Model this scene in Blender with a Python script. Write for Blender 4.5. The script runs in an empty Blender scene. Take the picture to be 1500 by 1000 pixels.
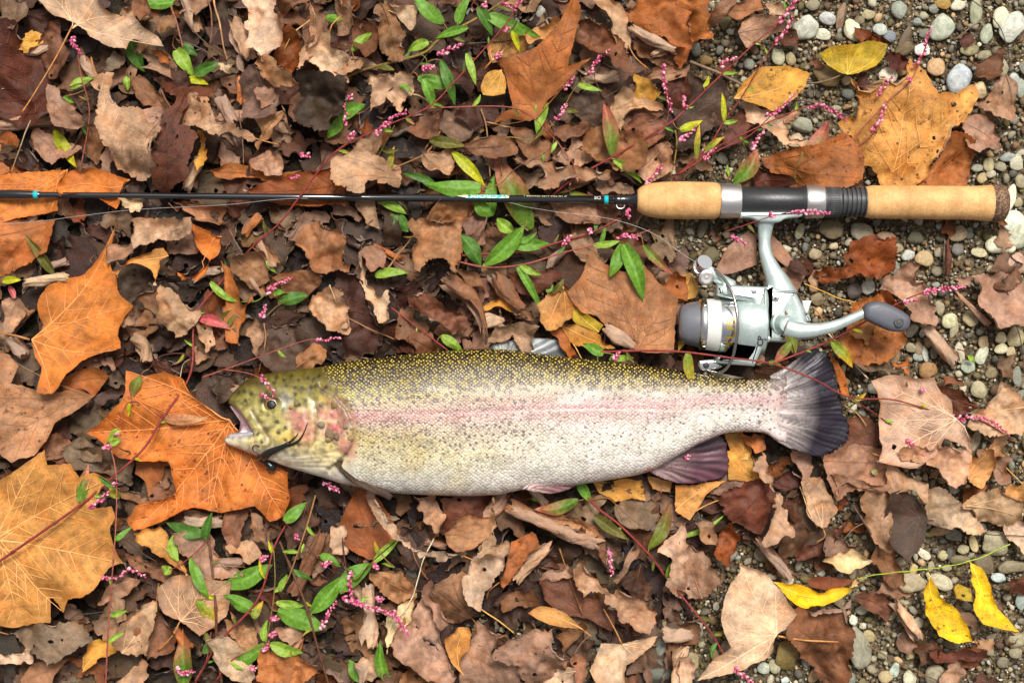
import bpy, bmesh, math, random
import numpy as np
from mathutils import Vector, Matrix
from mathutils.geometry import delaunay_2d_cdt

# ---------------------------------------------------------------- camera, sky, sun, exposure
S = 0.0005            # metres in one photo pixel on the ground (frame = 0.75 m x 0.5 m)
CAMH = 2400.0         # camera height in those units
SC = bpy.context.scene
COL = SC.collection
cam_d = bpy.data.cameras.new("camera")
cam = bpy.data.objects.new("camera", cam_d)
COL.objects.link(cam)
cam.location = (0, 0, CAMH * S)
cam_d.sensor_width = 36.0
cam_d.lens = 36.0 * CAMH / 1500.0
cam_d.clip_start = 0.02
cam_d.clip_end = 60.0
SC.camera = cam

SUN_EL = math.radians(62)
world = bpy.data.worlds.new("World")
SC.world = world
world.use_nodes = True
_wn = world.node_tree.nodes
_bg = _wn["Background"]
_sky = _wn.new("ShaderNodeTexSky")
_sky.sky_type = 'NISHITA'
_sky.sun_disc = False
_sky.sun_elevation = SUN_EL
_sky.sun_rotation = math.radians(15)
_sky.dust_density = 6.0
_sky.air_density = 1.0
_hs = _wn.new("ShaderNodeHueSaturation")     # overcast: the blue washed out of the sky
_hs.inputs["Saturation"].default_value = 0.22
world.node_tree.links.new(_sky.outputs[0], _hs.inputs["Color"])
world.node_tree.links.new(_hs.outputs[0], _bg.inputs["Color"])
_bg.inputs["Strength"].default_value = 0.075
sun_d = bpy.data.lights.new("sun", 'SUN')
sun_d.energy = 2.7
sun_d.angle = math.radians(20)
sun_d.color = (1.0, 0.955, 0.88)
sun = bpy.data.objects.new("sun", sun_d)
COL.objects.link(sun)
sun.rotation_euler = (-(math.pi / 2 - SUN_EL), 0, math.radians(-15))
SC.view_settings.view_transform = 'Standard'
SC.view_settings.look = 'None'
SC.view_settings.gamma = 1.0
SC.view_settings.use_curve_mapping = False
SC.view_settings.exposure = 0.6
SC.render.engine = 'CYCLES'
SC.cycles.max_bounces = 6
SC.cycles.diffuse_bounces = 3
SC.cycles.glossy_bounces = 3

rng = np.random.default_rng(11)
random.seed(11)

# ---------------------------------------------------------------- basic helpers
def lin(c):
    return tuple((x / 255 / 12.92) if x / 255 <= 0.04045 else ((x / 255 + 0.055) / 1.055) ** 2.4 for x in c)

def at(x, y, z=0.0):
    """a point of the photograph, z pixels above the ground, in metres"""
    k = (CAMH - z) / CAMH * S
    return Vector(((x - 750) * k, (500 - y) * k, z * S))

def atn(P, z, zs=None):
    """numpy version: P (n,2) photo pixels, z (n,) heights; zs = the one height used for the scale"""
    z = np.asarray(z, float)
    zz = z if zs is None else zs
    k = (CAMH - zz) / CAMH * S
    return np.stack([(P[:, 0] - 750) * k, (500 - P[:, 1]) * k, z * S], 1)

def mesh_from(name, V, F, smooth=True, attrs=None):
    me = bpy.data.meshes.new(name)
    V = np.asarray(V, np.float32)
    if isinstance(F, np.ndarray):
        n, k = F.shape
        me.vertices.add(len(V)); me.vertices.foreach_set("co", V.ravel())
        me.loops.add(n * k); me.loops.foreach_set("vertex_index", F.astype(np.int32).ravel())
        me.polygons.add(n)
        me.polygons.foreach_set("loop_start", np.arange(0, n * k, k, dtype=np.int32))
        me.update(calc_edges=True)
    else:
        me.from_pydata(V.tolist(), [], F)
    me.polygons.foreach_set("use_smooth", np.full(len(me.polygons), smooth))
    for an, av in (attrs or {}).items():
        av = np.asarray(av, np.float32)
        if av.ndim == 1:
            a = me.attributes.new(an, 'FLOAT', 'POINT'); a.data.foreach_set("value", av)
        elif av.shape[1] == 3:
            a = me.attributes.new(an, 'FLOAT_VECTOR', 'POINT'); a.data.foreach_set("vector", av.ravel())
    me.update()
    return me

def put(name, me, mat, parent=None, color=None, loc=None):
    o = bpy.data.objects.new(name, me)
    COL.objects.link(o)
    if mat is not None and not me.materials:
        me.materials.append(mat)
    if parent is not None:
        o.parent = parent
    if loc is not None:
        o.location = loc
    if color is not None:
        o.color = tuple(color) + ((1.0,) if len(color) == 3 else ())
    return o

def tag(o, label=None, cat=None, group=None, kind=None):
    if label: o["label"] = label
    if cat: o["category"] = cat
    if group: o["group"] = group
    if kind: o["kind"] = kind
    return o

def empty(name, loc):
    o = bpy.data.objects.new(name, None)
    o.empty_display_size = 0.01
    COL.objects.link(o)
    o.location = loc
    return o

def tube_arrays(pts, rad, sides=8, cap=True, squash=1.0):
    """pts (n,3) metres, rad (n,) metres -> vertices, faces of a tube"""
    pts = np.asarray(pts, float); n = len(pts)
    rad = np.broadcast_to(np.asarray(rad, float), (n,))
    tan = np.gradient(pts, axis=0)
    tan /= np.linalg.norm(tan, axis=1)[:, None] + 1e-12
    up = np.array([0, 0, 1.0])
    V = []
    for i in range(n):
        t = tan[i]
        a = np.cross(t, up)
        if np.linalg.norm(a) < 1e-3: a = np.cross(t, np.array([0, 1.0, 0]))
        a /= np.linalg.norm(a); b = np.cross(a, t)
        for k in range(sides):
            th = 2 * math.pi * k / sides
            V.append(pts[i] + rad[i] * (math.cos(th) * a + squash * math.sin(th) * b))
    F = []
    for i in range(n - 1):
        for k in range(sides):
            k2 = (k + 1) % sides
            F.append((i * sides + k, i * sides + k2, (i + 1) * sides + k2, (i + 1) * sides + k))
    if cap:
        F.append(tuple(range(sides - 1, -1, -1)))
        F.append(tuple((n - 1) * sides + k for k in range(sides)))
    return V, F

class MB:
    """collects shapes (absolute metres) into ONE mesh"""
    def __init__(self):
        self.V, self.F, self.C = [], [], []
    def add(self, V, F, col=None):
        n = len(self.V)
        self.V.extend([tuple(v) for v in V])
        self.F.extend([tuple(i + n for i in f) for f in F])
        self.C.extend([col if col is not None else (1, 1, 1)] * len(V))
        return self
    def tube(self, pts, rad, sides=8, col=None, cap=True, squash=1.0):
        V, F = tube_arrays(pts, rad, sides, cap, squash)
        return self.add(V, F, col)
    def lathe(self, A, B, prof, sides=32, col=None, up=None):
        """prof: (t along A->B in metres, radius in metres)"""
        A, B = np.array(A, float), np.array(B, float)
        ax = (B - A) / np.linalg.norm(B - A)
        u = np.array([0, 0, 1.0]) if abs(ax[2]) < .9 else np.array([0, 1.0, 0])
        a = np.cross(ax, u); a /= np.linalg.norm(a); b = np.cross(a, ax)
        V, F = [], []
        for t, r in prof:
            for k in range(sides):
                th = 2 * math.pi * k / sides
                V.append(A + ax * t + max(r, 1e-6) * (math.cos(th) * a + math.sin(th) * b))
        for i in range(len(prof) - 1):
            for k in range(sides):
                k2 = (k + 1) % sides
                F.append((i * sides + k, i * sides + k2, (i + 1) * sides + k2, (i + 1) * sides + k))
        F.append(tuple(range(sides - 1, -1, -1)))
        F.append(tuple((len(prof) - 1) * sides + k for k in range(sides)))
        return self.add(V, F, col)
    def build(self, name, mat, parent=None, origin=(0, 0, 0), smooth=True, color=None, auto=None):
        V = np.array(self.V) - np.array(origin)
        me = mesh_from(name, V, self.F, smooth, {"col": np.array(self.C, np.float32)})
        if auto:
            me.set_sharp_from_angle(angle=math.radians(auto))
        return put(name, me, mat, parent, color)

def resample(pts, step):
    pts = np.asarray(pts, float)
    if len(pts) == 2:
        c = pts
    else:
        # Catmull-Rom through the points
        P = np.vstack([2 * pts[0] - pts[1], pts, 2 * pts[-1] - pts[-2]])
        out = []
        for i in range(1, len(P) - 2):
            p0, p1, p2, p3 = P[i - 1:i + 3]
            n = max(2, int(np.linalg.norm(p2 - p1) / step) + 1)
            for t in np.linspace(0, 1, n, endpoint=False):
                out.append(.5 * (2 * p1 + (p2 - p0) * t + (2 * p0 - 5 * p1 + 4 * p2 - p3) * t * t + (3 * p1 - p0 - 3 * p2 + p3) * t ** 3))
        out.append(P[-2])
        c = np.array(out)
    d = np.r_[0, np.cumsum(np.linalg.norm(np.diff(c, axis=0), axis=1))]
    n = max(2, int(d[-1] / step) + 1)
    s = np.linspace(0, d[-1], n)
    return np.stack([np.interp(s, d, c[:, k]) for k in range(c.shape[1])], 1)

TILE = {c: (x * 500, y * 330) for c, (x, y) in zip("abcdefghi", [(0, 0), (1, 0), (2, 0), (0, 1), (1, 1), (2, 1), (0, 2), (1, 2), (2, 2)])}
KT = 500 / 1471
def tp(tile, x, y):
    if tile == 'x': return (x, y)
    x0, y0 = TILE[tile]
    return (x0 + x * KT, y0 + y * KT)
def parse_pts(tile, s):
    return np.array([tp(tile, *map(float, w.split(',')[:2])) for w in s.split()])

# ---------------------------------------------------------------- materials
def new_mat(name):
    m = bpy.data.materials.new(name); m.use_nodes = True
    nt = m.node_tree
    return m, nt, nt.nodes, nt.links, nt.nodes["Principled BSDF"]

class NB:
    """tiny node-graph writer"""
    def __init__(self, nt): self.nt = nt; self.n = nt.nodes; self.l = nt.links
    def _set(self, sock, v):
        if isinstance(v, bpy.types.NodeSocket): self.l.new(v, sock)
        elif isinstance(v, (tuple, list)) and len(v) == 3 and sock.type == 'RGBA': sock.default_value = tuple(v) + (1,)
        else: sock.default_value = v
    def attr(self, name):
        n = self.n.new("ShaderNodeAttribute"); n.attribute_name = name; return n
    def math(self, op, a, b=0.0, clamp=False):
        n = self.n.new("ShaderNodeMath"); n.operation = op; n.use_clamp = clamp
        self._set(n.inputs[0], a); self._set(n.inputs[1], b); return n.outputs[0]
    def vmath(self, op, a, b):
        n = self.n.new("ShaderNodeVectorMath"); n.operation = op
        self._set(n.inputs[0], a); self._set(n.inputs[1], b); return n.outputs[0]
    def scale(self, a, f):
        n = self.n.new("ShaderNodeVectorMath"); n.operation = 'SCALE'
        self._set(n.inputs[0], a); self._set(n.inputs["Scale"], f); return n.outputs[0]
    def noise(self, v, scale, detail=3.0, rough=.55, dim='3D', out=0):
        n = self.n.new("ShaderNodeTexNoise"); n.noise_dimensions = dim
        self._set(n.inputs["Vector"], v); n.inputs["Scale"].default_value = scale
        n.inputs["Detail"].default_value = detail; n.inputs["Roughness"].default_value = rough
        return n.outputs[out]
    def voro(self, v, scale, feature='F1', rand=1.0, dim='2D', out=0):
        n = self.n.new("ShaderNodeTexVoronoi"); n.voronoi_dimensions = dim; n.feature = feature
        self._set(n.inputs["Vector"], v); n.inputs["Scale"].default_value = scale
        n.inputs["Randomness"].default_value = rand; return n.outputs[out]
    def ramp(self, f, lo, hi, a=0.0, b=1.0, smooth=True):
        n = self.n.new("ShaderNodeMapRange"); n.interpolation_type = 'SMOOTHSTEP' if smooth else 'LINEAR'
        self._set(n.inputs[0], f); self._set(n.inputs[1], lo); self._set(n.inputs[2], hi)
        self._set(n.inputs[3], a); self._set(n.inputs[4], b); return n.outputs[0]
    def mix(self, f, a, b, mode='MIX'):
        n = self.n.new("ShaderNodeMix"); n.data_type = 'RGBA'; n.blend_type = mode; n.clamp_factor = True
        self._set(n.inputs[0], f); self._set(n.inputs[6], a); self._set(n.inputs[7], b); return n.outputs[2]
    def gain(self, c, f):
        return self.mix(1.0, c, self.comb(f), 'MULTIPLY')
    def comb(self, f):
        n = self.n.new("ShaderNodeCombineColor")
        for k in range(3): self._set(n.inputs[k], f)
        return n.outputs[0]
    def bump(self, h, strength, dist, normal=None):
        n = self.n.new("ShaderNodeBump"); n.inputs["Strength"].default_value = strength
        n.inputs["Distance"].default_value = dist; self._set(n.inputs["Height"], h)
        if normal is not None: self._set(n.inputs["Normal"], normal)
        return n.outputs[0]

def mat_leaf(name="dry_leaf", by_attr=False):
    m, nt, N, L, bs = new_mat(name)
    g = NB(nt)
    uv = g.attr("luv").outputs["Vector"]
    ed = g.attr("ed").outputs["Fac"]
    vd = g.attr("vd").outputs["Fac"]
    oi = N.new("ShaderNodeObjectInfo")
    base = g.attr("col").outputs["Color"] if by_attr else oi.outputs["Color"]; spot = oi.outputs["Alpha"]
    off = N.new("ShaderNodeCombineXYZ")
    L.new(g.math('MULTIPLY', oi.outputs["Random"], 977.0), off.inputs[0]); L.new(g.math('MULTIPLY', oi.outputs["Random"], 613.0), off.inputs[1])
    p = g.vmath('ADD', uv, off.outputs[0])
    big = g.noise(p, 0.022, 4, .6)
    mid = g.noise(p, 0.09, 4, .65)
    fine = g.noise(p, 0.45, 3, .7)
    c = g.gain(base, g.ramp(big, .28, .72, .62, 1.28))
    c = g.gain(c, g.ramp(mid, .25, .75, .74, 1.22))
    c = g.gain(c, g.ramp(fine, .25, .75, .84, 1.14))
    # hue drift towards red brown in patches
    warm = g.mix(1.0, c, (1.0, .80, .62), 'MULTIPLY')
    c = g.mix(g.ramp(g.noise(g.vmath('ADD', p, (310, 40, 0)), .03, 3, .6), .45, .68, 0, .75), c, warm)
    # net of small veins
    w = g.vmath('ADD', p, g.scale(g.noise(p, .12, 2, .5, out=1), 7.0))
    net = g.voro(w, 0.13, 'DISTANCE_TO_EDGE')
    netl = g.math('MULTIPLY', g.ramp(net, 0.0, .12, 1.0, 0.0), g.ramp(g.noise(p, .02, 2, .5), .4, .65))
    c = g.mix(g.math('MULTIPLY', netl, .16), c, g.gain(c, .62))
    c = g.mix(g.ramp(vd, 0.3, 2.6, .38, 0.0), c, g.gain(c, .62))
    # blemishes
    sp = g.noise(g.vmath('ADD', p, (55, 200, 0)), .075, 4, .7)
    spm = g.math('MULTIPLY', g.ramp(sp, .56, .68, 0, .85), spot)
    c = g.mix(spm, c, g.mix(1.0, c, (.28, .18, .14), 'MULTIPLY'))
    vs = g.voro(p, .045, 'F1')
    dots = g.math('MULTIPLY', g.ramp(vs, .07, .12, 1, 0), g.ramp(g.noise(p, .05, 2, .5), .48, .6, 0, .8))
    c = g.mix(g.math('MULTIPLY', dots, spot), c, (.02, .012, .01))
    # dry edge
    c = g.mix(g.math('MULTIPLY', g.ramp(ed, 0, 9, .55, 0), g.ramp(mid, .35, .65)), c, g.mix(1.0, c, (.55, .42, .34), 'MULTIPLY'))
    # the underside is paler and greyer
    geo = N.new("ShaderNodeNewGeometry")
    und = g.mix(.42, c, (.46, .34, .265))
    c = g.mix(geo.outputs["Backfacing"], c, und)
    L.new(c, bs.inputs["Base Color"])
    L.new(g.ramp(mid, .3, .7, .42, .72), bs.inputs["Roughness"])
    bs.inputs["Specular IOR Level"].default_value = .34
    h = g.math('ADD', g.math('MULTIPLY', netl, -.3), g.math('ADD', g.math('MULTIPLY', mid, 1.6), g.math('MULTIPLY', fine, .8)))
    L.new(g.bump(h, .55, .0011), bs.inputs["Normal"])
    tr = N.new("ShaderNodeBsdfTranslucent"); L.new(g.mix(1.0, c, (1.0, .8, .55), 'MULTIPLY'), tr.inputs["Color"])
    mx = N.new("ShaderNodeMixShader"); mx.inputs[0].default_value = .16
    L.new(bs.outputs[0], mx.inputs[1]); L.new(tr.outputs[0], mx.inputs[2])
    L.new(mx.outputs[0], N["Material Output"].inputs["Surface"])
    return m

def mat_objcolor(name, rough=.6, spec=.4, noise_scale=300, amp=.3, metal=0.0, bump=.0):
    m, nt, N, L, bs = new_mat(name); g = NB(nt)
    oi = N.new("ShaderNodeObjectInfo"); tc = N.new("ShaderNodeTexCoord")
    n = g.noise(tc.outputs["Object"], noise_scale, 4, .6)
    c = g.gain(oi.outputs["Color"], g.ramp(n, .25, .75, 1 - amp, 1 + amp))
    L.new(c, bs.inputs["Base Color"])
    bs.inputs["Roughness"].default_value = rough; bs.inputs["Specular IOR Level"].default_value = spec
    bs.inputs["Metallic"].default_value = metal
    if bump: L.new(g.bump(n, bump, .0006), bs.inputs["Normal"])
    return m

def mat_vcol(name, rough=.5, spec=.4, amp=.2, nscale=500, trans=0.0):
    m, nt, N, L, bs = new_mat(name); g = NB(nt)
    tc = N.new("ShaderNodeTexCoord")
    n = g.noise(tc.outputs["Object"], nscale, 3, .6)
    c = g.gain(g.attr("col").outputs["Color"], g.ramp(n, .25, .75, 1 - amp, 1 + amp))
    L.new(c, bs.inputs["Base Color"]); bs.inputs["Roughness"].default_value = rough
    bs.inputs["Specular IOR Level"].default_value = spec
    if trans:
        tr = N.new("ShaderNodeBsdfTranslucent"); L.new(c, tr.inputs["Color"])
        mx = N.new("ShaderNodeMixShader"); mx.inputs[0].default_value = trans
        L.new(bs.outputs[0], mx.inputs[1]); L.new(tr.outputs[0], mx.inputs[2])
        L.new(mx.outputs[0], N["Material Output"].inputs["Surface"])
    return m

def mat_plain(name, col, rough=.4, metal=0.0, spec=.5, nscale=0, amp=.15, coat=0.0, bump=0.0, bdist=.0003):
    m, nt, N, L, bs = new_mat(name); g = NB(nt)
    bs.inputs["Base Color"].default_value = tuple(col) + (1,)
    bs.inputs["Roughness"].default_value = rough; bs.inputs["Metallic"].default_value = metal
    bs.inputs["Specular IOR Level"].default_value = spec; bs.inputs["Coat Weight"].default_value = coat
    if nscale:
        tc = N.new("ShaderNodeTexCoord"); n = g.noise(tc.outputs["Object"], nscale, 4, .6)
        rgb = N.new("ShaderNodeRGB"); rgb.outputs[0].default_value = tuple(col) + (1,)
        L.new(g.gain(rgb.outputs[0], g.ramp(n, .25, .75, 1 - amp, 1 + amp)), bs.inputs["Base Color"])
        L.new(g.ramp(n, .2, .8, rough * .75, min(1, rough * 1.3)), bs.inputs["Roughness"])
        if bump: L.new(g.bump(n, bump, bdist), bs.inputs["Normal"])
    return m

def mat_pebble():
    m, nt, N, L, bs = new_mat("river_stone"); g = NB(nt)
    oi = N.new("ShaderNodeObjectInfo"); tc = N.new("ShaderNodeTexCoord")
    off = g.math('MULTIPLY', oi.outputs["Random"], 91.0)
    cb = N.new("ShaderNodeCombineXYZ"); L.new(off, cb.inputs[0]); L.new(off, cb.inputs[1])
    p = g.vmath('ADD', g.vmath('MULTIPLY', tc.outputs["Object"], (1, 1, 2.5)), cb.outputs[0])
    n = g.noise(p, 2.2, 5, .62); f = g.noise(p, 11, 4, .7)
    c = g.gain(oi.outputs["Color"], g.ramp(n, .28, .72, .68, 1.25))
    c = g.gain(c, g.ramp(f, .25, .75, .75, 1.22))
    c = g.mix(g.ramp(g.noise(p, 1.3, 3, .5), .55, .75, 0, .35), c, g.mix(1.0, c, (1.0, .78, .52), 'MULTIPLY'))
    L.new(c, bs.inputs["Base Color"])
    L.new(g.ramp(n, .3, .7, .45, .8), bs.inputs["Roughness"]); bs.inputs["Specular IOR Level"].default_value = .35
    L.new(g.bump(g.math('ADD', n, g.math('MULTIPLY', f, .5)), .35, .0012), bs.inputs["Normal"])
    return m

M = {}
M['leaf'] = mat_leaf()
M['litter'] = mat_leaf("leaf_litter", True)
M['vein'] = mat_objcolor("leaf_vein", .6, .3, 400, .15)
M['stalk'] = mat_objcolor("dry_stalk", .6, .35, 260, .35, bump=.3)
M['plant'] = mat_vcol("smartweed", .5, .3, .28, 420, .3)
M['flower'] = mat_vcol("smartweed_flower", .45, .4, .1, 900, .12)
M['pebble'] = mat_pebble()
M['grain'] = mat_vcol("gravel_grain", .7, .3, .25, 900)
# ---------------------------------------------------------------- ground
def hnoise(P, seed, wl, k=6):
    r = np.random.default_rng(seed); z = np.zeros(len(P))
    for i in range(k):
        a = r.uniform(0, 2 * math.pi); w = wl * r.uniform(.6, 1.7); ph = r.uniform(0, 6.28)
        z += np.sin((P[:, 0] * math.cos(a) + P[:, 1] * math.sin(a)) * 2 * math.pi / w + ph)
    return z / math.sqrt(k)

def mat_ground():
    m, nt, N, L, bs = new_mat("sandy_soil"); g = NB(nt)
    tc = N.new("ShaderNodeTexCoord"); p = tc.outputs["Object"]
    big = g.noise(p, 9, 4, .6); sand = g.noise(p, 420, 4, .75)
    gr = g.voro(p, 560, 'F1', 1.0, '3D', 1); gd = g.voro(p, 560, 'F1', 1.0, '3D', 0)
    c = g.mix(g.ramp(big, .35, .65), lin((84, 70, 52)), lin((118, 104, 80)))
    hsv = N.new("ShaderNodeSeparateColor"); L.new(gr, hsv.inputs[0])
    c = g.gain(c, g.ramp(hsv.outputs[0], 0, 1, .45, 1.7, False))
    c = g.gain(c, g.ramp(sand, .25, .75, .6, 1.3))
    # left of the frame: dark leaf mould, shade between the leaves painted in
    sx = N.new("ShaderNodeSeparateXYZ"); L.new(p, sx.inputs[0])
    mx = g.ramp(g.math('ADD', sx.outputs[0], g.math('MULTIPLY', big, .16)), .05, .18)
    c = g.mix(mx, g.gain(c, .16), c)
    L.new(c, bs.inputs["Base Color"]); bs.inputs["Roughness"].default_value = .85; bs.inputs["Specular IOR Level"].default_value = .25
    h = g.math('ADD', g.math('MULTIPLY', gd, -1.0), sand)
    L.new(g.bump(h, .9, .0016), bs.inputs["Normal"])
    return m

n = 200
gx, gy = np.meshgrid(np.linspace(-1500, 3000, n), np.linspace(-1400, 2400, n))
P = np.stack([gx.ravel(), gy.ravel()], 1)
gz = 3.0 * hnoise(P, 3, 260) + 1.2 * hnoise(P, 4, 70) - 6
V = np.stack([(P[:, 0] - 750) * S, (500 - P[:, 1]) * S, gz * S], 1)
idx = np.arange(n * n).reshape(n, n)
F = np.stack([idx[:-1, :-1].ravel(), idx[1:, :-1].ravel(), idx[1:, 1:].ravel(), idx[:-1, 1:].ravel()], 1)
M['ground'] = mat_ground()
# an outer skirt carries the ground far past the litter
far = 40.0
ring_in = [idx[0, 0], idx[0, -1], idx[-1, -1], idx[-1, 0]]
Vl = V.tolist(); b0 = len(Vl)
for sx_, sy_ in ((-1, 1), (1, 1), (1, -1), (-1, -1)):
    Vl.append((sx_ * far, sy_ * far, -.003))
Fl = [tuple(f) for f in F]
edges = [list(idx[0, :]), list(idx[:, -1]), list(idx[-1, ::-1]), list(idx[::-1, 0])]
for k in range(4):
    e = edges[k]; Fl.append(tuple([int(i) for i in e] + [b0 + (k + 1) % 4, b0 + k]))
ground = put("ground", mesh_from("ground", Vl, Fl, True), M['ground'])
ground["kind"] = "structure"; ground["label"] = "damp sandy ground under the leaves and gravel"
# ---------------------------------------------------------------- leaves
PAL = {'T': (212, 178, 146), 't': (194, 154, 120), 'p': (172, 132, 106), 'b': (137, 94, 66), 'd': (82, 54, 42), 'g': (128, 104, 84),
       'r': (146, 80, 36), 'm': (104, 60, 42), 'o': (208, 122, 50), 'O': (206, 150, 88), 'y': (216, 160, 72), 'Y': (238, 192, 22), 'w': (230, 200, 152),
       'q': (178, 108, 56), 'k': (84, 64, 52), 'v': (196, 164, 40), 'c': (176, 126, 86), 's': (208, 148, 76), 'W': (226, 226, 220)}
CNAME = {'T': 'pale tan', 't': 'tan', 'p': 'pinkish brown', 'b': 'brown', 'd': 'dark brown', 'g': 'grey brown', 'r': 'rust brown', 'm': 'dark red brown',
         'o': 'orange', 'O': 'golden tan', 'y': 'golden yellow', 'Y': 'bright yellow', 'w': 'cream', 'q': 'orange brown', 'k': 'dark purplish', 'v': 'olive yellow',
         'c': 'warm tan', 's': 'golden', 'W': 'white'}

_PT = np.random.default_rng(42).uniform(0, 2 * math.pi, (64, 64))
def perlin(P, seed=0):
    P = np.asarray(P, float) + (seed % 97) * 7.31
    i = np.floor(P).astype(int); f = P - i; u = f * f * f * (f * (f * 6 - 15) + 10)
    def g(a, b):
        t = _PT[(i[:, 0] + a + seed) % 64, (i[:, 1] + b + seed // 7) % 64]
        return np.cos(t) * (f[:, 0] - a) + np.sin(t) * (f[:, 1] - b)
    x0 = g(0, 0) * (1 - u[:, 0]) + g(1, 0) * u[:, 0]; x1 = g(0, 1) * (1 - u[:, 0]) + g(1, 1) * u[:, 0]
    return (x0 * (1 - u[:, 1]) + x1 * u[:, 1]) * 1.5

def inside(P, poly):
    x, y = P[:, 0], P[:, 1]
    px, py = poly[:, 0], poly[:, 1]; qx, qy = np.roll(px, -1), np.roll(py, -1)
    c = np.zeros(len(P), int)
    for k in range(len(poly)):
        m = (py[k] > y) != (qy[k] > y)
        if m.any():
            c[m] += x[m] < (qx[k] - px[k]) * (y[m] - py[k]) / (qy[k] - py[k] + 1e-12) + px[k]
    return c % 2 == 1

def segdist(P, A, B):
    """distance from each P to the nearest segment, and the nearest point"""
    out = np.full(len(P), 1e9); Q = np.zeros((len(P), 2))
    if len(A) == 0: return out, Q
    for i0 in range(0, len(P), 2000):
        p = P[i0:i0 + 2000, None, :]; d = (B - A)[None]
        t = np.clip(((p - A[None]) * d).sum(2) / ((d * d).sum(2) + 1e-9), 0, 1)
        q = A[None] + t[..., None] * d
        dd = ((p - q) ** 2).sum(2); j = dd.argmin(1)
        out[i0:i0 + 2000] = np.sqrt(dd[np.arange(len(j)), j]); Q[i0:i0 + 2000] = q[np.arange(len(j)), j]
    return out, Q

def poly_area(p):
    return .5 * abs(np.sum(p[:, 0] * np.roll(p[:, 1], -1) - p[:, 1] * np.roll(p[:, 0], -1)))

def rag_outline(pts, step, rag, r, soft=True):
    """closed outline: rounded where the traced corner is blunt, then ragged a little"""
    n = len(pts); out = []
    for i in range(n):
        p0, p1, p2, p3 = pts[i - 1], pts[i], pts[(i + 1) % n], pts[(i + 2) % n]
        L = np.linalg.norm(p2 - p1); k = max(1, int(round(L / step)))
        def corner(a, b, c):
            u, v = a - b, c - b
            return (u @ v) / (np.linalg.norm(u) * np.linalg.norm(v) + 1e-9) > -.55
        t1 = np.zeros(2) if (not soft or corner(p0, p1, p2)) else (p2 - p0) * .5
        t2 = np.zeros(2) if (not soft or corner(p1, p2, p3)) else (p3 - p1) * .5
        t1 = t1 * min(1, L / (np.linalg.norm(t1) + 1e-9)) if t1.any() else (p2 - p1)
        t2 = t2 * min(1, L / (np.linalg.norm(t2) + 1e-9)) if t2.any() else (p2 - p1)
        nrm = np.array([-(p2 - p1)[1], (p2 - p1)[0]]) / (L + 1e-9)
        for j in range(k):
            t = j / k
            q = (2 * t ** 3 - 3 * t * t + 1) * p1 + (t ** 3 - 2 * t * t + t) * t1 + (-2 * t ** 3 + 3 * t * t) * p2 + (t ** 3 - t * t) * t2
            if j: q = q + nrm * r.normal(0, rag)
            out.append(q)
    return np.array(out)

def make_veins(poly, base, kind, r):
    c = poly.mean(0)
    if base is None:
        X = poly - c; w, v = np.linalg.eigh(X.T @ X); ax = v[:, 1]
        t = X @ ax; i = t.argmax() if r.random() < .5 else t.argmin()
        base = poly[i]
        if kind is None: kind = 'N' if w[1] > 2.6 * w[0] else 'P'
    base = np.array(base, float)
    if kind is None: kind = 'P'
    D = poly - base; R = np.hypot(D[:, 0], D[:, 1]); A = np.arctan2(D[:, 1], D[:, 0])
    prim = []
    if kind == 'N':
        prim = [poly[R.argmax()]]
    else:
        for i in np.argsort(-R):
            if R[i] < .38 * R.max() or len(prim) >= 6: break
            if all(abs((A[i] - math.atan2(*(q - base)[::-1]) + math.pi) % (2 * math.pi) - math.pi) > .42 for q in prim): prim.append(poly[i])
    out = []
    for k, tip in enumerate(prim):
        d = tip - base; L = np.hypot(*d); nrm = np.array([-d[1], d[0]]) / (L + 1e-9)
        bow = r.normal(0, .045) * L
        ts = np.linspace(0, .97, max(4, int(L / 9)))
        line = base + ts[:, None] * d + (bow * np.sin(math.pi * ts))[:, None] * nrm
        if kind == 'N':
            off = []
            g_ = np.arange(-.5 * L, .5 * L, 1.0)
            for p_ in line:
                ins = inside(p_ + g_[:, None] * nrm, poly); ii = np.where(ins)[0]
                if len(ii) == 0: off.append(0.0); continue
                runs = np.split(ii, np.where(np.diff(ii) > 1)[0] + 1)
                b_ = min(runs, key=lambda q: abs(g_[q]).min()); off.append(g_[b_].mean())
            off = np.array(off); off[0] = 0; off = np.convolve(np.pad(off, 2, 'edge'), np.ones(5) / 5, 'valid'); off[0] = 0
            line = line + off[:, None] * nrm
        out.append((line, 1.0 if k == 0 else .8))
        ns = int(np.clip(L / (17 if kind == 'N' else 26), 1, 9))
        for j in range(ns):
            t0 = (j + .7 + r.uniform(-.15, .15)) / (ns + .9)
            for sd in (-1, 1):
                p0 = line[min(len(line) - 1, int(round(t0 / .97 * (len(line) - 1))))]
                ang = math.radians(r.uniform(38, 56)) * sd
                u = d / L; v = np.array([u[0] * math.cos(ang) - u[1] * math.sin(ang), u[0] * math.sin(ang) + u[1] * math.cos(ang)])
                ln = L * (.55 if kind == 'N' else .34) * (1.05 - .5 * t0)
                tt = np.linspace(0, 1, max(3, int(ln / 7)))
                q = p0 + (tt * ln)[:, None] * v + (tt ** 2 * ln * .16)[:, None] * u
                ok = inside(q, poly); ok[0] = True
                stop = len(q) if ok.all() else int(np.argmin(ok))
                if stop >= 3: out.append((q[:stop], .5))
    return base, out

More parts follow.
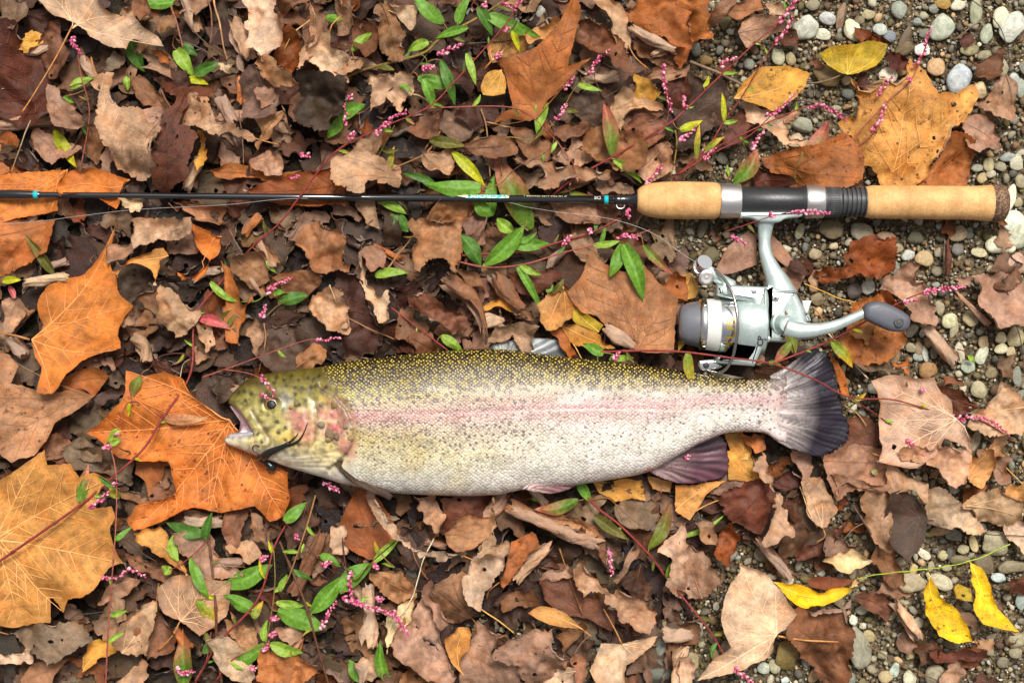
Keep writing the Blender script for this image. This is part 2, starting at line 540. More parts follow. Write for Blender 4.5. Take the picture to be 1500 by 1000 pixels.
def curl_lip(P, Q, nin, ed, w, amax):
    """roll the rim of a leaf up and inwards: P moved and lifted where it lies within w of the edge"""
    s = np.clip(w - ed, 0, None); a = np.clip(amax, .02, None)
    r = w / a; C = Q + nin * w
    on = (s > 0) & (amax > .05)
    P2 = np.where(on[:, None], C - nin * (r * np.sin(np.minimum(s / r, a)))[:, None], P)
    dz = np.where(on, r * (1 - np.cos(np.minimum(s / r, a))), 0)
    return P2, dz

LEAVES_MADE = []
def leaf_blade(name, outline, color, z, style='d', base=None, stalk=None, kind=None, seed=0, parent=None, origin=None, tilt=None, spot=None,
               lift=0.0, roll=None, veins=True, zmin=True, fine=1.0, cap=52):
    """One leaf. outline in photo pixels. Returns the blade object (the thing, or a part if parent is given)."""
    r = np.random.default_rng(seed)
    area = poly_area(outline); size = math.sqrt(area)
    h = float(np.clip(size / 19, 3.2, 7.5)) * fine
    rag = {'f': .35, 'd': .75, 'c': 1.3}.get(style[0], .7)
    poly = rag_outline(outline, h * .85, rag * min(1, size / 60), r, 's' not in style)
    arc_ = np.r_[0, np.cumsum(np.hypot(*np.diff(poly, axis=0).T))]
    tg_ = np.roll(poly, -1, 0) - np.roll(poly, 1, 0); nn_ = np.stack([-tg_[:, 1], tg_[:, 0]], 1); nn_ /= np.hypot(nn_[:, 0], nn_[:, 1])[:, None] + 1e-9
    ja = {'f': .9, 'd': 2.3, 'c': 3.0}[style[0]] * min(1.2, size / 60) * (0 if 'n' in style and size < 60 else 1)
    poly = poly + nn_ * (ja * (perlin(np.stack([arc_ / 13, arc_ * 0], 1), seed) + .7 * perlin(np.stack([arc_ / 5.5, arc_ * 0 + 4], 1), seed + 1)))[:, None]
    if style[0] != 'f' and 'x' not in style:       # the rim rolls inwards later: give it back beforehand
        tg_ = np.roll(poly, -1, 0) - np.roll(poly, 1, 0)
        sg_ = np.sign(np.sum(poly[:, 0] * np.roll(poly[:, 1], -1) - poly[:, 1] * np.roll(poly[:, 0], -1)))
        nn_ = np.stack([tg_[:, 1], -tg_[:, 0]], 1) * sg_; nn_ /= np.hypot(nn_[:, 0], nn_[:, 1])[:, None] + 1e-9
        poly = poly + (poly - poly.mean(0)) * .05 + nn_ * min(6.0, size * .065)
    lo, hi = poly.min(0), poly.max(0)
    gx, gy = np.meshgrid(np.arange(lo[0], hi[0], h), np.arange(lo[1], hi[1], h * .87))
    gx[1::2] += h / 2
    G = np.stack([gx.ravel(), gy.ravel()], 1) + r.normal(0, h * .12, (gx.size, 2))
    A, B = poly, np.roll(poly, -1, 0)
    G = G[inside(G, poly)]
    if len(G):
        e, _ = segdist(G, A, B); G = G[e > h * .5]
    holes = []
    if ('h' in style or (style[0] in 'dc' and r.random() < .3)) and len(G) > 20:     # eaten through
        for _ in range(r.integers(1, 4)):
            q = G[r.integers(len(G))]; rr = r.uniform(1.6, 3.6) + size * .012
            if segdist(q[None], A, B)[0][0] < rr * 1.8: continue
            t_ = np.linspace(0, 2 * math.pi, 13)[:-1]; el = r.uniform(.5, 1); an = r.uniform(0, 3.14)
            hq = np.stack([np.cos(t_), el * np.sin(t_)], 1) * (rr * r.uniform(.7, 1.25, 12))[:, None]
            hq = q + hq @ np.array([[math.cos(an), math.sin(an)], [-math.sin(an), math.cos(an)]])
            if any(np.hypot(*(hq.mean(0) - o_.mean(0))) < 14 for o_ in holes): continue
            holes.append(hq); G = G[~inside(G, hq)]; e_h, _ = segdist(G, hq, np.roll(hq, -1, 0)); G = G[e_h > 1.0]
    pts = np.vstack([poly, G] + holes); nb = len(poly)
    edg = [(i, (i + 1) % nb) for i in range(nb)]; k0 = nb + len(G)
    for hq in holes:
        edg += [(k0 + i, k0 + (i + 1) % len(hq)) for i in range(len(hq))]; k0 += len(hq)
    res = delaunay_2d_cdt([Vector(p) for p in pts], edg, [], 1, 1e-4)
    P = np.array([tuple(v) for v in res[0]]); T = [f for f in res[2] if len(f) == 3]
    if len(T) < 3: return None
    T = np.array(T, int)
    if holes:
        cen = P[T].mean(1); keep = np.ones(len(T), bool)
        for hp in holes: keep &= ~inside(cen, hp)
        T = T[keep]
    c0 = poly.mean(0)
    vb, vlines = make_veins(poly, base, kind, r)
    vA = np.vstack([l[:-1] for l, _ in vlines]) if vlines else np.zeros((0, 2))
    vB = np.vstack([l[1:] for l, _ in vlines]) if vlines else np.zeros((0, 2))
    prim = [l for l, k in vlines if k > .6]
    pA = np.vstack([l[:-1] for l in prim]) if prim else vA
    pB = np.vstack([l[1:] for l in prim]) if prim else vB
    amp = {'f': .065, 'd': .125, 'c': .19}.get(style[0], .04) * size * (.75 if size > 110 else 1.0)
    tl = tilt if tilt is not None else r.normal(0, .05 if style[0] == 'f' else .16, 2)
    wl = np.clip(size * .55, 18, 70); sd = int(r.integers(1e6))
    rr0 = r.uniform(0, 100)
    waves = []
    for i in range(5):
        a = r.uniform(0, math.pi); waves.append((math.cos(a), math.sin(a), wl * r.uniform(.5, 1.6), r.uniform(0, 6.28)))
    cup = r.normal(0, 1) * (.10 if style[0] == 'f' else .5) / size
    cax = r.uniform(0, math.pi); pk = {'f': 3.2, 'd': 3.2, 'c': 4.5}.get(style[0], 3) * min(1.8, size / 90)
    lipw = float(np.clip(size * .13, 5, 17)); lipm = {'f': 1.5, 'd': 2.7, 'c': 3.0}.get(style[0], 1.5)
    if 'e' in style: lipm += .6; lipw *= 1.3
    if 'n' in style: lipm = .35
    lipsign = 1
    folds = [(r.uniform(0, 6.28), r.normal(0, .16) * size, r.uniform(.18, .5) * r.choice([1, 1, -1]) * min(1, 90 / size), r.random() < .5) for _ in range(r.integers(1, 4))] if style[0] != 'f' else [(r.uniform(0, 6.28), r.normal(0, .2) * size, r.uniform(.1, .26) * min(1, 90 / size), True)]
    def H(P):
        d = P - c0
        z = d @ tl
        wx = P + 6 * np.stack([np.sin(P[:, 1] / 17 + rr0), np.sin(P[:, 0] / 19 + rr0)], 1)
        n1 = perlin(wx / wl, sd); n2 = perlin(wx / (wl * .45), sd + 5)
        if style[0] == 'f': z = z + amp * (1.2 * n1 + .3 * n2)
        else: z = z + amp * (1.1 * n1 - .9 * np.abs(n1) - .55 * np.abs(n2) + .4 * n2)
        for fa, fo, fs, fl_ in folds:                      # creases where the drying leaf has buckled
            q = d[:, 0] * math.cos(fa) + d[:, 1] * math.sin(fa) - fo + 4 * perlin(P / 30, sd + 9)
            z = z + fs * (np.sqrt(q * q + 2.0) if fl_ else np.maximum(q, 0) ** 1.15)
        u = d[:, 0] * math.cos(cax) + d[:, 1] * math.sin(cax)
        z = z + cup * u * u
        v, _ = segdist(P, vA, vB); v2, _ = segdist(P, pA, pB)
        z = z + pk * (1 - np.exp(-(v / 9) ** 2)) + pk * 1.5 * (1 - np.exp(-(v2 / 22) ** 2))
        ed, Q = segdist(P, A, B)
        n = P - Q; ln = np.hypot(n[:, 0], n[:, 1]); n = n / (ln[:, None] + 1e-9)
        bad = ln < .02
        if bad.any():
            # inward normal of the outline at boundary points
            nxt = {}
            tg = np.roll(poly, -1, 0) - np.roll(poly, 1, 0)
            sgn = np.sign(np.sum(poly[:, 0] * np.roll(poly[:, 1], -1) - poly[:, 1] * np.roll(poly[:, 0], -1)))
            nn = np.stack([-tg[:, 1], tg[:, 0]], 1) * sgn; nn /= np.hypot(nn[:, 0], nn[:, 1])[:, None] + 1e-9
            for i in np.where(bad)[0]:
                j = ((poly - P[i]) ** 2).sum(1).argmin(); n[i] = nn[j]
        mask = np.clip(.5 + .75 * (hnoise(Q, sd, size * .9, 4) ), 0, 1) ** 1.5
        P2, dz = curl_lip(P, Q, n, ed, lipw, lipm * mask)
        return P2, z + dz, ed, v
    P2, z_, ed, vd = H(P)
    if zmin: z_ = z_ - np.percentile(z_, 6)
    z_ = cap * np.tanh(np.maximum(z_, -4) / cap)
    zmed = z
    def rolled(P2, zz):
        if roll is None: return P2, zz
        ax, k = roll                      # bend round an axis (angle, curvature per pixel)
        d = P2 - c0; u = d[:, 0] * math.cos(ax) + d[:, 1] * math.sin(ax); w = -d[:, 0] * math.sin(ax) + d[:, 1] * math.cos(ax)
        R = 1 / k; u2 = (R - zz) * np.sin(u / R); z2 = R - (R - zz) * np.cos(u / R)
        if k < 0: z2 = z2
        return c0 + np.stack([u2 * math.cos(ax) - w * math.sin(ax), u2 * math.sin(ax) + w * math.cos(ax)], 1), z2
    zoff = 0.0
    P2, z_ = rolled(P2, z_)
    if roll is not None:
        zoff = -np.percentile(z_, 3); z_ = z_ + zoff; z_ = cap * np.tanh(np.maximum(z_, -3) / cap)
    W = atn(P2, z + z_, zs=z + 10)
    # face up
    a, b, c = W[T[:, 0]], W[T[:, 1]], W[T[:, 2]]
    flip = ((P[T[:, 1]] - P[T[:, 0]])[:, 0] * (P[T[:, 2]] - P[T[:, 0]])[:, 1] - (P[T[:, 1]] - P[T[:, 0]])[:, 1] * (P[T[:, 2]] - P[T[:, 0]])[:, 0]) > 0
    T[flip] = T[flip][:, ::-1]
    if origin is None:
        origin = np.array([*at(c0[0], c0[1], z + 10)]); origin[2] = z * S
    used = np.zeros(len(P), bool); used[T.ravel()] = True
    re = np.cumsum(used) - 1
    luv = np.stack([P[:, 0] - c0[0], P[:, 1] - c0[1], np.zeros(len(P))], 1)
    me = mesh_from(name, (W - origin)[used], re[T], True, {"luv": luv[used], "ed": ed[used], "vd": vd[used]})
    col = np.array(lin(color))
    sp = spot if spot is not None else (1.0 if 's' in style else float(r.uniform(0, .35)))
    jit = 1 + r.normal(0, .05)
    if parent is None:
        o = put(name, me, M['leaf'], None, tuple(np.clip(col * jit, 0, 1)) + (sp,), loc=origin)
    else:
        o = put(name, me, M['leaf'], parent, tuple(np.clip(col * jit, 0, 1)) + (sp,))
    top = o if parent is None else parent
    lum = col.mean()
    if veins and vlines and area > 900:
        VV, FF = [], []
        for line, k in vlines:
            if area < 5000 and k < .6: continue
            if 'n' not in style and style[0] != 'f':
                e_, _ = segdist(line, A, B); e_[0] = 99; bad_ = e_ < lipw * 1.05
                if bad_.any(): line = line[:int(np.argmax(bad_))]
                if len(line) < 3: continue
            ln = resample(line, max(4.0, h)) if len(line) > 2 else line
            P3, z3, _, _ = H(ln)
            if zmin: pass
            z3 = z3 - (np.percentile(H(P)[1], 6) if zmin else 0)
            P3, z3 = rolled(P3, z3)
            wv = (.55 + size * .0042) * k * np.linspace(1, .35, len(ln))
            tg = np.gradient(P3, axis=0); tg /= np.hypot(tg[:, 0], tg[:, 1])[:, None] + 1e-9
            nv = np.stack([-tg[:, 1], tg[:, 0]], 1)
            n0 = len(VV)
            zc = z + z3 + zoff
            ring = [atn(P3 + nv * wv[:, None], zc + .2, z + 10), atn(P3, zc + .8 * wv + .9, z + 10), atn(P3 - nv * wv[:, None], zc + .2, z + 10)]
            for i in range(len(ln)):
                for q in ring: VV.append(q[i] - origin)
            for i in range(len(ln) - 1):
                for j in range(2):
                    FF.append((n0 + 3 * i + j, n0 + 3 * i + 3 + j, n0 + 3 * i + 4 + j, n0 + 3 * i + 1 + j))
        if VV:
            vc = col * (1.15 if lum > .1 and color[0] > 190 else 1.5 if lum < .06 else .72)
            if color[0] > 190: vc = vc * .8 + np.array(lin((236, 200, 150))) * .2
            put("vein", mesh_from("vein", np.array(VV), FF, True), M['vein'], o if parent is None else top, tuple(np.clip(vc, 0, 1)))
    if stalk is not None:
        L = resample(np.asarray(stalk, float), 6)
        zz = np.linspace(z + 7, max(4, z + 4), len(L)) + 5 * np.sin(np.linspace(0, math.pi, len(L)))
        rad = np.linspace(1.9, 1.5, len(L)) * np.clip(size / 140, .55, 1.15); rad[-2:] *= 1.5
        V, F = tube_arrays(atn(L, zz), rad * S, 7)
        put("stalk", mesh_from("stalk", np.array(V) - origin, F), M['stalk'], o if parent is None else top, tuple(np.clip(np.array(lin((150, 100, 52))) * (.6 + lum * 2), 0, 1)))
    return o

def rolled_leaf(name, axis, rad, color, z, seed=0, parent=None, turn=None):
    """a leaf rolled up into a loose scroll along a line"""
    r = np.random.default_rng(seed)
    L = resample(axis, 4.0); n = len(L)
    s = np.linspace(0, 1, n)
    R = np.interp(s, np.linspace(0, 1, len(rad)), rad) * (1 + .10 * np.sin(s * 9 + r.uniform(0, 6)))
    tg = np.gradient(L, axis=0); tg /= np.hypot(tg[:, 0], tg[:, 1])[:, None]
    nv = np.stack([-tg[:, 1], tg[:, 0]], 1)
    m = 34
    a0 = r.uniform(-.4, .5); total = turn or r.uniform(4.6, 6.6)
    if r.random() < .5: nv = -nv
    V, luv, ed = [], [], []
    ph = r.uniform(0, 6.28, 4)
    zc = z + R.max() * .8
    f_ = np.linspace(0, 1, m)
    sl = .10 * np.abs(perlin(np.stack([f_ * 5, f_ * 0], 1), seed)) * 2 + .04 * np.abs(perlin(np.stack([f_ * 19, f_ * 0 + 3], 1), seed + 3)) + .10 * f_ * r.random()
    sr = .10 * np.abs(perlin(np.stack([f_ * 5, f_ * 0 + 9], 1), seed)) * 2 + .04 * np.abs(perlin(np.stack([f_ * 19, f_ * 0 + 13], 1), seed + 3)) + .10 * f_ * r.random()
    edge_n = perlin(np.stack([s * n / 6, s * 0], 1), seed + 8)
    dcum = s * (n - 1)
    ss = sl[None, :] + s[:, None] * (1 - sl - sr)[None, :]
    FF_ = np.broadcast_to(f_[None, :] * (.92 + .12 * edge_n[:, None]), (n, m))
    cr = perlin(np.stack([(ss * n * 4 / 26).ravel(), (FF_ * total * 1.3).ravel()], 1), seed + 21).reshape(n, m)
    cr2 = perlin(np.stack([(ss * n * 4 / 9).ravel(), (FF_ * total * 2.4).ravel()], 1), seed + 33).reshape(n, m)
    for i in range(n):
        for j in range(m):
            f = FF_[i, j]; u = ss[i, j]; k = u * (n - 1)
            q0 = np.array([np.interp(k, np.arange(n), L[:, 0]), np.interp(k, np.arange(n), L[:, 1])])
            i1 = min(n - 1, int(round(k)))
            th = -math.pi / 2 - .9 + a0 + total * f + .35 * math.sin(u * 6 + ph[0])
            rr = np.interp(k, np.arange(n), R) * (1.08 - .34 * f) * (1 + .26 * cr[i, j] - .18 * abs(cr2[i, j]) + .10 * math.sin(2 * th + ph[1]))
            q = q0 + nv[i1] * (rr * math.cos(th))
            V.append((q[0], q[1], zc + rr * .85 * math.sin(th)))
            luv.append((u * n * 4, f * total * R.mean(), 0)); ed.append(min(min(i, n - 1 - i) * 4, f * total * R.mean(), (1 - f) * total * R.mean()))
    V = np.array(V); V[:, 2] = np.maximum(V[:, 2], 1.0)
    W = atn(V[:, :2], V[:, 2], zs=zc)
    F = [(i * m + j, i * m + j + 1, (i + 1) * m + j + 1, (i + 1) * m + j) for i in range(n - 1) for j in range(m - 1)]
    o3 = np.array([*at(*L[n // 2], zc)]); o3[2] = z * S
    me = mesh_from(name, W - o3, F, True, {"luv": np.array(luv), "ed": np.array(ed, float), "vd": np.abs(np.mod(np.array(luv)[:, 0], 23) - 11)})
    return put(name, me, M['leaf'], None, tuple(np.array(lin(color)) * (1 + r.normal(0, .05))) + (float(r.uniform(0, .3)),), loc=o3)
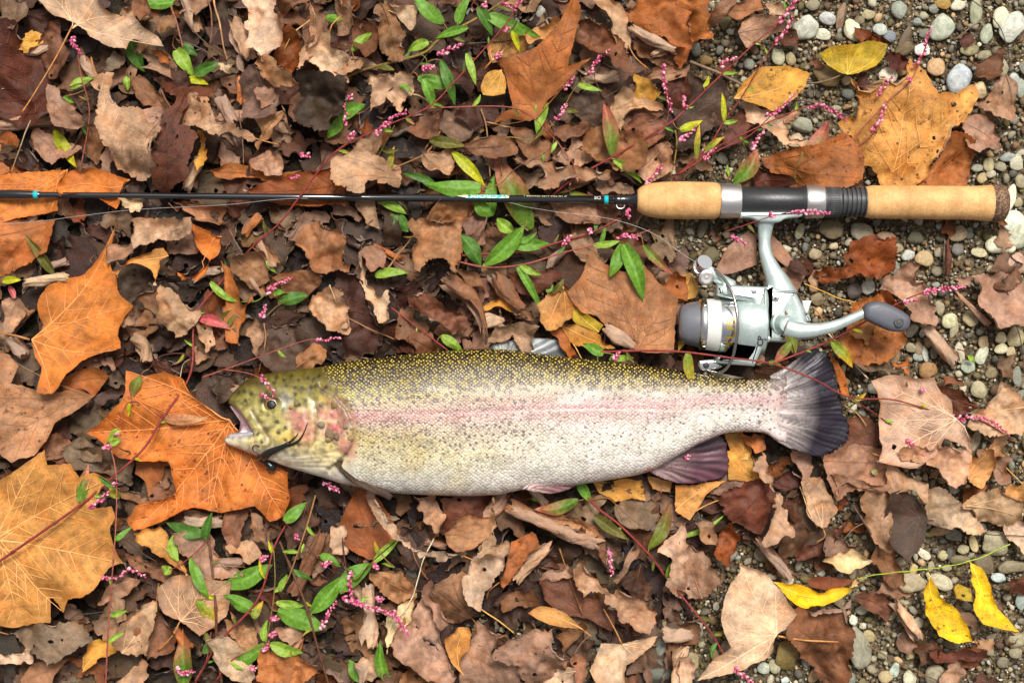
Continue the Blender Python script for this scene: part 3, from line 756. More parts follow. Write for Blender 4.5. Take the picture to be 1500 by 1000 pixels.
# tile, colour, height, style: outline | B vein base | S stalk | N name | L label      (tiles: a..i = a 3x3 grid of the photograph, x = photo pixels)
LEAF_DATA = """
a g 22 d: 0,0 110,0 125,60 90,100 80,135 0,100 0,-40
a m 20 d: -40,230 45,130 80,130 115,200 150,250 190,290 200,370 230,430 245,500 100,525 -40,505 | L dark red brown leaf under the long stalk of the big pale leaf
a b 22 d: 190,130 240,100 270,170 300,260 260,330 210,330 170,230
a p 24 d: -30,290 60,285 70,310 40,360 -30,400
a b 16 d: 600,330 680,400 690,460 620,460 590,400 570,350
a d 14 d: 650,290 790,310 820,360 720,400 670,350
a g 26 d: 440,290 490,220 530,240 520,300 480,300
a p 24 d: 430,720 450,600 480,690 470,760
a b 18 d: 360,560 410,540 440,640 410,700 370,680
a m 24 sdn: 700,355 750,355 830,380 900,400 870,440 830,450 790,490 780,560 830,570 855,600 820,700 810,760 760,780 720,825 680,780 690,740 740,720 690,680 680,620 730,560 740,500 790,450 780,420 740,400 | N oak_leaf | L thin rust brown lobed oak leaf with a hole above the rod
a p 25 d: 1080,700 1160,645 1210,690 1210,750 1120,740
a q 18 fe: 900,730 1000,700 1180,740 1300,735 1180,775 1000,775 870,745
a r 20 f: 1040,820 1180,770 1300,740 1410,720 1490,700 1490,890 1330,890 1150,870 | L wide rust brown leaf just above the rod, left of the crossing red stem
a b 22 d: 1190,-20 1340,-20 1310,20 1220,60 1190,30
a g 26 d: 1060,340 1110,300 1180,360 1190,490 1130,505 1060,500 1040,430
a p 34 d: 1100,390 1140,360 1185,400 1180,450 1130,465
a r 26 c: 1190,180 1240,120 1290,170 1280,250 1250,310 1210,280
a t 30 d: 1350,50 1400,90 1380,150 1330,260 1290,320 1300,230 1340,130
a T 34 d: 1310,235 1420,140 1430,210 1490,250 1490,340 1390,345 1360,280
a k 30 c: 1290,310 1330,330 1440,350 1490,360 1490,470 1430,530 1390,565 1310,530 1280,480 1310,420 | L dark purplish grey crinkled leaf with white mould specks
a c 24 d: 1110,520 1220,490 1230,520 1160,590 1110,635 1100,610 1130,560
a t 30 cs: 780,515 820,430 870,415 930,470 945,530 1020,555 1080,590 920,590 860,545 800,575
a t 34 c: 430,340 470,330 500,430 560,480 620,500 660,560 710,580 690,610 650,630 670,700 610,755 560,740 490,690 470,600 440,520 | L large crumpled tan leaf left of the rust oak leaf
a p 46 d: 600,480 660,465 730,480 735,520 690,560 640,540 590,510
a y 30 c: 845,720 860,640 845,560 870,565 890,640 880,720 860,760 | L small curled golden leaf standing between oak leaf and rust leaf
a T 44 e: 1045,-20 1200,-20 1160,60 1210,120 1200,200 1150,260 1110,245 1080,200 1065,130 1080,60 | L pale tan twisted leaf hanging from the top edge
a c 46 d: 1110,260 1160,250 1285,355 1230,360 1200,370 1120,310
a b 32 c: 640,80 740,60 755,120 700,140 680,130
a b 34 d: 565,-10 620,-20 650,60 610,90 570,40
a q 30 c: 640,205 710,215 735,250 710,275 680,250
a w 30 d: 940,270 1005,275 985,310 950,300
a p 44 d: 205,370 260,400 330,490 360,520 320,540 245,535 215,450
a y 18 c: -20,150 40,150 100,190 130,130 185,150 160,205 120,225 60,200 -20,195
a p 20 d: 340,640 250,600 150,560 140,640 230,700
a T 40 f: 145,-20 215,65 300,105 330,120 400,165 470,200 555,230 560,180 590,170 640,195 712,205 690,170 600,85 570,70 515,65 440,10 430,-60 160,-60 | B 312,112 | S 312,112 240,250 150,400 95,485 | N maple_leaf | L large pale tan maple leaf with a long stalk at the top edge
a o 24 fn: -30,760 120,738 300,732 250,800 255,910 210,915 100,935 -30,965 | L smooth orange leaf under the rod tip at the left edge
a o 30 fe: 250,800 300,740 380,715 470,745 565,775 540,830 500,905 440,870 370,850 255,860 | L orange leaf with curled rim behind the rod near the left edge
a w 28 c: 520,860 620,855 600,910 550,910 | L small crumpled cream yellow scrap just below the rod
b m 16 d: 1380,370 1490,340 1490,480 1420,470
b g 18 d: 450,480 540,500 570,580 500,600 430,560
b d 14 d: 560,420 640,440 680,520 560,560 500,500
b b 20 d: 340,510 430,470 430,590 350,590 290,560
b k 24 d: 980,420 1080,380 1140,440 1120,540 1060,520 1010,470 | L dark purplish leaf right of the pink flower spikes above the rod
b b 20 d: 740,560 800,560 910,620 900,680 820,690 780,640
b b 22 d: 880,560 1040,520 1070,560 960,600
b q 24 d: 1290,-20 1490,-20 1490,210 1350,140 1240,60
b t 26 d: 1130,-20 1220,60 1240,200 1180,180 1160,90 1080,-20
b O 20 dsn: 640,200 700,140 790,140 800,200 760,240 650,260
b O 26 d: 790,150 850,120 920,80 935,100 880,160 810,200
b q 30 fn: 1005,-20 1030,60 1010,150 975,290 1075,255 1000,320 930,400 880,440 850,500 800,515 720,510 650,530 700,480 740,470 720,380 700,300 660,260 760,240 830,210 880,170 940,100 970,40 | B 855,490 | N sycamore_leaf | L large smooth orange brown sycamore leaf above the rod, edge ragged
b y 40 fn: 600,370 630,310 690,300 710,350 705,400 650,410 610,405 | L small golden yellow leaf tucked against the smooth orange brown leaf
b b 30 c: 1020,100 1060,80 1150,130 1220,210 1250,320 1200,300 1100,220 1040,180
b p 24 d: 1370,290 1490,290 1490,340 1290,340
b t 30 e: 1170,460 1220,380 1300,430 1390,470 1310,470 1240,490 1210,560
b y 32 d: 1265,330 1330,355 1375,400 1330,440 1270,410
b c 26 c: 1050,600 1110,560 1250,590 1300,650 1280,730 1200,720 1100,690 1060,650
b b 28 d: 1230,560 1300,500 1400,520 1390,600 1300,640 1240,600
b t 26 d: 1290,680 1400,620 1430,720 1330,780 1280,750
b p 34 de: 750,690 850,700 1000,720 1150,740 1150,770 1000,770 900,810 860,800 880,730 760,710
b b 24 d: 530,640 620,600 760,590 750,660 690,680 560,660
b t 28 d: 360,660 460,650 490,720 470,750 360,720
b t 30 c: 100,350 200,320 300,330 290,400 250,470 200,410 130,480 140,400
b b 36 ce: 160,40 230,30 270,150 260,240 220,260 180,220
b T 38 e: 195,15 340,40 300,130 270,90 200,40
b t 28 d: -30,230 90,255 80,300 20,320 -30,310
b p 26 d: -20,0 50,80 40,140 -20,150
b b 24 d: 50,70 150,130 160,190 110,250 60,190
b t 22 d: 30,690 100,590 190,590 150,650 60,700
b t 26 d: -20,680 110,680 240,720 230,790 120,790 90,830 -20,800
b c 8 cn: 350,1000 440,870 545,870 520,960 500,1010
b p 20 d: 60,870 140,870 160,980 100,950
b p 22 d: 910,870 1100,860 1110,960 1030,960 950,930
b p 24 d: 1090,800 1230,790 1260,830 1110,830
c k 14 d: -20,350 150,340 180,440 170,520 80,560 60,620 -20,640 | L dark maroon leaf at left of the golden oval leaf, above the grip
c m 12 d: 180,560 260,470 290,540 240,620 180,620
c m 12 d: 430,110 480,130 510,190 440,190 400,170
c m 10 d: 760,350 790,310 820,390 780,385
c m 12 d: 860,240 930,230 990,270 950,300 900,290
c m 10 d: 800,140 860,160 880,190 820,185
c b 12 d: 1270,270 1340,230 1380,200 1370,310 1320,340 1280,310
c m 10 d: 1190,160 1240,140 1270,180 1230,200
c m 14 d: 320,720 440,760 470,800 300,810
c q 24 c: -20,-10 70,-10 100,100 100,190 60,170 -20,300
c b 22 d: 105,110 140,40 200,-10 240,-10 180,80 110,110
c c 20 d: 195,20 340,-10 360,30 300,60 260,90 190,60
c T 22 d: 345,10 430,20 450,50 380,65
c p 20 d: 240,150 280,90 340,70 440,110 400,140 330,170 270,210
c p 16 d: 1205,520 1280,500 1340,550 1370,640 1300,630 1270,650 1210,600
c p 18 d: 1340,350 1380,340 1430,400 1410,520 1330,490 1260,440 1320,420
c T 18 d: 280,440 340,470 400,500 450,560 440,600 520,600 510,630 440,620 380,560 290,520 | L pale tan torn strip of leaf below the golden oval leaf
c p 24 d: 400,500 480,480 500,490 470,530 400,515
c q 12 dsn: 370,690 470,660 600,640 680,605 740,680 740,770 690,800 600,800 490,790 420,740 | L orange brown leaf with dark cracks just above the reel seat
c v 22 fn: 585,235 650,200 740,190 815,175 885,190 870,240 830,285 720,320 640,290 | B 712,320 | N yellow_leaf | L olive yellow leaf with a torn edge lying on the pebbles
c y 26 fns: 220,425 260,350 340,290 450,280 560,310 530,370 480,430 390,480 340,460 260,430 | B 222,425 | N oval_leaf | L golden oval leaf with toothed edge beside the pebbles
c q 6 dsn: 1150,590 1200,600 1240,630 1225,760 1200,810 1000,810 1070,740 1130,660 | L orange brown leaf half hidden under the big golden sycamore leaf
c s 18 sfh: 965,285 985,310 1030,360 1060,430 1100,430 1160,430 1200,410 1250,375 1240,430 1200,500 1150,580 1130,650 1070,700 980,790 880,795 870,740 840,700 730,655 750,610 700,535 745,500 750,440 735,355 780,390 820,400 840,330 900,360 940,340 | B 900,795 | N sycamore_leaf | L big golden sycamore leaf with dark holes above the cork handle
d b 14 d: 600,300 690,280 700,380 650,470 560,480 560,400
d q 16 dn: -20,-10 210,-10 215,60 190,110 60,180 -20,200
d p 20 d: 10,330 80,310 100,390 60,450 20,450
d p 22 d: 470,90 580,80 570,120 500,150 480,180
d t 24 d: 580,-20 830,-20 830,30 740,70 690,60 600,90
d b 18 d: 1020,130 1140,120 1150,230 1080,270 1020,210
d k 18 d: 1140,440 1250,430 1330,480 1300,600 1190,630 1140,560
d k 20 c: 930,640 1040,640 1060,680 1000,760 930,740 900,680
d c 26 c: 1290,560 1340,510 1400,540 1400,600 1290,618
d t 24 d: 1070,460 1100,400 1150,470 1100,560 1080,510
d p 22 d: 840,600 900,570 830,520 840,560
d p 22 d: 400,580 480,570 490,630 440,600
d b 18 d: 190,920 270,890 300,960 240,1010 190,1010
d g 20 d: 280,960 350,920 430,960 440,1010 300,1010
d k 22 d: 400,740 520,690 560,720 440,770
d b 22 d: 1190,230 1300,200 1400,220 1330,300 1250,300
d c 30 c: 1300,100 1310,30 1380,-10 1490,50 1490,190 1380,190
d t 32 c: 1340,330 1420,280 1490,280 1490,460 1400,430 1330,370
d t 32 c: 695,270 740,290 850,370 830,430 770,480 740,440 700,420
d t 26 d: 840,430 900,420 920,520 890,540 850,470
d q 24 fe: 950,150 990,190 1020,260 1050,330 1100,290 1060,400 1040,530 970,500 950,280
d o 34 fe: 820,-10 900,20 965,40 940,120 910,160 880,230 770,250 760,200 820,210 890,150 840,80 | L upright curled orange leaf scrap left of the long red stem
d q 20 fn: 260,670 300,640 400,610 470,650 400,740 350,705 270,710
d o 26 fn: 500,5 455,85 400,165 345,215 280,230 195,270 160,345 175,440 125,495 150,570 180,610 175,720 250,715 300,640 380,570 530,530 520,450 575,345 515,300 500,230 470,150 | B 128,492 | S 128,492 60,474 -40,455 | N maple_leaf | L tall orange maple leaf at the left, above the pinkish orange leaf
d p 40 c: 500,420 600,355 605,395 540,440
d c 26 fsn: -20,545 30,560 70,610 45,680 180,715 260,715 350,700 400,740 340,790 240,850 200,930 150,990 90,1005 60,1020 -20,960 | B 400,738 | N sycamore_leaf | L pinkish orange leaf at the left edge between two bigger orange leaves
x q 14 fn: 200,660 240,668 239,695 230,715 217,728 210,704 197,694
x o 26 fs: 185,542 211,551 245,544 272,554 299,582 341,612 352,640 391,680 428,687 432,731 415,758 394,765 374,740 326,750 286,747 241,764 197,777 187,762 200,740 235,728 252,718 245,680 173,670 143,643 122,633 146,619 180,588 185,575 | B 341,613 | N sycamore_leaf | L big orange sycamore leaf under the open mouth of the trout
d s 46 fe: 480,205 540,150 620,110 700,95 722,130 680,150 690,210 665,270 650,200 600,170 540,185 510,235 | N curled_leaf | L golden leaf strip arching over at the right shoulder of the tall orange leaf
e d 14 d: 0,200 80,220 100,320 160,420 150,550 0,560 -20,400
e b 20 d: 290,470 380,460 420,540 330,555
e b 22 d: 260,360 370,440 350,520 240,480
e m 20 d: 720,200 860,190 940,210 850,300 780,290
e b 20 d: 500,190 590,210 610,270 540,260
e q 26 d: 1390,260 1440,205 1490,220 1490,320 1440,300
e p 24 d: 80,120 110,95 190,100 180,180 130,195
e T 34 e: 80,130 130,270 180,330 190,270 220,410 180,425 150,370 100,300
e b 34 ce: 305,310 350,280 430,340 530,400 530,450 470,480 420,430 350,400 310,360 | L brown crumpled leaf curl above the trout's back
e y 24 fe: 610,350 690,295 740,320 780,390 760,385 680,360 615,370 | N yellow_leaf | L golden yellow leaf tip between two brown rolled leaves
e c 40 c: 310,-10 500,-10 500,200 480,210 440,130 380,140 340,190 305,120 330,70 | L hanging ribbed tan leaf directly below the teal lettering
e c 28 fn: 1080,95 1130,160 1230,200 1300,170 1380,260 1450,310 1440,400 1430,550 1300,545 1200,500 1100,390 1030,370 970,290 1030,220 | B 1285,525 | N sycamore_leaf | L broad smooth tan leaf left of the reel spool
e v 34 fn: 970,305 1000,310 1050,370 1130,430 1110,460 1010,420 990,380 | N yellow_leaf
e y 34 fse: 930,420 1000,415 1090,450 1180,530 1050,540 980,500 | N yellow_leaf | L orange yellow leaf touching the trout's back by the dorsal fin
e O 42 d: 960,275 900,300 845,370 890,440 920,440 990,400 985,320 | B 958,275 | S 958,275 955,262 | N oval_leaf | L small tan pointed oval leaf left of the broad tan leaf
e q 34 d: 890,440 960,460 1010,560 990,575 950,520
e p 50 d: 640,500 680,440 740,425 840,440 820,470 830,530 790,550 740,470 700,490 | L pinkish leaf flap bent over the trout's dorsal fin
f p 14 fn: 140,200 200,90 290,20 320,60 320,170 200,210 | L mauve brown leaf behind the reel stem
f p 14 fn: 375,30 440,90 505,195 440,170 385,110
f p 12 fn: 430,180 535,210 490,300 450,240
f r 16 cs: 690,190 720,90 800,60 880,70 885,190 840,220 760,200 720,230 600,230 560,190 | L rotting orange leaf with black patches on the gravel
f p 18 c: 880,240 940,210 970,150 1010,180 990,230 1060,270 1070,420 990,410 960,330 870,290 820,300
f q 16 cs: 740,350 880,300 950,340 960,460 920,520 840,590 760,580 680,540 630,530 720,470 690,420 | L blotchy orange brown leaf under the reel's crank knob
f O 26 d: 720,470 820,430 840,470 800,510
f o 20 fsn: 630,530 670,590 700,640 725,740 690,730 665,650 | N narrow_leaf
f p 14 d: 1270,230 1380,220 1471,280 1490,400 1390,440 1340,440 1290,350 | L pinkish brown brittle leaf lying flat on the gravel at the right
f p 14 d: 1180,220 1260,225 1230,265 1190,255
f m 14 d: 1110,700 1200,720 1260,780 1190,810 1130,780
f b 14 d: 1115,650 1200,660 1210,690 1130,690
f m 10 fn: 700,830 800,830 850,900 830,1010 650,1010 720,900
f g 18 d: 740,590 960,610 900,630 760,620
f o 22 d: 930,590 980,570 980,640 910,600
f y 16 fn: 180,900 260,890 300,970 280,1010 220,1010 200,950
f q 22 c: 250,910 350,895 350,960 310,975
f t 20 d: 1330,920 1390,930 1380,990 1330,1010
f y 20 fn: -20,215 40,210 70,260 60,310 -20,330
f p 22 d: 320,560 360,545 350,600 320,600
f t 20 c: 1380,680 1460,770 1490,860 1380,900 1230,860 1290,790
f T 26 fh: 810,670 890,645 1080,650 1110,720 1150,750 1170,820 1270,930 1250,970 1130,920 1090,1000 1000,1060 820,1030 850,860 820,740 | B 1180,835 | N maple_leaf | L pale tan slotted leaf right of the tail fin
g m 16 d: 190,20 280,0 290,50 250,60
g g 14 d: 290,-10 560,-10 575,90 550,140 500,110 340,70
g d 14 d: 1240,320 1320,230 1380,300 1260,420
g b 14 d: 650,880 740,850 760,780 680,700 600,760
g g 20 d: 30,790 200,740 350,740 400,800 340,830 230,895 170,860 120,820
g c 24 fn: 80,990 140,920 290,900 230,970 220,1010 90,1010
g T 28 e: -20,890 140,850 165,915 -20,915
g p 24 d: 420,665 500,560 600,560 540,620 470,650
g b 22 d: 560,440 640,470 740,550 730,580 640,530 580,490
g b 22 d: 980,260 1060,250 1050,330 1010,420 970,380
g t 28 c: 980,410 1060,390 1120,440 1080,480 1010,440
g p 26 d: 1070,250 1150,330 1150,400 1090,380
g p 22 d: 760,350 890,350 960,480 1060,520 900,530 820,450
g t 26 fn: 670,600 750,540 900,545 1000,560 980,700 860,800 780,740 700,690 | B 775,735 | S 775,735 740,800 680,860 | N maple_leaf | L flat tan maple leaf among the sprigs at lower left
g c 22 d: 970,730 1090,760 1100,870 1050,870 1000,800
g T 26 d: 900,800 1000,800 1060,880 1080,1010 960,940
g t 28 d: 600,900 640,960 600,1010 470,1010 560,960
g q 28 c: 1130,870 1260,880 1370,940 1240,1010 1120,980
g p 22 d: 1180,770 1290,730 1310,790 1250,830
g T 26 d: 1430,330 1490,320 1490,450 1430,440
g t 34 d: 500,820 570,700 665,660 640,870 540,865 | L tan angular leaf standing above the small golden curled leaf
g y 26 fe: 350,960 360,870 400,820 500,800 520,860 420,910 390,930 | N yellow_leaf | L golden yellow curled leaf near the bottom left
g s 34 fe: 570,345 680,320 740,400 815,545 720,480 640,430 580,380 | N yellow_leaf | L yellow fold of leaf hanging below the big orange sycamore leaf
g s 30 fn: -30,140 60,90 190,-5 210,60 320,50 360,110 420,90 480,120 440,180 430,240 500,230 515,280 490,330 510,420 540,480 480,500 420,590 370,620 300,640 270,700 240,650 215,630 220,740 150,745 40,770 -30,745 | B -30,385 | N sycamore_leaf | L big golden sycamore leaf with pale veins at the left edge
h m 14 d: 430,195 650,195 640,300 540,290 460,350 440,250 | L dark red brown leaf pocket just under the trout's belly
h g 16 d: 1180,230 1330,220 1370,280 1290,330 1200,300
h d 14 d: 1200,570 1290,500 1330,620 1320,690
h b 18 d: 930,790 1020,740 1060,760 960,860
h y 16 fs: 1080,130 1300,120 1310,215 1250,210 1180,220 1110,180
h O 18 f: 1320,110 1430,130 1420,180 1340,170
h r 20 fn: 0,290 60,170 130,180 200,270 245,350 190,440 120,470 20,410 -10,360 | L rust brown leaf under the pectoral fin
h p 22 d: 210,820 300,720 370,650 420,760 440,860 490,970 420,990 330,930
h p 18 d: 510,950 590,760 690,790 650,870 780,900 770,1010 520,1010
h b 20 d: 400,570 520,530 570,620 560,720 450,740 400,640
h b 22 d: 680,640 830,590 850,660 700,690
h c 26 c: 130,540 220,520 300,560 310,630 220,640
h w 30 d: 200,730 290,650 320,620 300,720 220,800 200,870
h p 30 de: 350,600 390,560 420,640 460,720 430,760 380,690
h q 22 ds: 740,400 820,360 850,420 780,470 700,580 680,570 720,470
h T 34 de: 110,165 150,190 220,290 300,390 400,425 500,430 530,455 430,460 330,430 240,360 180,300 130,230 | N curled_leaf | L long pale curled leaf edge sweeping below the pectoral fin
h t 30 de: 320,195 400,195 440,270 430,330 400,345 350,280
h t 26 d: 640,330 655,200 665,430 590,440
h c 34 d: 445,350 520,295 630,290 635,350 570,420 490,410
h m 22 f: 850,560 960,500 1000,560 1080,620 1140,680 1190,690 1170,780 1030,720 940,700 870,630 | B 1040,705 | S 1040,705 1000,600 940,420 | N maple_leaf | L dark red brown maple leaf with star shaped veins below the trout
h p 30 d: 845,555 900,520 970,500 1000,540 900,560
h t 40 ce: 1010,470 1060,500 1110,580 1190,630 1180,680 1130,660 1140,610 1080,600 1040,630 1010,550
h t 34 ce: 1190,590 1250,620 1320,680 1350,700 1310,790 1250,740 1200,720
h p 30 d: 1170,550 1250,440 1290,430 1230,520 1190,570
h T 36 de: 545,490 600,430 700,400 730,410 690,500 610,600 600,660 570,650 540,580 | L pale tan boat shaped leaf below the belly of the trout
h b 34 ce: 1000,330 1150,400 1150,490 1080,420 920,340
h p 34 cs: 660,870 770,780 870,770 915,745 910,840 960,880 950,950 870,1000 800,990 770,900 | L pinkish cracked leaf at the middle of the bottom edge
h O 40 fn: 805,700 860,672 960,700 1040,770 930,760 850,730 | B 1040,770 | S 1040,770 1085,805 | K N | N narrow_leaf | L small orange tan pointed leaf lying on the dark maple leaf
h s 36 fe: 440,800 500,765 560,760 550,850 520,900 525,970 480,930 450,860 | N yellow_leaf | L twisted golden yellow leaf left of the pinkish cracked leaf
h T 32 f: 1100,880 1120,830 1210,830 1370,800 1310,880 1230,930 1230,1010 1110,1010 1070,950 | B 1210,835 | S 1210,835 1180,770 1130,680 | N maple_leaf | L pale tan heart shaped leaf with stalk beside bottom grey stones
h T 28 d: 870,1010 920,940 1000,935 1010,1010
h b 22 d: 990,880 1050,890 1050,960 1020,1000 1000,950
h t 26 d: 1360,430 1471,330 1480,650 1400,560 1430,460
h T 26 d: 1430,860 1500,850 1500,1010 1420,1000
i y 20 fn: 195,0 290,0 340,140 200,125
i s 22 fs: -30,150 190,130 110,190 30,300 -30,260 | N yellow_leaf | L golden leaf under the anal fin, notched edge
i m 16 d: 170,220 220,150 380,130 390,230 330,340 240,320
i p 22 d: 460,-10 550,10 560,60 530,140 490,60
i t 22 d: 520,130 590,120 650,250 600,330 550,270
i m 20 d: 480,440 620,370 720,300 700,330 600,440 500,470
i m 12 d: 740,620 830,590 910,690 880,730 800,680
i m 12 d: 1050,850 1180,870 1280,840 1290,880 1190,905 1080,900
i m 12 d: 1400,580 1490,500 1490,620 1420,620
i p 12 d: 1120,960 1180,910 1220,960 1180,1010 1110,1010
i m 12 d: 1270,960 1360,990 1360,1010 1260,1010
i b 18 d: 830,480 870,360 900,420 950,560 900,580
i p 22 d: 840,610 880,570 1000,620 920,630
i p 14 d: 1170,680 1230,700 1290,780 1240,770
i t 16 d: 1270,810 1360,820 1330,860 1280,850
i T 22 d: -20,870 40,900 50,980 -20,1010
i p 22 d: -20,380 60,430 160,550 60,620 -20,590
i r 24 cs: 140,440 190,300 240,390 190,490 | L rusty gold crumpled scrap left of the dark brown folded leaf
i p 24 d: 50,310 130,300 150,410 100,400
i g 26 s: 600,440 640,340 700,400 775,415 710,445 650,450
i p 20 dn: 620,30 740,-10 900,20 890,130 830,170 740,150 670,190 640,120 | L broad mauve brown leaf just below the tail fin with white chip
i p 34 de: 670,190 640,100 760,130 880,150 830,175 720,150
i p 24 d: 760,200 820,170 890,160 890,300 880,420 830,380 790,280
i k 28 fn: 890,180 950,160 1020,220 1060,290 1030,400 960,470 900,410 870,330 | B 1030,290 | N maple_leaf | L dark purplish leaf with pale curved veins at the lower right
i t 32 d: 890,50 960,110 1055,140 1040,220 980,170 900,180
i t 26 c: 940,-10 1240,-10 1200,130 1120,140 1080,60 950,30
i T 24 de: 1060,180 1100,170 1180,230 1320,350 1230,350 1060,300 1040,250
i t 22 d: 1200,230 1260,190 1360,175 1440,220 1440,290 1380,320 1290,300
i O 24 d: 1230,60 1320,-10 1340,80 1280,150 1220,120
i O 18 d: 1400,160 1490,140 1490,230 1390,210
i T 18 d: 1390,320 1490,310 1490,450 1410,380
i t 36 de: 300,60 350,20 390,150 440,240 470,355 330,385 380,280 385,140 330,110 | L tan blade folded like a horn below the anal fin
i b 18 ce: 490,690 700,640 700,800 690,960 620,1010 540,900 450,780 | L brown deeply crinkled leaf right of the large tan leaf
i T 30 f: 245,470 330,500 390,560 450,640 490,700 450,760 410,800 390,880 290,940 60,990 130,890 200,840 165,720 200,580 | B 410,797 | S 410,797 520,815 720,825 | N maple_leaf | L large pale tan leaf with stalk at the bottom, right of red stem
i r 26 fn: 535,560 600,545 750,560 660,600 560,590 | N narrow_leaf
i w 28 d: 625,480 720,425 815,480 700,515 | K N | N oval_leaf | L small cream oval leaf above the long yellow leaf
i Y 34 fe: 395,565 480,570 580,600 690,590 760,550 720,610 620,670 540,685 480,660 | K N | N yellow_leaf | L long bright yellow leaf curled along the green stem end
i v 24 fsh: 1170,600 1190,575 1250,600 1260,660 1180,640 | N yellow_leaf | L small holed yellow leaf between the two bright yellow leaves
i Y 30 fs: 1060,525 1085,570 1110,620 1200,700 1240,770 1265,830 1180,830 1110,800 1050,700 1040,610 | B 1058,525 | K N | N yellow_leaf | L bright yellow speckled leaf, left one of two hanging from the green stem
i Y 30 fs: 1250,485 1300,510 1330,580 1360,680 1450,780 1380,770 1300,750 1260,690 1260,600 1240,560 | B 1250,485 | K N | N yellow_leaf | L bright yellow wavy leaf, right one of two hanging from the green stem
"""
# rolled leaves: tile colour height radii(tile units): axis points
ROLL_DATA = """
a p 22 34,26: -30,545 120,530 260,515
a p 34 26,32,20: 945,410 980,470 1015,545
a t 30 34,42,36: 1000,70 1030,160 1075,265
a b 22 16,24: 1030,230 1040,320
a q 24 22,30,18: 1040,325 1040,390 1035,460
a t 22 24,34: 345,230 380,290 430,350
b t 30 22,34,26: 1235,110 1350,170 1465,222
d w 38 20,26,22: 90,250 200,232 300,218 | L cream rolled leaf pointing at the tall orange maple leaf
e b 38 52,46,30,16: 425,215 500,270 565,320 600,390 622,490 | L thick brown rolled leaf tapering down to the trout's back
e b 26 30,44,30: 640,200 710,290 785,375 | L brown rolled leaf right of the thick tapering one
e t 44 26,34,26: 1130,430 1200,480 1275,525 | L pinkish tan little scroll lying on the broad tan leaf
f p 16 10,16: 1165,285 1240,350 1325,440
f m 14 12,18,12: 1137,50 1142,150 1135,245
f t 16 22,40,26: 1040,420 1100,500 1185,605 | L long tan curled leaf right of the crank knob on gravel
g b 26 26,36,38: 1400,330 1330,480 1250,640
h t 30 20,30,24: 920,385 830,470 740,570
h c 36 30,38,46,52: 690,215 800,270 930,320 1140,400 | L long tan rolled leaf under the belly and pelvic fin
h T 26 30,40,46: 105,560 115,700 112,870
h t 20 46,50: 90,890 130,1010
i p 22 20,26: 310,370 400,470 485,565
i t 20 22,34,26: 900,640 960,720 1030,820
d c 24 24,30: 1110,60 1140,110 1190,180
e t 30 20,26: -20,300 5,370 15,450
"""
# ---------------------------------------------------------------- labels: look + nearest things one can find
LM = [("the cork butt", 1462, 296), ("the rear cork grip", 1360, 296), ("the black thread ring", 1245, 294), ("the reel seat", 1130, 292), ("the front cork grip", 995, 292),
      ("the teal rod lettering", 710, 285), ("the rod tip ferrule", 25, 285), ("the middle of the rod blank", 330, 287), ("the reel stem", 1125, 355), ("the reel spool", 1020, 472), ("the reel body", 1140, 450),
      ("the crank knob", 1300, 465), ("the bail roller", 1030, 398), ("the tail fin", 1200, 590), ("the anal fin", 1020, 675), ("the pelvic fin", 805, 710), ("the pectoral fin", 540, 700),
      ("the trout's eye", 403, 588), ("the trout's open mouth", 338, 620), ("the dorsal fin", 800, 510), ("the trout's nape", 520, 525), ("the trout's belly", 680, 728),
      ("the big golden sycamore leaf", 1325, 200), ("the golden oval leaf", 1133, 128), ("the olive yellow leaf", 1250, 86), ("the holed rust oak leaf", 265, 200),
      ("the big pale leaf", 180, 40), ("the tall orange maple leaf", 110, 440), ("the pinkish orange leaf", 60, 590), ("the big orange sycamore leaf", 290, 680),
      ("the smooth orange brown leaf", 800, 120), ("the broad smooth tan leaf", 915, 430), ("the rotting orange leaf", 1255, 385), ("the pale slotted leaf", 1340, 615),
      ("the golden leaf at the left edge", 70, 790), ("the large pale tan bottom leaf", 1100, 900), ("the bright yellow leaf pair", 1420, 890), ("the long yellow leaf", 1195, 865),
      ("the star veined dark leaf", 850, 880), ("the pink flower chain", 540, 880), ("the smartweed leaves at lower left", 400, 890), ("the green smartweed clump", 650, 110),
      ("the dark purplish leaf", 1325, 750), ("the hanging ribbed leaf", 645, 350), ("the long red stem", 300, 440), ("the top right corner", 1490, 10), ("the top left corner", 10, 10),
      ("the bottom left corner", 10, 990), ("the bottom right corner", 1490, 990), ("the right edge", 1490, 520), ("the heart shaped leaf", 920, 960)]
def direction(dx, dy):
    a = math.degrees(math.atan2(-dy, dx)) % 360
    return ["right of", "above right of", "above", "above left of", "left of", "below left of", "below", "below right of"][int((a + 22.5) // 45) % 8]
def rel_phrases(x, y):
    d = sorted(LM, key=lambda l: math.hypot(l[1] - x, l[2] - y))
    out = []
    for l in d[:6]:
        r_ = math.hypot(l[1] - x, l[2] - y)
        out.append(("beside " if r_ < 14 else direction(x - l[1], y - l[2]) + " ") + l[0])
    return out
USED = {}
PEND = []          # (object, x, y, look, weight)
def later_label(o, x, y, look): PEND.append((o, x, y, look))
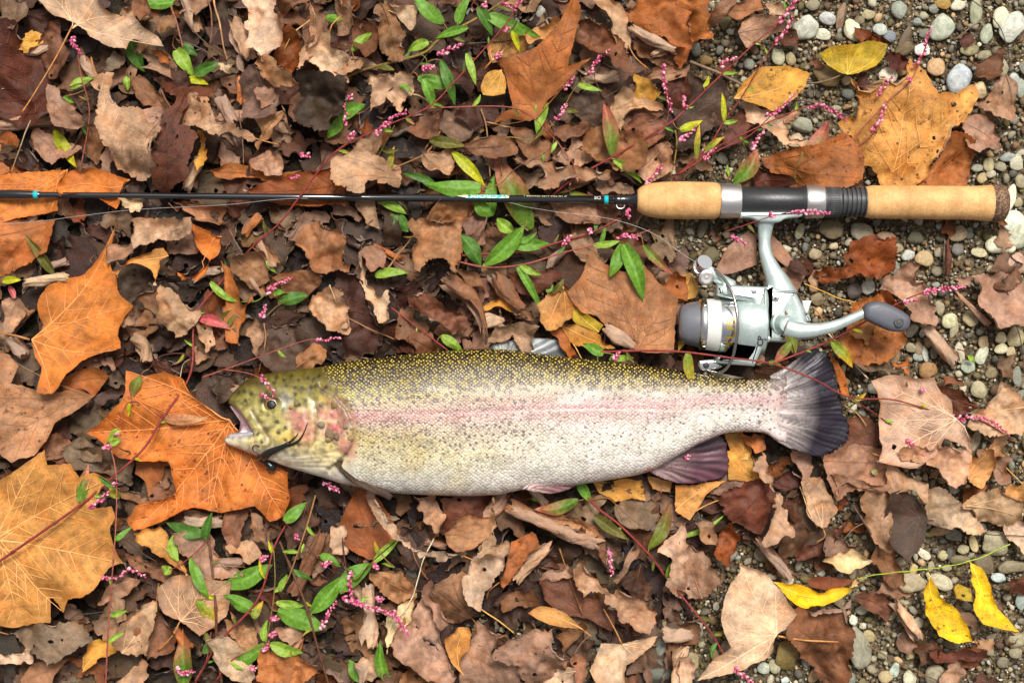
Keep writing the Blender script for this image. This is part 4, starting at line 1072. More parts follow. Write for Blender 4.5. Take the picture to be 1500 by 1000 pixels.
def finish_labels():
    from collections import Counter
    first = Counter("%s %s" % (look, rel_phrases(x, y)[0]) for _, x, y, look in PEND)
    for o, x, y, look in PEND:
        rp = rel_phrases(x, y)
        c = ["%s %s" % (look, rp[0])] if first["%s %s" % (look, rp[0])] == 1 else []
        for a in range(len(rp)):
            for b in range(a + 1, len(rp)): c.append("%s %s, %s" % (look, rp[a], rp[b]))
        nm = [l[0] for l in sorted(LM, key=lambda l: math.hypot(l[1] - x, l[2] - y))[:5]]
        c += ["%s between %s and %s" % (look, nm[a], nm[b]) for a in range(4) for b in range(a + 1, 5)]
        c = [q for q in c if len(q.split()) <= 16] or ["%s %s" % (look, q) for q in rp]
        pick = next((q for q in c if q not in USED), c[0])
        USED[pick] = 1
        o["label"] = pick
    seen = {}
    for o, x, y, look in PEND: seen.setdefault(o["label"], []).append((y, o))
    for lb, v in seen.items():
        if len(v) == 2:
            v.sort(key=lambda q: q[0])
            w = lb.split()[:14]
            v[0][1]["label"] = " ".join(w) + ", upper one"; v[1][1]["label"] = " ".join(w) + ", lower one"

# ---------------------------------------------------------------- build the traced leaves
NOUNS = {}
def shape_word(poly):
    X = poly - poly.mean(0); w = np.linalg.eigvalsh(X.T @ X); ar = poly_area(poly)
    sz = "tiny" if ar < 500 else "small" if ar < 1500 else "medium" if ar < 4000 else "large"
    el = math.sqrt(w[1] / (w[0] + 1e-9))
    return sz + (" long" if el > 2.3 else " broad" if el < 1.25 else "")
li = 0
for line in LEAF_DATA.strip().splitlines():
    parts = [p.strip() for p in line.split('|')]
    head, pts = parts[0].split(':', 1)
    tile, ck, z, st = head.split()
    if st[0] not in "dcf": st = "d" + st
    opt = {}
    for p in parts[1:]:
        if not p: continue
        k, _, v = p.partition(' ')
        opt[k] = v
    poly = parse_pts(tile, pts)
    base = parse_pts(tile, opt['B'])[0] if 'B' in opt else None
    stalk = parse_pts(tile, opt['S']) if 'S' in opt else None
    rr = np.random.default_rng(li + 7)
    color = np.clip(np.array(PAL[ck]) + rr.normal(0, 7) + rr.normal(0, 1.5, 3), 20, 255)
    name = opt.get('N') or {'c': 'crumpled_leaf', 'f': 'flat_leaf', 'd': 'dry_leaf'}[st[0]]
    fine = .8 if poly_area(poly) > 9000 else 1.0
    if stalk is None and rr.random() < .18 and poly_area(poly) > 1200 and st[0] != 'f':
        i = ((poly - poly.mean(0)) ** 2).sum(1).argmax(); b_ = poly[i]; d_ = (b_ - poly.mean(0)); d_ /= np.hypot(*d_)
        stalk = np.array([b_ - d_ * 2, b_ + d_ * 14 + rr.normal(0, 3, 2), b_ + d_ * rr.uniform(25, 42) + rr.normal(0, 7, 2)]); base = b_
    o = leaf_blade(name, poly, color, float(z) * 1.25 + (8 if poly_area(poly) > 9000 and st[0] == 'f' else 0), st, base, stalk, opt.get('K'), li + 100, fine=fine)
    li += 1
    if o is None: continue
    tag(o, None, "leaf", "fallen leaves on the ground")
    if 'L' in opt: o["label"] = opt['L']; USED[opt['L']] = 1
    else:
        c = poly.mean(0); c = np.clip(c, [5, 5], [1495, 995])
        adj = {'c': 'crumpled', 'f': 'smooth', 'd': 'dry'}[st[0]]
        if 'e' in st: adj = 'curled'
        later_label(o, c[0], c[1], "%s %s %s leaf" % (shape_word(poly), adj, CNAME[ck]))
for line in ROLL_DATA.strip().splitlines():
    parts = [p.strip() for p in line.split('|')]
    head, pts = parts[0].split(':', 1)
    tile, ck, z, rad = head.split()
    ax = parse_pts(tile, pts); rr = np.random.default_rng(li)
    color = np.clip(np.array(PAL[ck]) + rr.normal(0, 6), 20, 255)
    o = rolled_leaf("rolled_leaf", ax, [float(q) * KT for q in rad.split(',')], color, float(z), li + 300); li += 1
    tag(o, None, "leaf", "fallen leaves on the ground")
    L_ = [p[2:] for p in parts[1:] if p.startswith('L ')]
    if L_: o["label"] = L_[0]; USED[L_[0]] = 1
    else:
        c = ax.mean(0); later_label(o, c[0], c[1], "rolled up %s leaf" % CNAME[ck])

# ---------------------------------------------------------------- the lower layer of litter
def generic_outline(kind, size, r):
    a = []
    if kind == 'lobed':
        lob = [(90, 1.0), (38, .92), (142, .92), (-18, .62), (198, .62)]
        lob.sort()
        lob = sorted([(x % 360, y) for x, y in lob])
        seq = sorted([(342, .62), (38, .92), (90, 1.0), (142, .92), (198, .62)], key=lambda q: (q[0] + 60) % 360)
        for i, (ang, rad) in enumerate(seq):
            ang += r.normal(0, 5); rad *= r.uniform(.8, 1.1)
            a += [(ang - 15, rad * .68), (ang - 8, rad * .74), (ang, rad), (ang + 8, rad * .72), (ang + 15, rad * .66)]
            if i < 4: a.append((ang + 26, .42 + r.uniform(-.05, .08)))
        a += [(250, .30), (270, .12), (290, .30)]
        P = np.array([(q * math.cos(math.radians(t)), q * math.sin(math.radians(t))) for t, q in a])
    elif kind == 'oval':
        t = np.linspace(0, 2 * math.pi, 22, endpoint=False)
        P = np.stack([np.cos(t), .52 * np.sin(t) * (1 - .25 * np.cos(t))], 1) * (1 + .05 * (-1) ** np.arange(22))[:, None]
    else:
        k = r.integers(6, 10); t = np.sort(r.uniform(0, 2 * math.pi, k)); q = r.uniform(.55, 1.05, k)
        P = np.stack([q * np.cos(t), .8 * q * np.sin(t)], 1)
    th = r.uniform(0, 2 * math.pi); R = np.array([[math.cos(th), -math.sin(th)], [math.sin(th), math.cos(th)]])
    return P @ R.T * size

def litter_weight(x, y):
    """how much litter lies here: thick on the left, thinning out on the gravel bar at the right"""
    edge = 985 if y < 520 else 1180 if y < 800 else 1010
    return 1.0 if x < edge else 0.0
r = np.random.default_rng(5)
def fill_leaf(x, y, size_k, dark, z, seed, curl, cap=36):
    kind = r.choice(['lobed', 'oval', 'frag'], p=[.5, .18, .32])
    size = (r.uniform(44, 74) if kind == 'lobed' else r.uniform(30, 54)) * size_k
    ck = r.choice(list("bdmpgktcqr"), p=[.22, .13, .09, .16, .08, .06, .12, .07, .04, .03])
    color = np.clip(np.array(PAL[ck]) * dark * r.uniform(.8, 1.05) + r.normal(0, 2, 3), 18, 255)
    poly = generic_outline(kind, size, r) + np.array([x, y])
    st = r.choice(['d', 'c', 'de', 'f'], p=[.4, .3, .2, .1])
    roll = (r.uniform(0, 6.28), r.uniform(.6, 1.7) / size) if r.random() < curl else None
    o = leaf_blade("litter_leaf", poly, color, z, st, None, None, None, seed, roll=roll, tilt=r.normal(0, .14, 2), fine=1.15, cap=cap)
    return o, kind, ck
def spread(n, gap, ok, x_out=8):
    pts, t = [], 0
    while len(pts) < n and t < 20000:
        t += 1
        x, y = r.uniform(-x_out, 1230), r.uniform(-x_out, 1000 + x_out)
        if litter_weight(x, y) < .5 or not ok(x, y): continue
        if any((x - a) ** 2 + (y - b) ** 2 < gap * gap for a, b in pts): continue
        pts.append((x, y))
    return pts
# the bottom of the litter: nobody could count it, one mass
acc = dict(V=[], F=[], luv=[], ed=[], vd=[], col=[]); nacc = 0
bed = [(x, y, 1.1, .55, float(r.uniform(0, 3)), .25, 11) for x, y in spread(430, 38, lambda x, y: True, 150)]  # lower layers coloured darker: the shade of the gaps painted in
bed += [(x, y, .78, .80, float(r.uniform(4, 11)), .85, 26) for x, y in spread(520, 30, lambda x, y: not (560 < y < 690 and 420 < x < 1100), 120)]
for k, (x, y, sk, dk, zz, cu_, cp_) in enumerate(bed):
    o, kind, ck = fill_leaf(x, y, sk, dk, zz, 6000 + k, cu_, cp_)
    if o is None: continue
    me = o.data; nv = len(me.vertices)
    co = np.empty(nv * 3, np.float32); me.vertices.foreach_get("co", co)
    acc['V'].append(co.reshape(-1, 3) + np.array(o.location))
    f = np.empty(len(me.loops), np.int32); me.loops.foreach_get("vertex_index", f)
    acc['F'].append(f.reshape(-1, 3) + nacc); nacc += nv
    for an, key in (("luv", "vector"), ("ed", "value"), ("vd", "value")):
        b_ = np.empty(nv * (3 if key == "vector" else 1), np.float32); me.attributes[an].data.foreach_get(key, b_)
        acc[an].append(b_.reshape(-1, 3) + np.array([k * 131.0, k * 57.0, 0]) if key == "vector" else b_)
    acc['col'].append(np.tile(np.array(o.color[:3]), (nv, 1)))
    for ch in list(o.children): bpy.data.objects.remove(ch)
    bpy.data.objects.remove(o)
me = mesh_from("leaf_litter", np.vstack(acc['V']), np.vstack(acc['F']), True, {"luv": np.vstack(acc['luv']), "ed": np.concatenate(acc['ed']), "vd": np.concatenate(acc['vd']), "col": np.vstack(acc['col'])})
tag(put("leaf_litter", me, M['litter'], None, (1, 1, 1, .2)), "bed of decaying leaves, darkened with painted shade, at the bottom of the litter", "leaf litter", None, "stuff")
# single leaves of the middle layer, in the gaps the traced ones leave
cents = []
for line in LEAF_DATA.strip().splitlines():
    hd, pts = line.split('|')[0].split(':', 1); cents.append(parse_pts(hd.split()[0], pts))
def free(x, y):
    if 545 < y < 700 and 400 < x < 1130: return False
    p = np.array([[x, y]])
    return not any(inside(p, q)[0] for q in cents)
for k, (x, y) in enumerate(spread(95, 44, free)):
    o, kind, ck = fill_leaf(x, y, .82, .95, float(r.uniform(6, 14)), 7000 + k, .7, 34)
    if o is None: continue
    tag(o, None, "leaf", "fallen leaves on the ground")
    later_label(o, np.clip(x, 5, 1495), np.clip(y, 5, 995), "%s %s leaf in litter" % (CNAME[ck], {'lobed': 'lobed', 'oval': 'oval', 'frag': 'torn'}[kind]))
# loose scrolls of rolled up leaf
for k, (x, y) in enumerate(spread(34, 70, lambda x, y: free(x, y) and abs(y - 288) > 26 and 10 < x < 1180 and 10 < y < 990)):
    a = r.uniform(0, math.pi); ln = r.uniform(16, 34); u_ = np.array([math.cos(a), math.sin(a)]); n_ = np.array([-u_[1], u_[0]])
    ax = np.array([np.array([x, y]) - u_ * ln, np.array([x, y]) + n_ * r.normal(0, 5), np.array([x, y]) + u_ * ln])
    ck = r.choice(list("ttppbTcqd")); r0 = r.uniform(6.5, 12.5)
    o = rolled_leaf("rolled_leaf", ax, [r0 * r.uniform(.6, 1), r0, r0 * r.uniform(.5, 1.1)], np.clip(np.array(PAL[ck]) + r.normal(0, 6), 20, 255), float(r.uniform(12, 26)), 9000 + k)
    tag(o, None, "leaf", "fallen leaves on the ground")
    later_label(o, x, y, "small rolled up %s leaf" % CNAME[ck])
# a few scraps on the gravel
for k in range(48):
    x, y = r.uniform(1000, 1490), r.uniform(10, 990)
    size = r.uniform(10, 30); ck = r.choice(list("bmpqrt"))
    poly = generic_outline('frag', size, r) + np.array([x, y])
    o = leaf_blade("leaf_scrap", poly, np.array(PAL[ck]) * r.uniform(.7, 1), float(r.uniform(6, 13)), 'd', None, None, None, 4000 + k)
    if o is None: continue
    tag(o, None, "leaf", "fallen leaves on the ground")
    later_label(o, x, y, "little %s leaf scrap" % CNAME[ck])

# ---------------------------------------------------------------- pebbles
PEB = """
c 525,115,60,55,0,190,190,172 608,147,38,25,0,196,192,170 730,130,35,50,-25,200,195,165 410,240,32,42,-15,188,184,152 465,255,22,32,-20,150,135,100 680,75,22,60,10,140,115,90 625,80,40,28,20,178,178,172 850,130,30,28,0,172,177,166 890,155,30,30,0,120,125,130 935,45,35,42,-20,138,142,128 1010,95,22,18,0,130,135,125 1110,118,58,54,-20,168,172,152 1055,145,45,22,0,108,108,92 960,160,18,65,25,100,85,65 960,210,45,30,-20,108,92,66 1035,215,35,28,0,206,206,196 1095,290,42,38,10,184,148,108 1190,345,54,70,20,170,176,178 1185,20,34,28,0,192,187,162 1120,15,35,30,0,150,120,60 1265,55,28,55,0,150,150,122 1310,150,28,46,10,162,166,142 1370,80,38,50,10,202,197,168 1420,120,52,74,30,187,187,172 1375,290,28,38,0,155,145,120 1430,340,26,26,0,172,178,168 1455,380,22,42,0,142,147,132 1235,210,46,30,0,152,142,106 1300,240,32,24,0,140,132,104 1280,390,35,36,0,192,168,128 885,325,42,35,15,226,217,196 620,330,58,46,20,122,102,66 710,405,30,28,0,88,88,80 710,350,25,22,0,172,152,112 515,540,50,34,15,152,152,132 485,605,36,32,0,192,168,138 430,665,18,18,0,170,165,150 100,262,28,28,0,122,96,54 60,215,26,32,0,100,95,85 1440,700,30,36,0,177,172,147 1320,710,25,30,0,162,152,116 1270,725,30,18,0,150,146,128 1400,675,35,22,0,152,157,152 1370,720,25,22,0,140,134,110 1330,750,22,18,0,172,164,138 1290,770,22,28,20,166,146,106 1410,862,25,70,15,217,207,182 1430,960,60,50,20,207,212,192 1445,870,20,22,0,160,146,112 1460,780,26,30,0,150,140,110 560,20,30,26,0,128,120,98 800,60,30,24,0,166,154,118 760,90,24,22,0,120,110,84 1080,40,24,20,0,130,128,116
f 505,25,20,36,20,166,161,126 640,20,52,46,0,112,98,72 770,30,52,52,0,142,132,112 880,55,46,28,10,172,142,117 1000,55,40,30,0,96,92,72 1185,35,42,34,-10,152,132,102 1235,35,22,26,0,120,120,112 1370,85,62,46,10,217,212,182 1450,40,54,62,0,187,187,162 1440,165,46,46,0,177,142,122 1280,118,38,20,10,177,167,132 1185,105,30,28,0,110,105,98 970,125,30,28,0,187,187,178 1040,145,40,36,0,177,152,112 925,100,28,22,0,150,135,102 800,270,32,34,20,182,182,172 740,285,36,36,0,92,82,76 805,232,18,18,0,172,160,120 1100,115,20,22,0,142,132,112 1060,120,18,16,0,120,112,92 120,130,38,36,0,96,86,58 570,120,30,28,0,162,147,116 650,90,20,16,0,186,168,138 580,320,36,28,0,132,117,86 1150,410,40,34,-10,197,192,152 1240,405,32,36,0,162,147,112 1105,355,25,35,10,157,147,116 1170,450,18,40,15,152,142,112 1370,485,28,26,0,197,182,142 1370,530,30,24,0,202,192,157 1415,545,26,24,0,192,172,132 1435,480,34,52,10,182,167,127 1300,505,26,32,0,162,137,102 1290,560,26,42,25,187,187,162 1195,550,22,46,-10,187,177,152 1230,610,36,30,0,152,157,137 1330,630,30,30,0,127,112,82 1275,710,34,42,-15,167,157,127 1060,625,42,36,0,152,117,76 915,560,25,46,10,132,107,76 1015,570,28,18,20,147,152,142 1045,555,15,36,-10,187,187,172 1080,545,18,30,0,122,122,107 985,525,24,22,0,162,152,122 1015,530,20,30,0,142,122,96 1035,460,15,22,20,192,192,177 985,455,20,36,40,177,172,152 1440,650,26,42,0,132,132,117 880,580,22,24,0,142,128,98 1380,360,26,30,0,160,150,118 1330,380,20,24,0,128,120,100 1100,200,28,22,0,120,110,90 1330,190,26,20,0,150,140,110 1360,180,20,26,0,180,170,140
i 1350,400,72,56,10,162,152,122 1420,500,62,36,0,132,122,96 1365,545,36,23,0,177,187,182 1300,490,46,46,0,112,97,76 1255,400,20,36,-15,187,167,122 1210,425,28,22,0,172,162,127 995,505,20,26,0,187,162,112 1110,565,56,34,20,187,177,147 990,570,62,42,10,167,152,122 1140,505,22,15,0,150,142,112 1070,500,16,26,0,160,150,120 1195,470,46,22,0,122,112,82 750,840,56,98,-20,142,137,117 805,795,30,26,0,162,147,106 770,685,26,20,0,167,167,147 735,725,20,26,0,202,202,182 775,755,16,16,0,190,186,160 450,880,62,66,30,132,112,64 350,935,30,26,20,177,182,162 395,930,26,32,0,167,162,132 530,910,20,26,0,140,138,126 875,975,32,30,0,172,152,112 910,945,25,36,20,172,182,167 945,795,22,17,0,132,142,137 940,830,18,26,0,112,127,116 980,880,18,26,0,162,152,106 65,775,30,42,10,167,162,142 15,805,25,36,0,132,127,112 145,670,15,18,0,170,166,146 40,910,36,46,0,147,132,96 900,700,26,32,0,152,142,112 1455,650,22,42,0,142,152,142 1090,965,46,46,0,152,142,117 980,985,30,40,-20,197,192,162 1440,820,42,36,0,152,142,112 1435,870,30,26,0,142,132,106 440,985,20,15,0,192,202,192 1170,360,40,26,0,120,116,100 1120,450,22,22,0,172,160,120 1150,440,22,30,0,90,88,80 860,880,22,20,0,150,142,116 720,980,30,26,0,130,132,120 1380,910,30,26,0,120,112,92
h 370,355,30,32,0,107,97,76 310,520,36,30,0,98,98,92 1385,850,36,58,30,114,118,108 1360,950,72,56,0,96,97,86 1440,775,26,26,0,162,152,127 1385,755,20,36,20,142,127,92 1410,715,15,36,-20,132,132,117 1330,885,20,15,0,142,150,146 1265,980,26,62,0,116,118,108 1040,860,46,30,0,86,86,76 1110,800,62,40,0,76,71,60 840,730,40,26,0,97,92,76
b 855,45,28,36,20,162,162,152 565,175,28,28,0,192,182,142 610,135,18,15,0,170,160,136 650,70,15,12,0,150,142,120 830,95,15,18,0,140,138,124 430,10,30,22,0,152,142,112 700,60,14,12,0,120,116,100
"""
def stone_mesh(k):
    r = np.random.default_rng(900 + k)
    bm = bmesh.new(); bmesh.ops.create_icosphere(bm, subdivisions=3, radius=1)
    d = [(r.normal(0, 1, 3), r.uniform(.6, .92)) for _ in range(r.integers(5, 12))]
    ph = r.uniform(0, 6, 6)
    ex = r.uniform(1.9, 2.5)
    for v in bm.verts:
        c = np.array(v.co); c = c / (np.abs(c) ** ex).sum() ** (1 / ex)
        for nrm, h in d:
            nn = nrm / np.linalg.norm(nrm); s = c @ nn
            if s > h: c = c - nn * (s - h) * .8
        c = c * (1 + .05 * math.sin(3 * c[0] + ph[0]) * math.sin(2.5 * c[1] + ph[1]) + .03 * math.sin(6 * c[1] + ph[2]) * math.sin(5 * c[0] + ph[3]))
        v.co = c
    me = bpy.data.meshes.new("pebble"); bm.to_mesh(me); bm.free()
    me.polygons.foreach_set("use_smooth", np.ones(len(me.polygons), bool)); me.materials.append(M['pebble'])
    return me
STONES = [stone_mesh(k) for k in range(24)]
def stone_colour(c):
    c = np.array(c); l = c.mean(); sp = c.max() - c.min()
    b = "white" if l > 198 else "pale" if l > 165 else "mid" if l > 125 else "dark"
    hue = "grey" if sp < 28 else "olive" if c[1] >= c[0] - 8 else "buff" if l > 140 else "brown"
    if b == "white" and hue != "grey": b, hue = "pale", "cream"
    return ("" if b == "mid" else b + " ") + hue
GRID = {}
def fits(x, y, rad, gap=.86):
    for i in range(int((x - 70) // 40), int((x + 70) // 40) + 1):
        for j in range(int((y - 70) // 40), int((y + 70) // 40) + 1):
            for a, b, q in GRID.get((i, j), ()):
                if (a - x) ** 2 + (b - y) ** 2 < ((q + rad) * gap) ** 2: return False
    return True
def note(x, y, rad): GRID.setdefault((int(x // 40), int(y // 40)), []).append((x, y, rad))
r = np.random.default_rng(21)
npeb = 0
def pebble(x, y, rx, ry, rot, c, z0=0.0):
    global npeb
    hz = min(rx, ry) * r.uniform(.38, .62)
    o = put("pebble", STONES[npeb % len(STONES)], None, None, lin(np.clip(c, 0, 255)))
    o.location = at(x, y, z0 + hz * .55)
    o.scale = (rx * S, ry * S, hz * S)
    o.rotation_euler = (r.normal(0, .12), r.normal(0, .12), math.radians(rot))
    tag(o, None, "pebble", "pebbles of the gravel bar")
    el = max(rx, ry) / min(rx, ry); m_ = max(rx, ry)
    sz = "large" if m_ > 17 else "medium" if m_ > 10.5 else "small"
    later_label(o, x, y, "%s %s %s pebble" % (sz, stone_colour(c), "oblong" if el > 1.6 else "oval" if el > 1.2 else "round"))
    npeb += 1
    note(x, y, math.sqrt(rx * ry))
for line in PEB.strip().splitlines():
    tile, rest = line.split(' ', 1)
    for w in rest.split():
        v = list(map(float, w.split(',')))
        x, y = tp(tile, v[0], v[1])
        pebble(x, y, v[2] * KT * 1.03, v[3] * KT * 1.03, -v[4], v[5:8], 1.0)
STONE_COLS = [(150, 140, 114), (126, 114, 90), (102, 92, 74), (168, 160, 134), (86, 80, 70), (190, 182, 156), (148, 118, 82), (120, 118, 106), (106, 96, 60), (130, 122, 104), (146, 144, 132), (172, 142, 104), (92, 72, 54), (112, 88, 62)]
def on_gravel(x, y):
    return x > 985 + 40 * math.sin(y / 60) or (640 < x < 800 and y < 80) or (y > 880 and x > 560)
tries = 0
while npeb < 292 and tries < 6000:
    tries += 1
    x, y = r.uniform(990, 1515), r.uniform(-10, 1010)
    if not on_gravel(x, y): continue
    if 1035 < x < 1190 and 330 < y < 520: continue
    rad = r.uniform(7.5, 12.5)
    if not fits(x, y, rad): continue
    e = r.uniform(1.0, 2.1)
    pebble(x, y, rad * math.sqrt(e), rad / math.sqrt(e), r.uniform(0, 180), np.array(STONE_COLS[r.integers(len(STONE_COLS))]) + r.normal(0, 10), 0)
# smaller stones and grit: one mass
def ico(sub):
    bm = bmesh.new(); bmesh.ops.create_icosphere(bm, subdivisions=sub, radius=1)
    V = np.array([v.co[:] for v in bm.verts]); F = np.array([[v.index for v in f.verts] for f in bm.faces]); bm.free(); return V, F
def mass(name, label, items, sub, group=None):
    V0, F0 = ico(sub); n = len(items); nv = len(V0)
    rr = np.random.default_rng(77 + sub)
    V = np.zeros((n * nv, 3)); F = np.zeros((n * len(F0), 3), int); C = np.zeros((n * nv, 3))
    for i, (x, y, z, rad, c) in enumerate(items):
        e = rr.uniform(.75, 1.35); th = rr.uniform(0, 3.14)
        q = V0 * (1 + rr.normal(0, .13, (nv, 1))) * np.array([rad * e, rad / e, rad * rr.uniform(.5, .8)])
        q = np.stack([q[:, 0] * math.cos(th) - q[:, 1] * math.sin(th), q[:, 0] * math.sin(th) + q[:, 1] * math.cos(th), q[:, 2]], 1)
        V[i * nv:(i + 1) * nv] = q * S + np.array([*at(x, y, 0)]) + np.array([0, 0, z * S])
        F[i * len(F0):(i + 1) * len(F0)] = F0 + i * nv
        C[i * nv:(i + 1) * nv] = lin(np.clip(c, 0, 255))
    o = put(name, mesh_from(name, V, F, True, {"col": C}), M['grain'])
    return tag(o, label, "gravel", None, "stuff")
items = []
for rad_lo, rad_hi, n_, tr in ((4.2, 7.2, 1500, 10000), (2.2, 4.2, 5600, 22000)):
    k = 0
    for _ in range(tr):
        if k >= n_: break
        x, y = r.uniform(975, 1620), r.uniform(-110, 1110)
        if r.random() < .2: x = r.uniform(600, 1000); y = r.choice([r.uniform(-20, 90), r.uniform(870, 1020)])
        if not on_gravel(x, y): continue
        rad = r.uniform(rad_lo, rad_hi)
        if not fits(x, y, rad, .9): continue
        note(x, y, rad); k += 1
        items.append((x, y, rad * .25 - 1, rad, np.array(STONE_COLS[r.integers(len(STONE_COLS))]) * r.uniform(.75, 1.12) + r.normal(0, 6)))
mass("fine_gravel", "fine gravel filling the gaps between the pebbles", items, 2)
items = []
for _ in range(29000):
    x, y = r.uniform(960, 1620), r.uniform(-110, 1110)
    if r.random() < .25: x = r.uniform(560, 1000)
    if not on_gravel(x, y): continue
    items.append((x, y, r.uniform(-3, 0), r.uniform(.7, 2.3), np.array(STONE_COLS[r.integers(len(STONE_COLS))]) * r.uniform(.75, 1.25)))
mass("coarse_sand", "coarse sand grains on the ground between the stones", items, 1)
# ---------------------------------------------------------------- trout
FZ = 66.0                     # height of the fish's middle plane (px)
TOP = np.array([(334, 590), (336, 582), (340, 576), (348, 568), (360, 557), (380, 549), (404, 545), (440, 540), (472, 537), (500, 531), (568, 522), (650, 514), (717, 511), (765, 514), (840, 524), (925, 533), (966, 538), (1028, 547), (1063, 553), (1090, 556), (1118, 555), (1140, 553), (1152, 552)], float)
BOT = np.array([(1152, 648), (1138, 645), (1120, 634), (1090, 632), (1060, 635), (1023, 650), (985, 672), (954, 689), (920, 698), (843, 710), (765, 717), (731, 724), (670, 726), (578, 722), (526, 713), (500, 708), (476, 700), (428, 686), (400, 676), (378, 668), (350, 657), (332, 650), (327, 644)], float)
MOUTH = np.array([(331, 640), (345, 637), (360, 638), (374, 637), (368, 626), (358, 612), (349, 600), (341, 597)], float)
outline = np.vstack([TOP, BOT, MOUTH])
def interp_curve(c, x):
    o = np.argsort(c[:, 0]); return np.interp(x, c[o, 0], c[o, 1])
def dense(c, step=2.2):
    c = np.vstack([c, c[:1]]); out = []
    for a, b in zip(c[:-1], c[1:]):
        k = max(1, int(np.hypot(*(b - a)) / step))
        out += [a + (b - a) * t / k for t in range(k)]
    return np.array(out)
def smooth_curve(c, step=6):
    return resample(c, step)
outl = dense(np.vstack([smooth_curve(TOP), smooth_curve(BOT), smooth_curve(MOUTH)]), 2.4)
def fish_height(P):
    x, y = P[:, 0], P[:, 1]
    t0, b0 = interp_curve(TOP, x), interp_curve(BOT, x)
    u = np.clip((y - t0) / (b0 - t0 + 1e-6), 0, 1) * 2 - 1
    T = np.interp(x, [325, 345, 370, 400, 450, 520, 620, 760, 880, 960, 1040, 1100, 1150], [10, 17, 27, 36, 46, 52, 55, 54, 45, 37, 27, 18, 4])
    z = T * np.sqrt(np.clip(1 - np.abs(u) ** 2.3, 0, 1))
    A, B = outl, np.roll(outl, -1, 0)
    ed, _ = segdist(P, A, B)
    k = np.clip(ed / 13.0, 0, 1)
    zed = np.sqrt(np.clip(1 - (1 - k) ** 2, 0, 1)) * T
    w = np.clip((430 - x) / 30, 0, 1)
    z = z * (1 - w) + np.minimum(z, zed) * w
    return z, ed, (u + 1) / 2
def line_d(P, pts):
    L = resample(np.array(pts, float), 3.0); d, _ = segdist(P, L[:-1], L[1:]); return d
def gauss(d, s): return np.exp(-(d / s) ** 2)
lo, hi = outl.min(0), outl.max(0)
hs = 2.5
gx, gy = np.meshgrid(np.arange(lo[0], hi[0], hs), np.arange(lo[1], hi[1], hs * .87)); gx[1::2] += hs / 2
G = np.stack([gx.ravel(), gy.ravel()], 1)
G = G[inside(G, outl)]
e_, _ = segdist(G, outl, np.roll(outl, -1, 0)); G = G[e_ > hs * .55]
pts = np.vstack([outl, G]); nb = len(outl)
res = delaunay_2d_cdt([Vector(p) for p in pts], [(i, (i + 1) % nb) for i in range(nb)], [], 1, 1e-4)
FP = np.array([tuple(v) for v in res[0]]); FT = np.array([f for f in res[2] if len(f) == 3], int)
fz, fed, fu = fish_height(FP)
x, y = FP[:, 0], FP[:, 1]
relief = np.zeros(len(FP))
GILL = [(470, 566), (492, 578), (512, 598), (523, 625), (519, 650), (505, 668), (484, 683)]
PRE = [(466, 585), (470, 604), (468, 626), (464, 646), (452, 660)]
MAX = [(352, 600), (364, 618), (376, 636), (392, 650)]
MAX2 = [(374, 600), (388, 622), (401, 642), (398, 652)]
gd = line_d(FP, GILL); inner = x < np.interp(y, [566, 578, 598, 625, 650, 668, 683], [470, 492, 512, 523, 519, 505, 484])
relief += np.where(inner, 4.0 * gauss(gd, 9) , -4.0 * gauss(gd, 6)) * (y > 560) * (y < 690)
relief -= 1.6 * gauss(line_d(FP, PRE), 3)
relief += 3.2 * gauss(line_d(FP, MAX), 7); relief -= 2.4 * gauss(line_d(FP, MAX2), 3.2)
for k in range(4):
    relief -= 1.4 * gauss(line_d(FP, [(402 + 6 * k, 668 + k * 3.6), (450, 664 + k * 5.5), (500 - 6 * k, 657 + k * 8)]), 2.2)
relief -= 3.0 * gauss(np.hypot(x - 403, (y - 591) * 1.15), 11)
relief += 2.4 * gauss(np.abs(np.hypot(x - 403, (y - 591) * 1.15) - 15), 3.5)
relief -= 1.8 * gauss(line_d(FP, [(345, 580), (352, 577)]), 3)
relief += 1.1 * perlin(FP / 9, 3) * np.clip((540 - x) / 60, 0, 1) * (x > 380)
relief += 1.2 * perlin(FP / np.array([60, 30]), 4)
# lateral line
LAT = [(525, 600), (600, 603), (700, 600), (850, 596), (1000, 598), (1130, 601)]
relief -= .7 * gauss(line_d(FP, LAT), 2.0)
k = np.clip(fed / 6, 0, 1)
ztop = fz + relief * k
# colours along the flank
def C(*c): return np.array(lin(c))
def keyed(u, ks, cs):
    cs = np.array(cs); return np.stack([np.interp(u, ks, cs[:, i]) for i in range(3)], 1)
fwd = keyed(fu, [0, .10, .20, .30, .37, .43, .50, .60, .72, .84, .93, 1], [C(66, 56, 14), C(94, 80, 24), C(128, 114, 52), C(166, 152, 98), C(178, 152, 128), C(178, 122, 118), C(172, 148, 124), C(178, 162, 116), C(196, 184, 142), C(208, 201, 176), C(214, 208, 196), C(196, 186, 172)])
aft = keyed(fu, [0, .08, .17, .26, .34, .42, .50, .58, .70, .85, 1], [C(76, 64, 18), C(108, 92, 38), C(156, 140, 98), C(178, 158, 142), C(184, 140, 138), C(186, 146, 142), C(200, 180, 170), C(212, 200, 188), C(222, 213, 198), C(224, 217, 206), C(204, 188, 180)])
wt = np.clip((x - 600) / 260, 0, 1)[:, None]
col = fwd * (1 - wt) + aft * wt
tail = np.clip((x - 1040) / 90, 0, 1)[:, None]
col = col * (1 - .45 * tail) + .45 * tail * C(196, 176, 176)
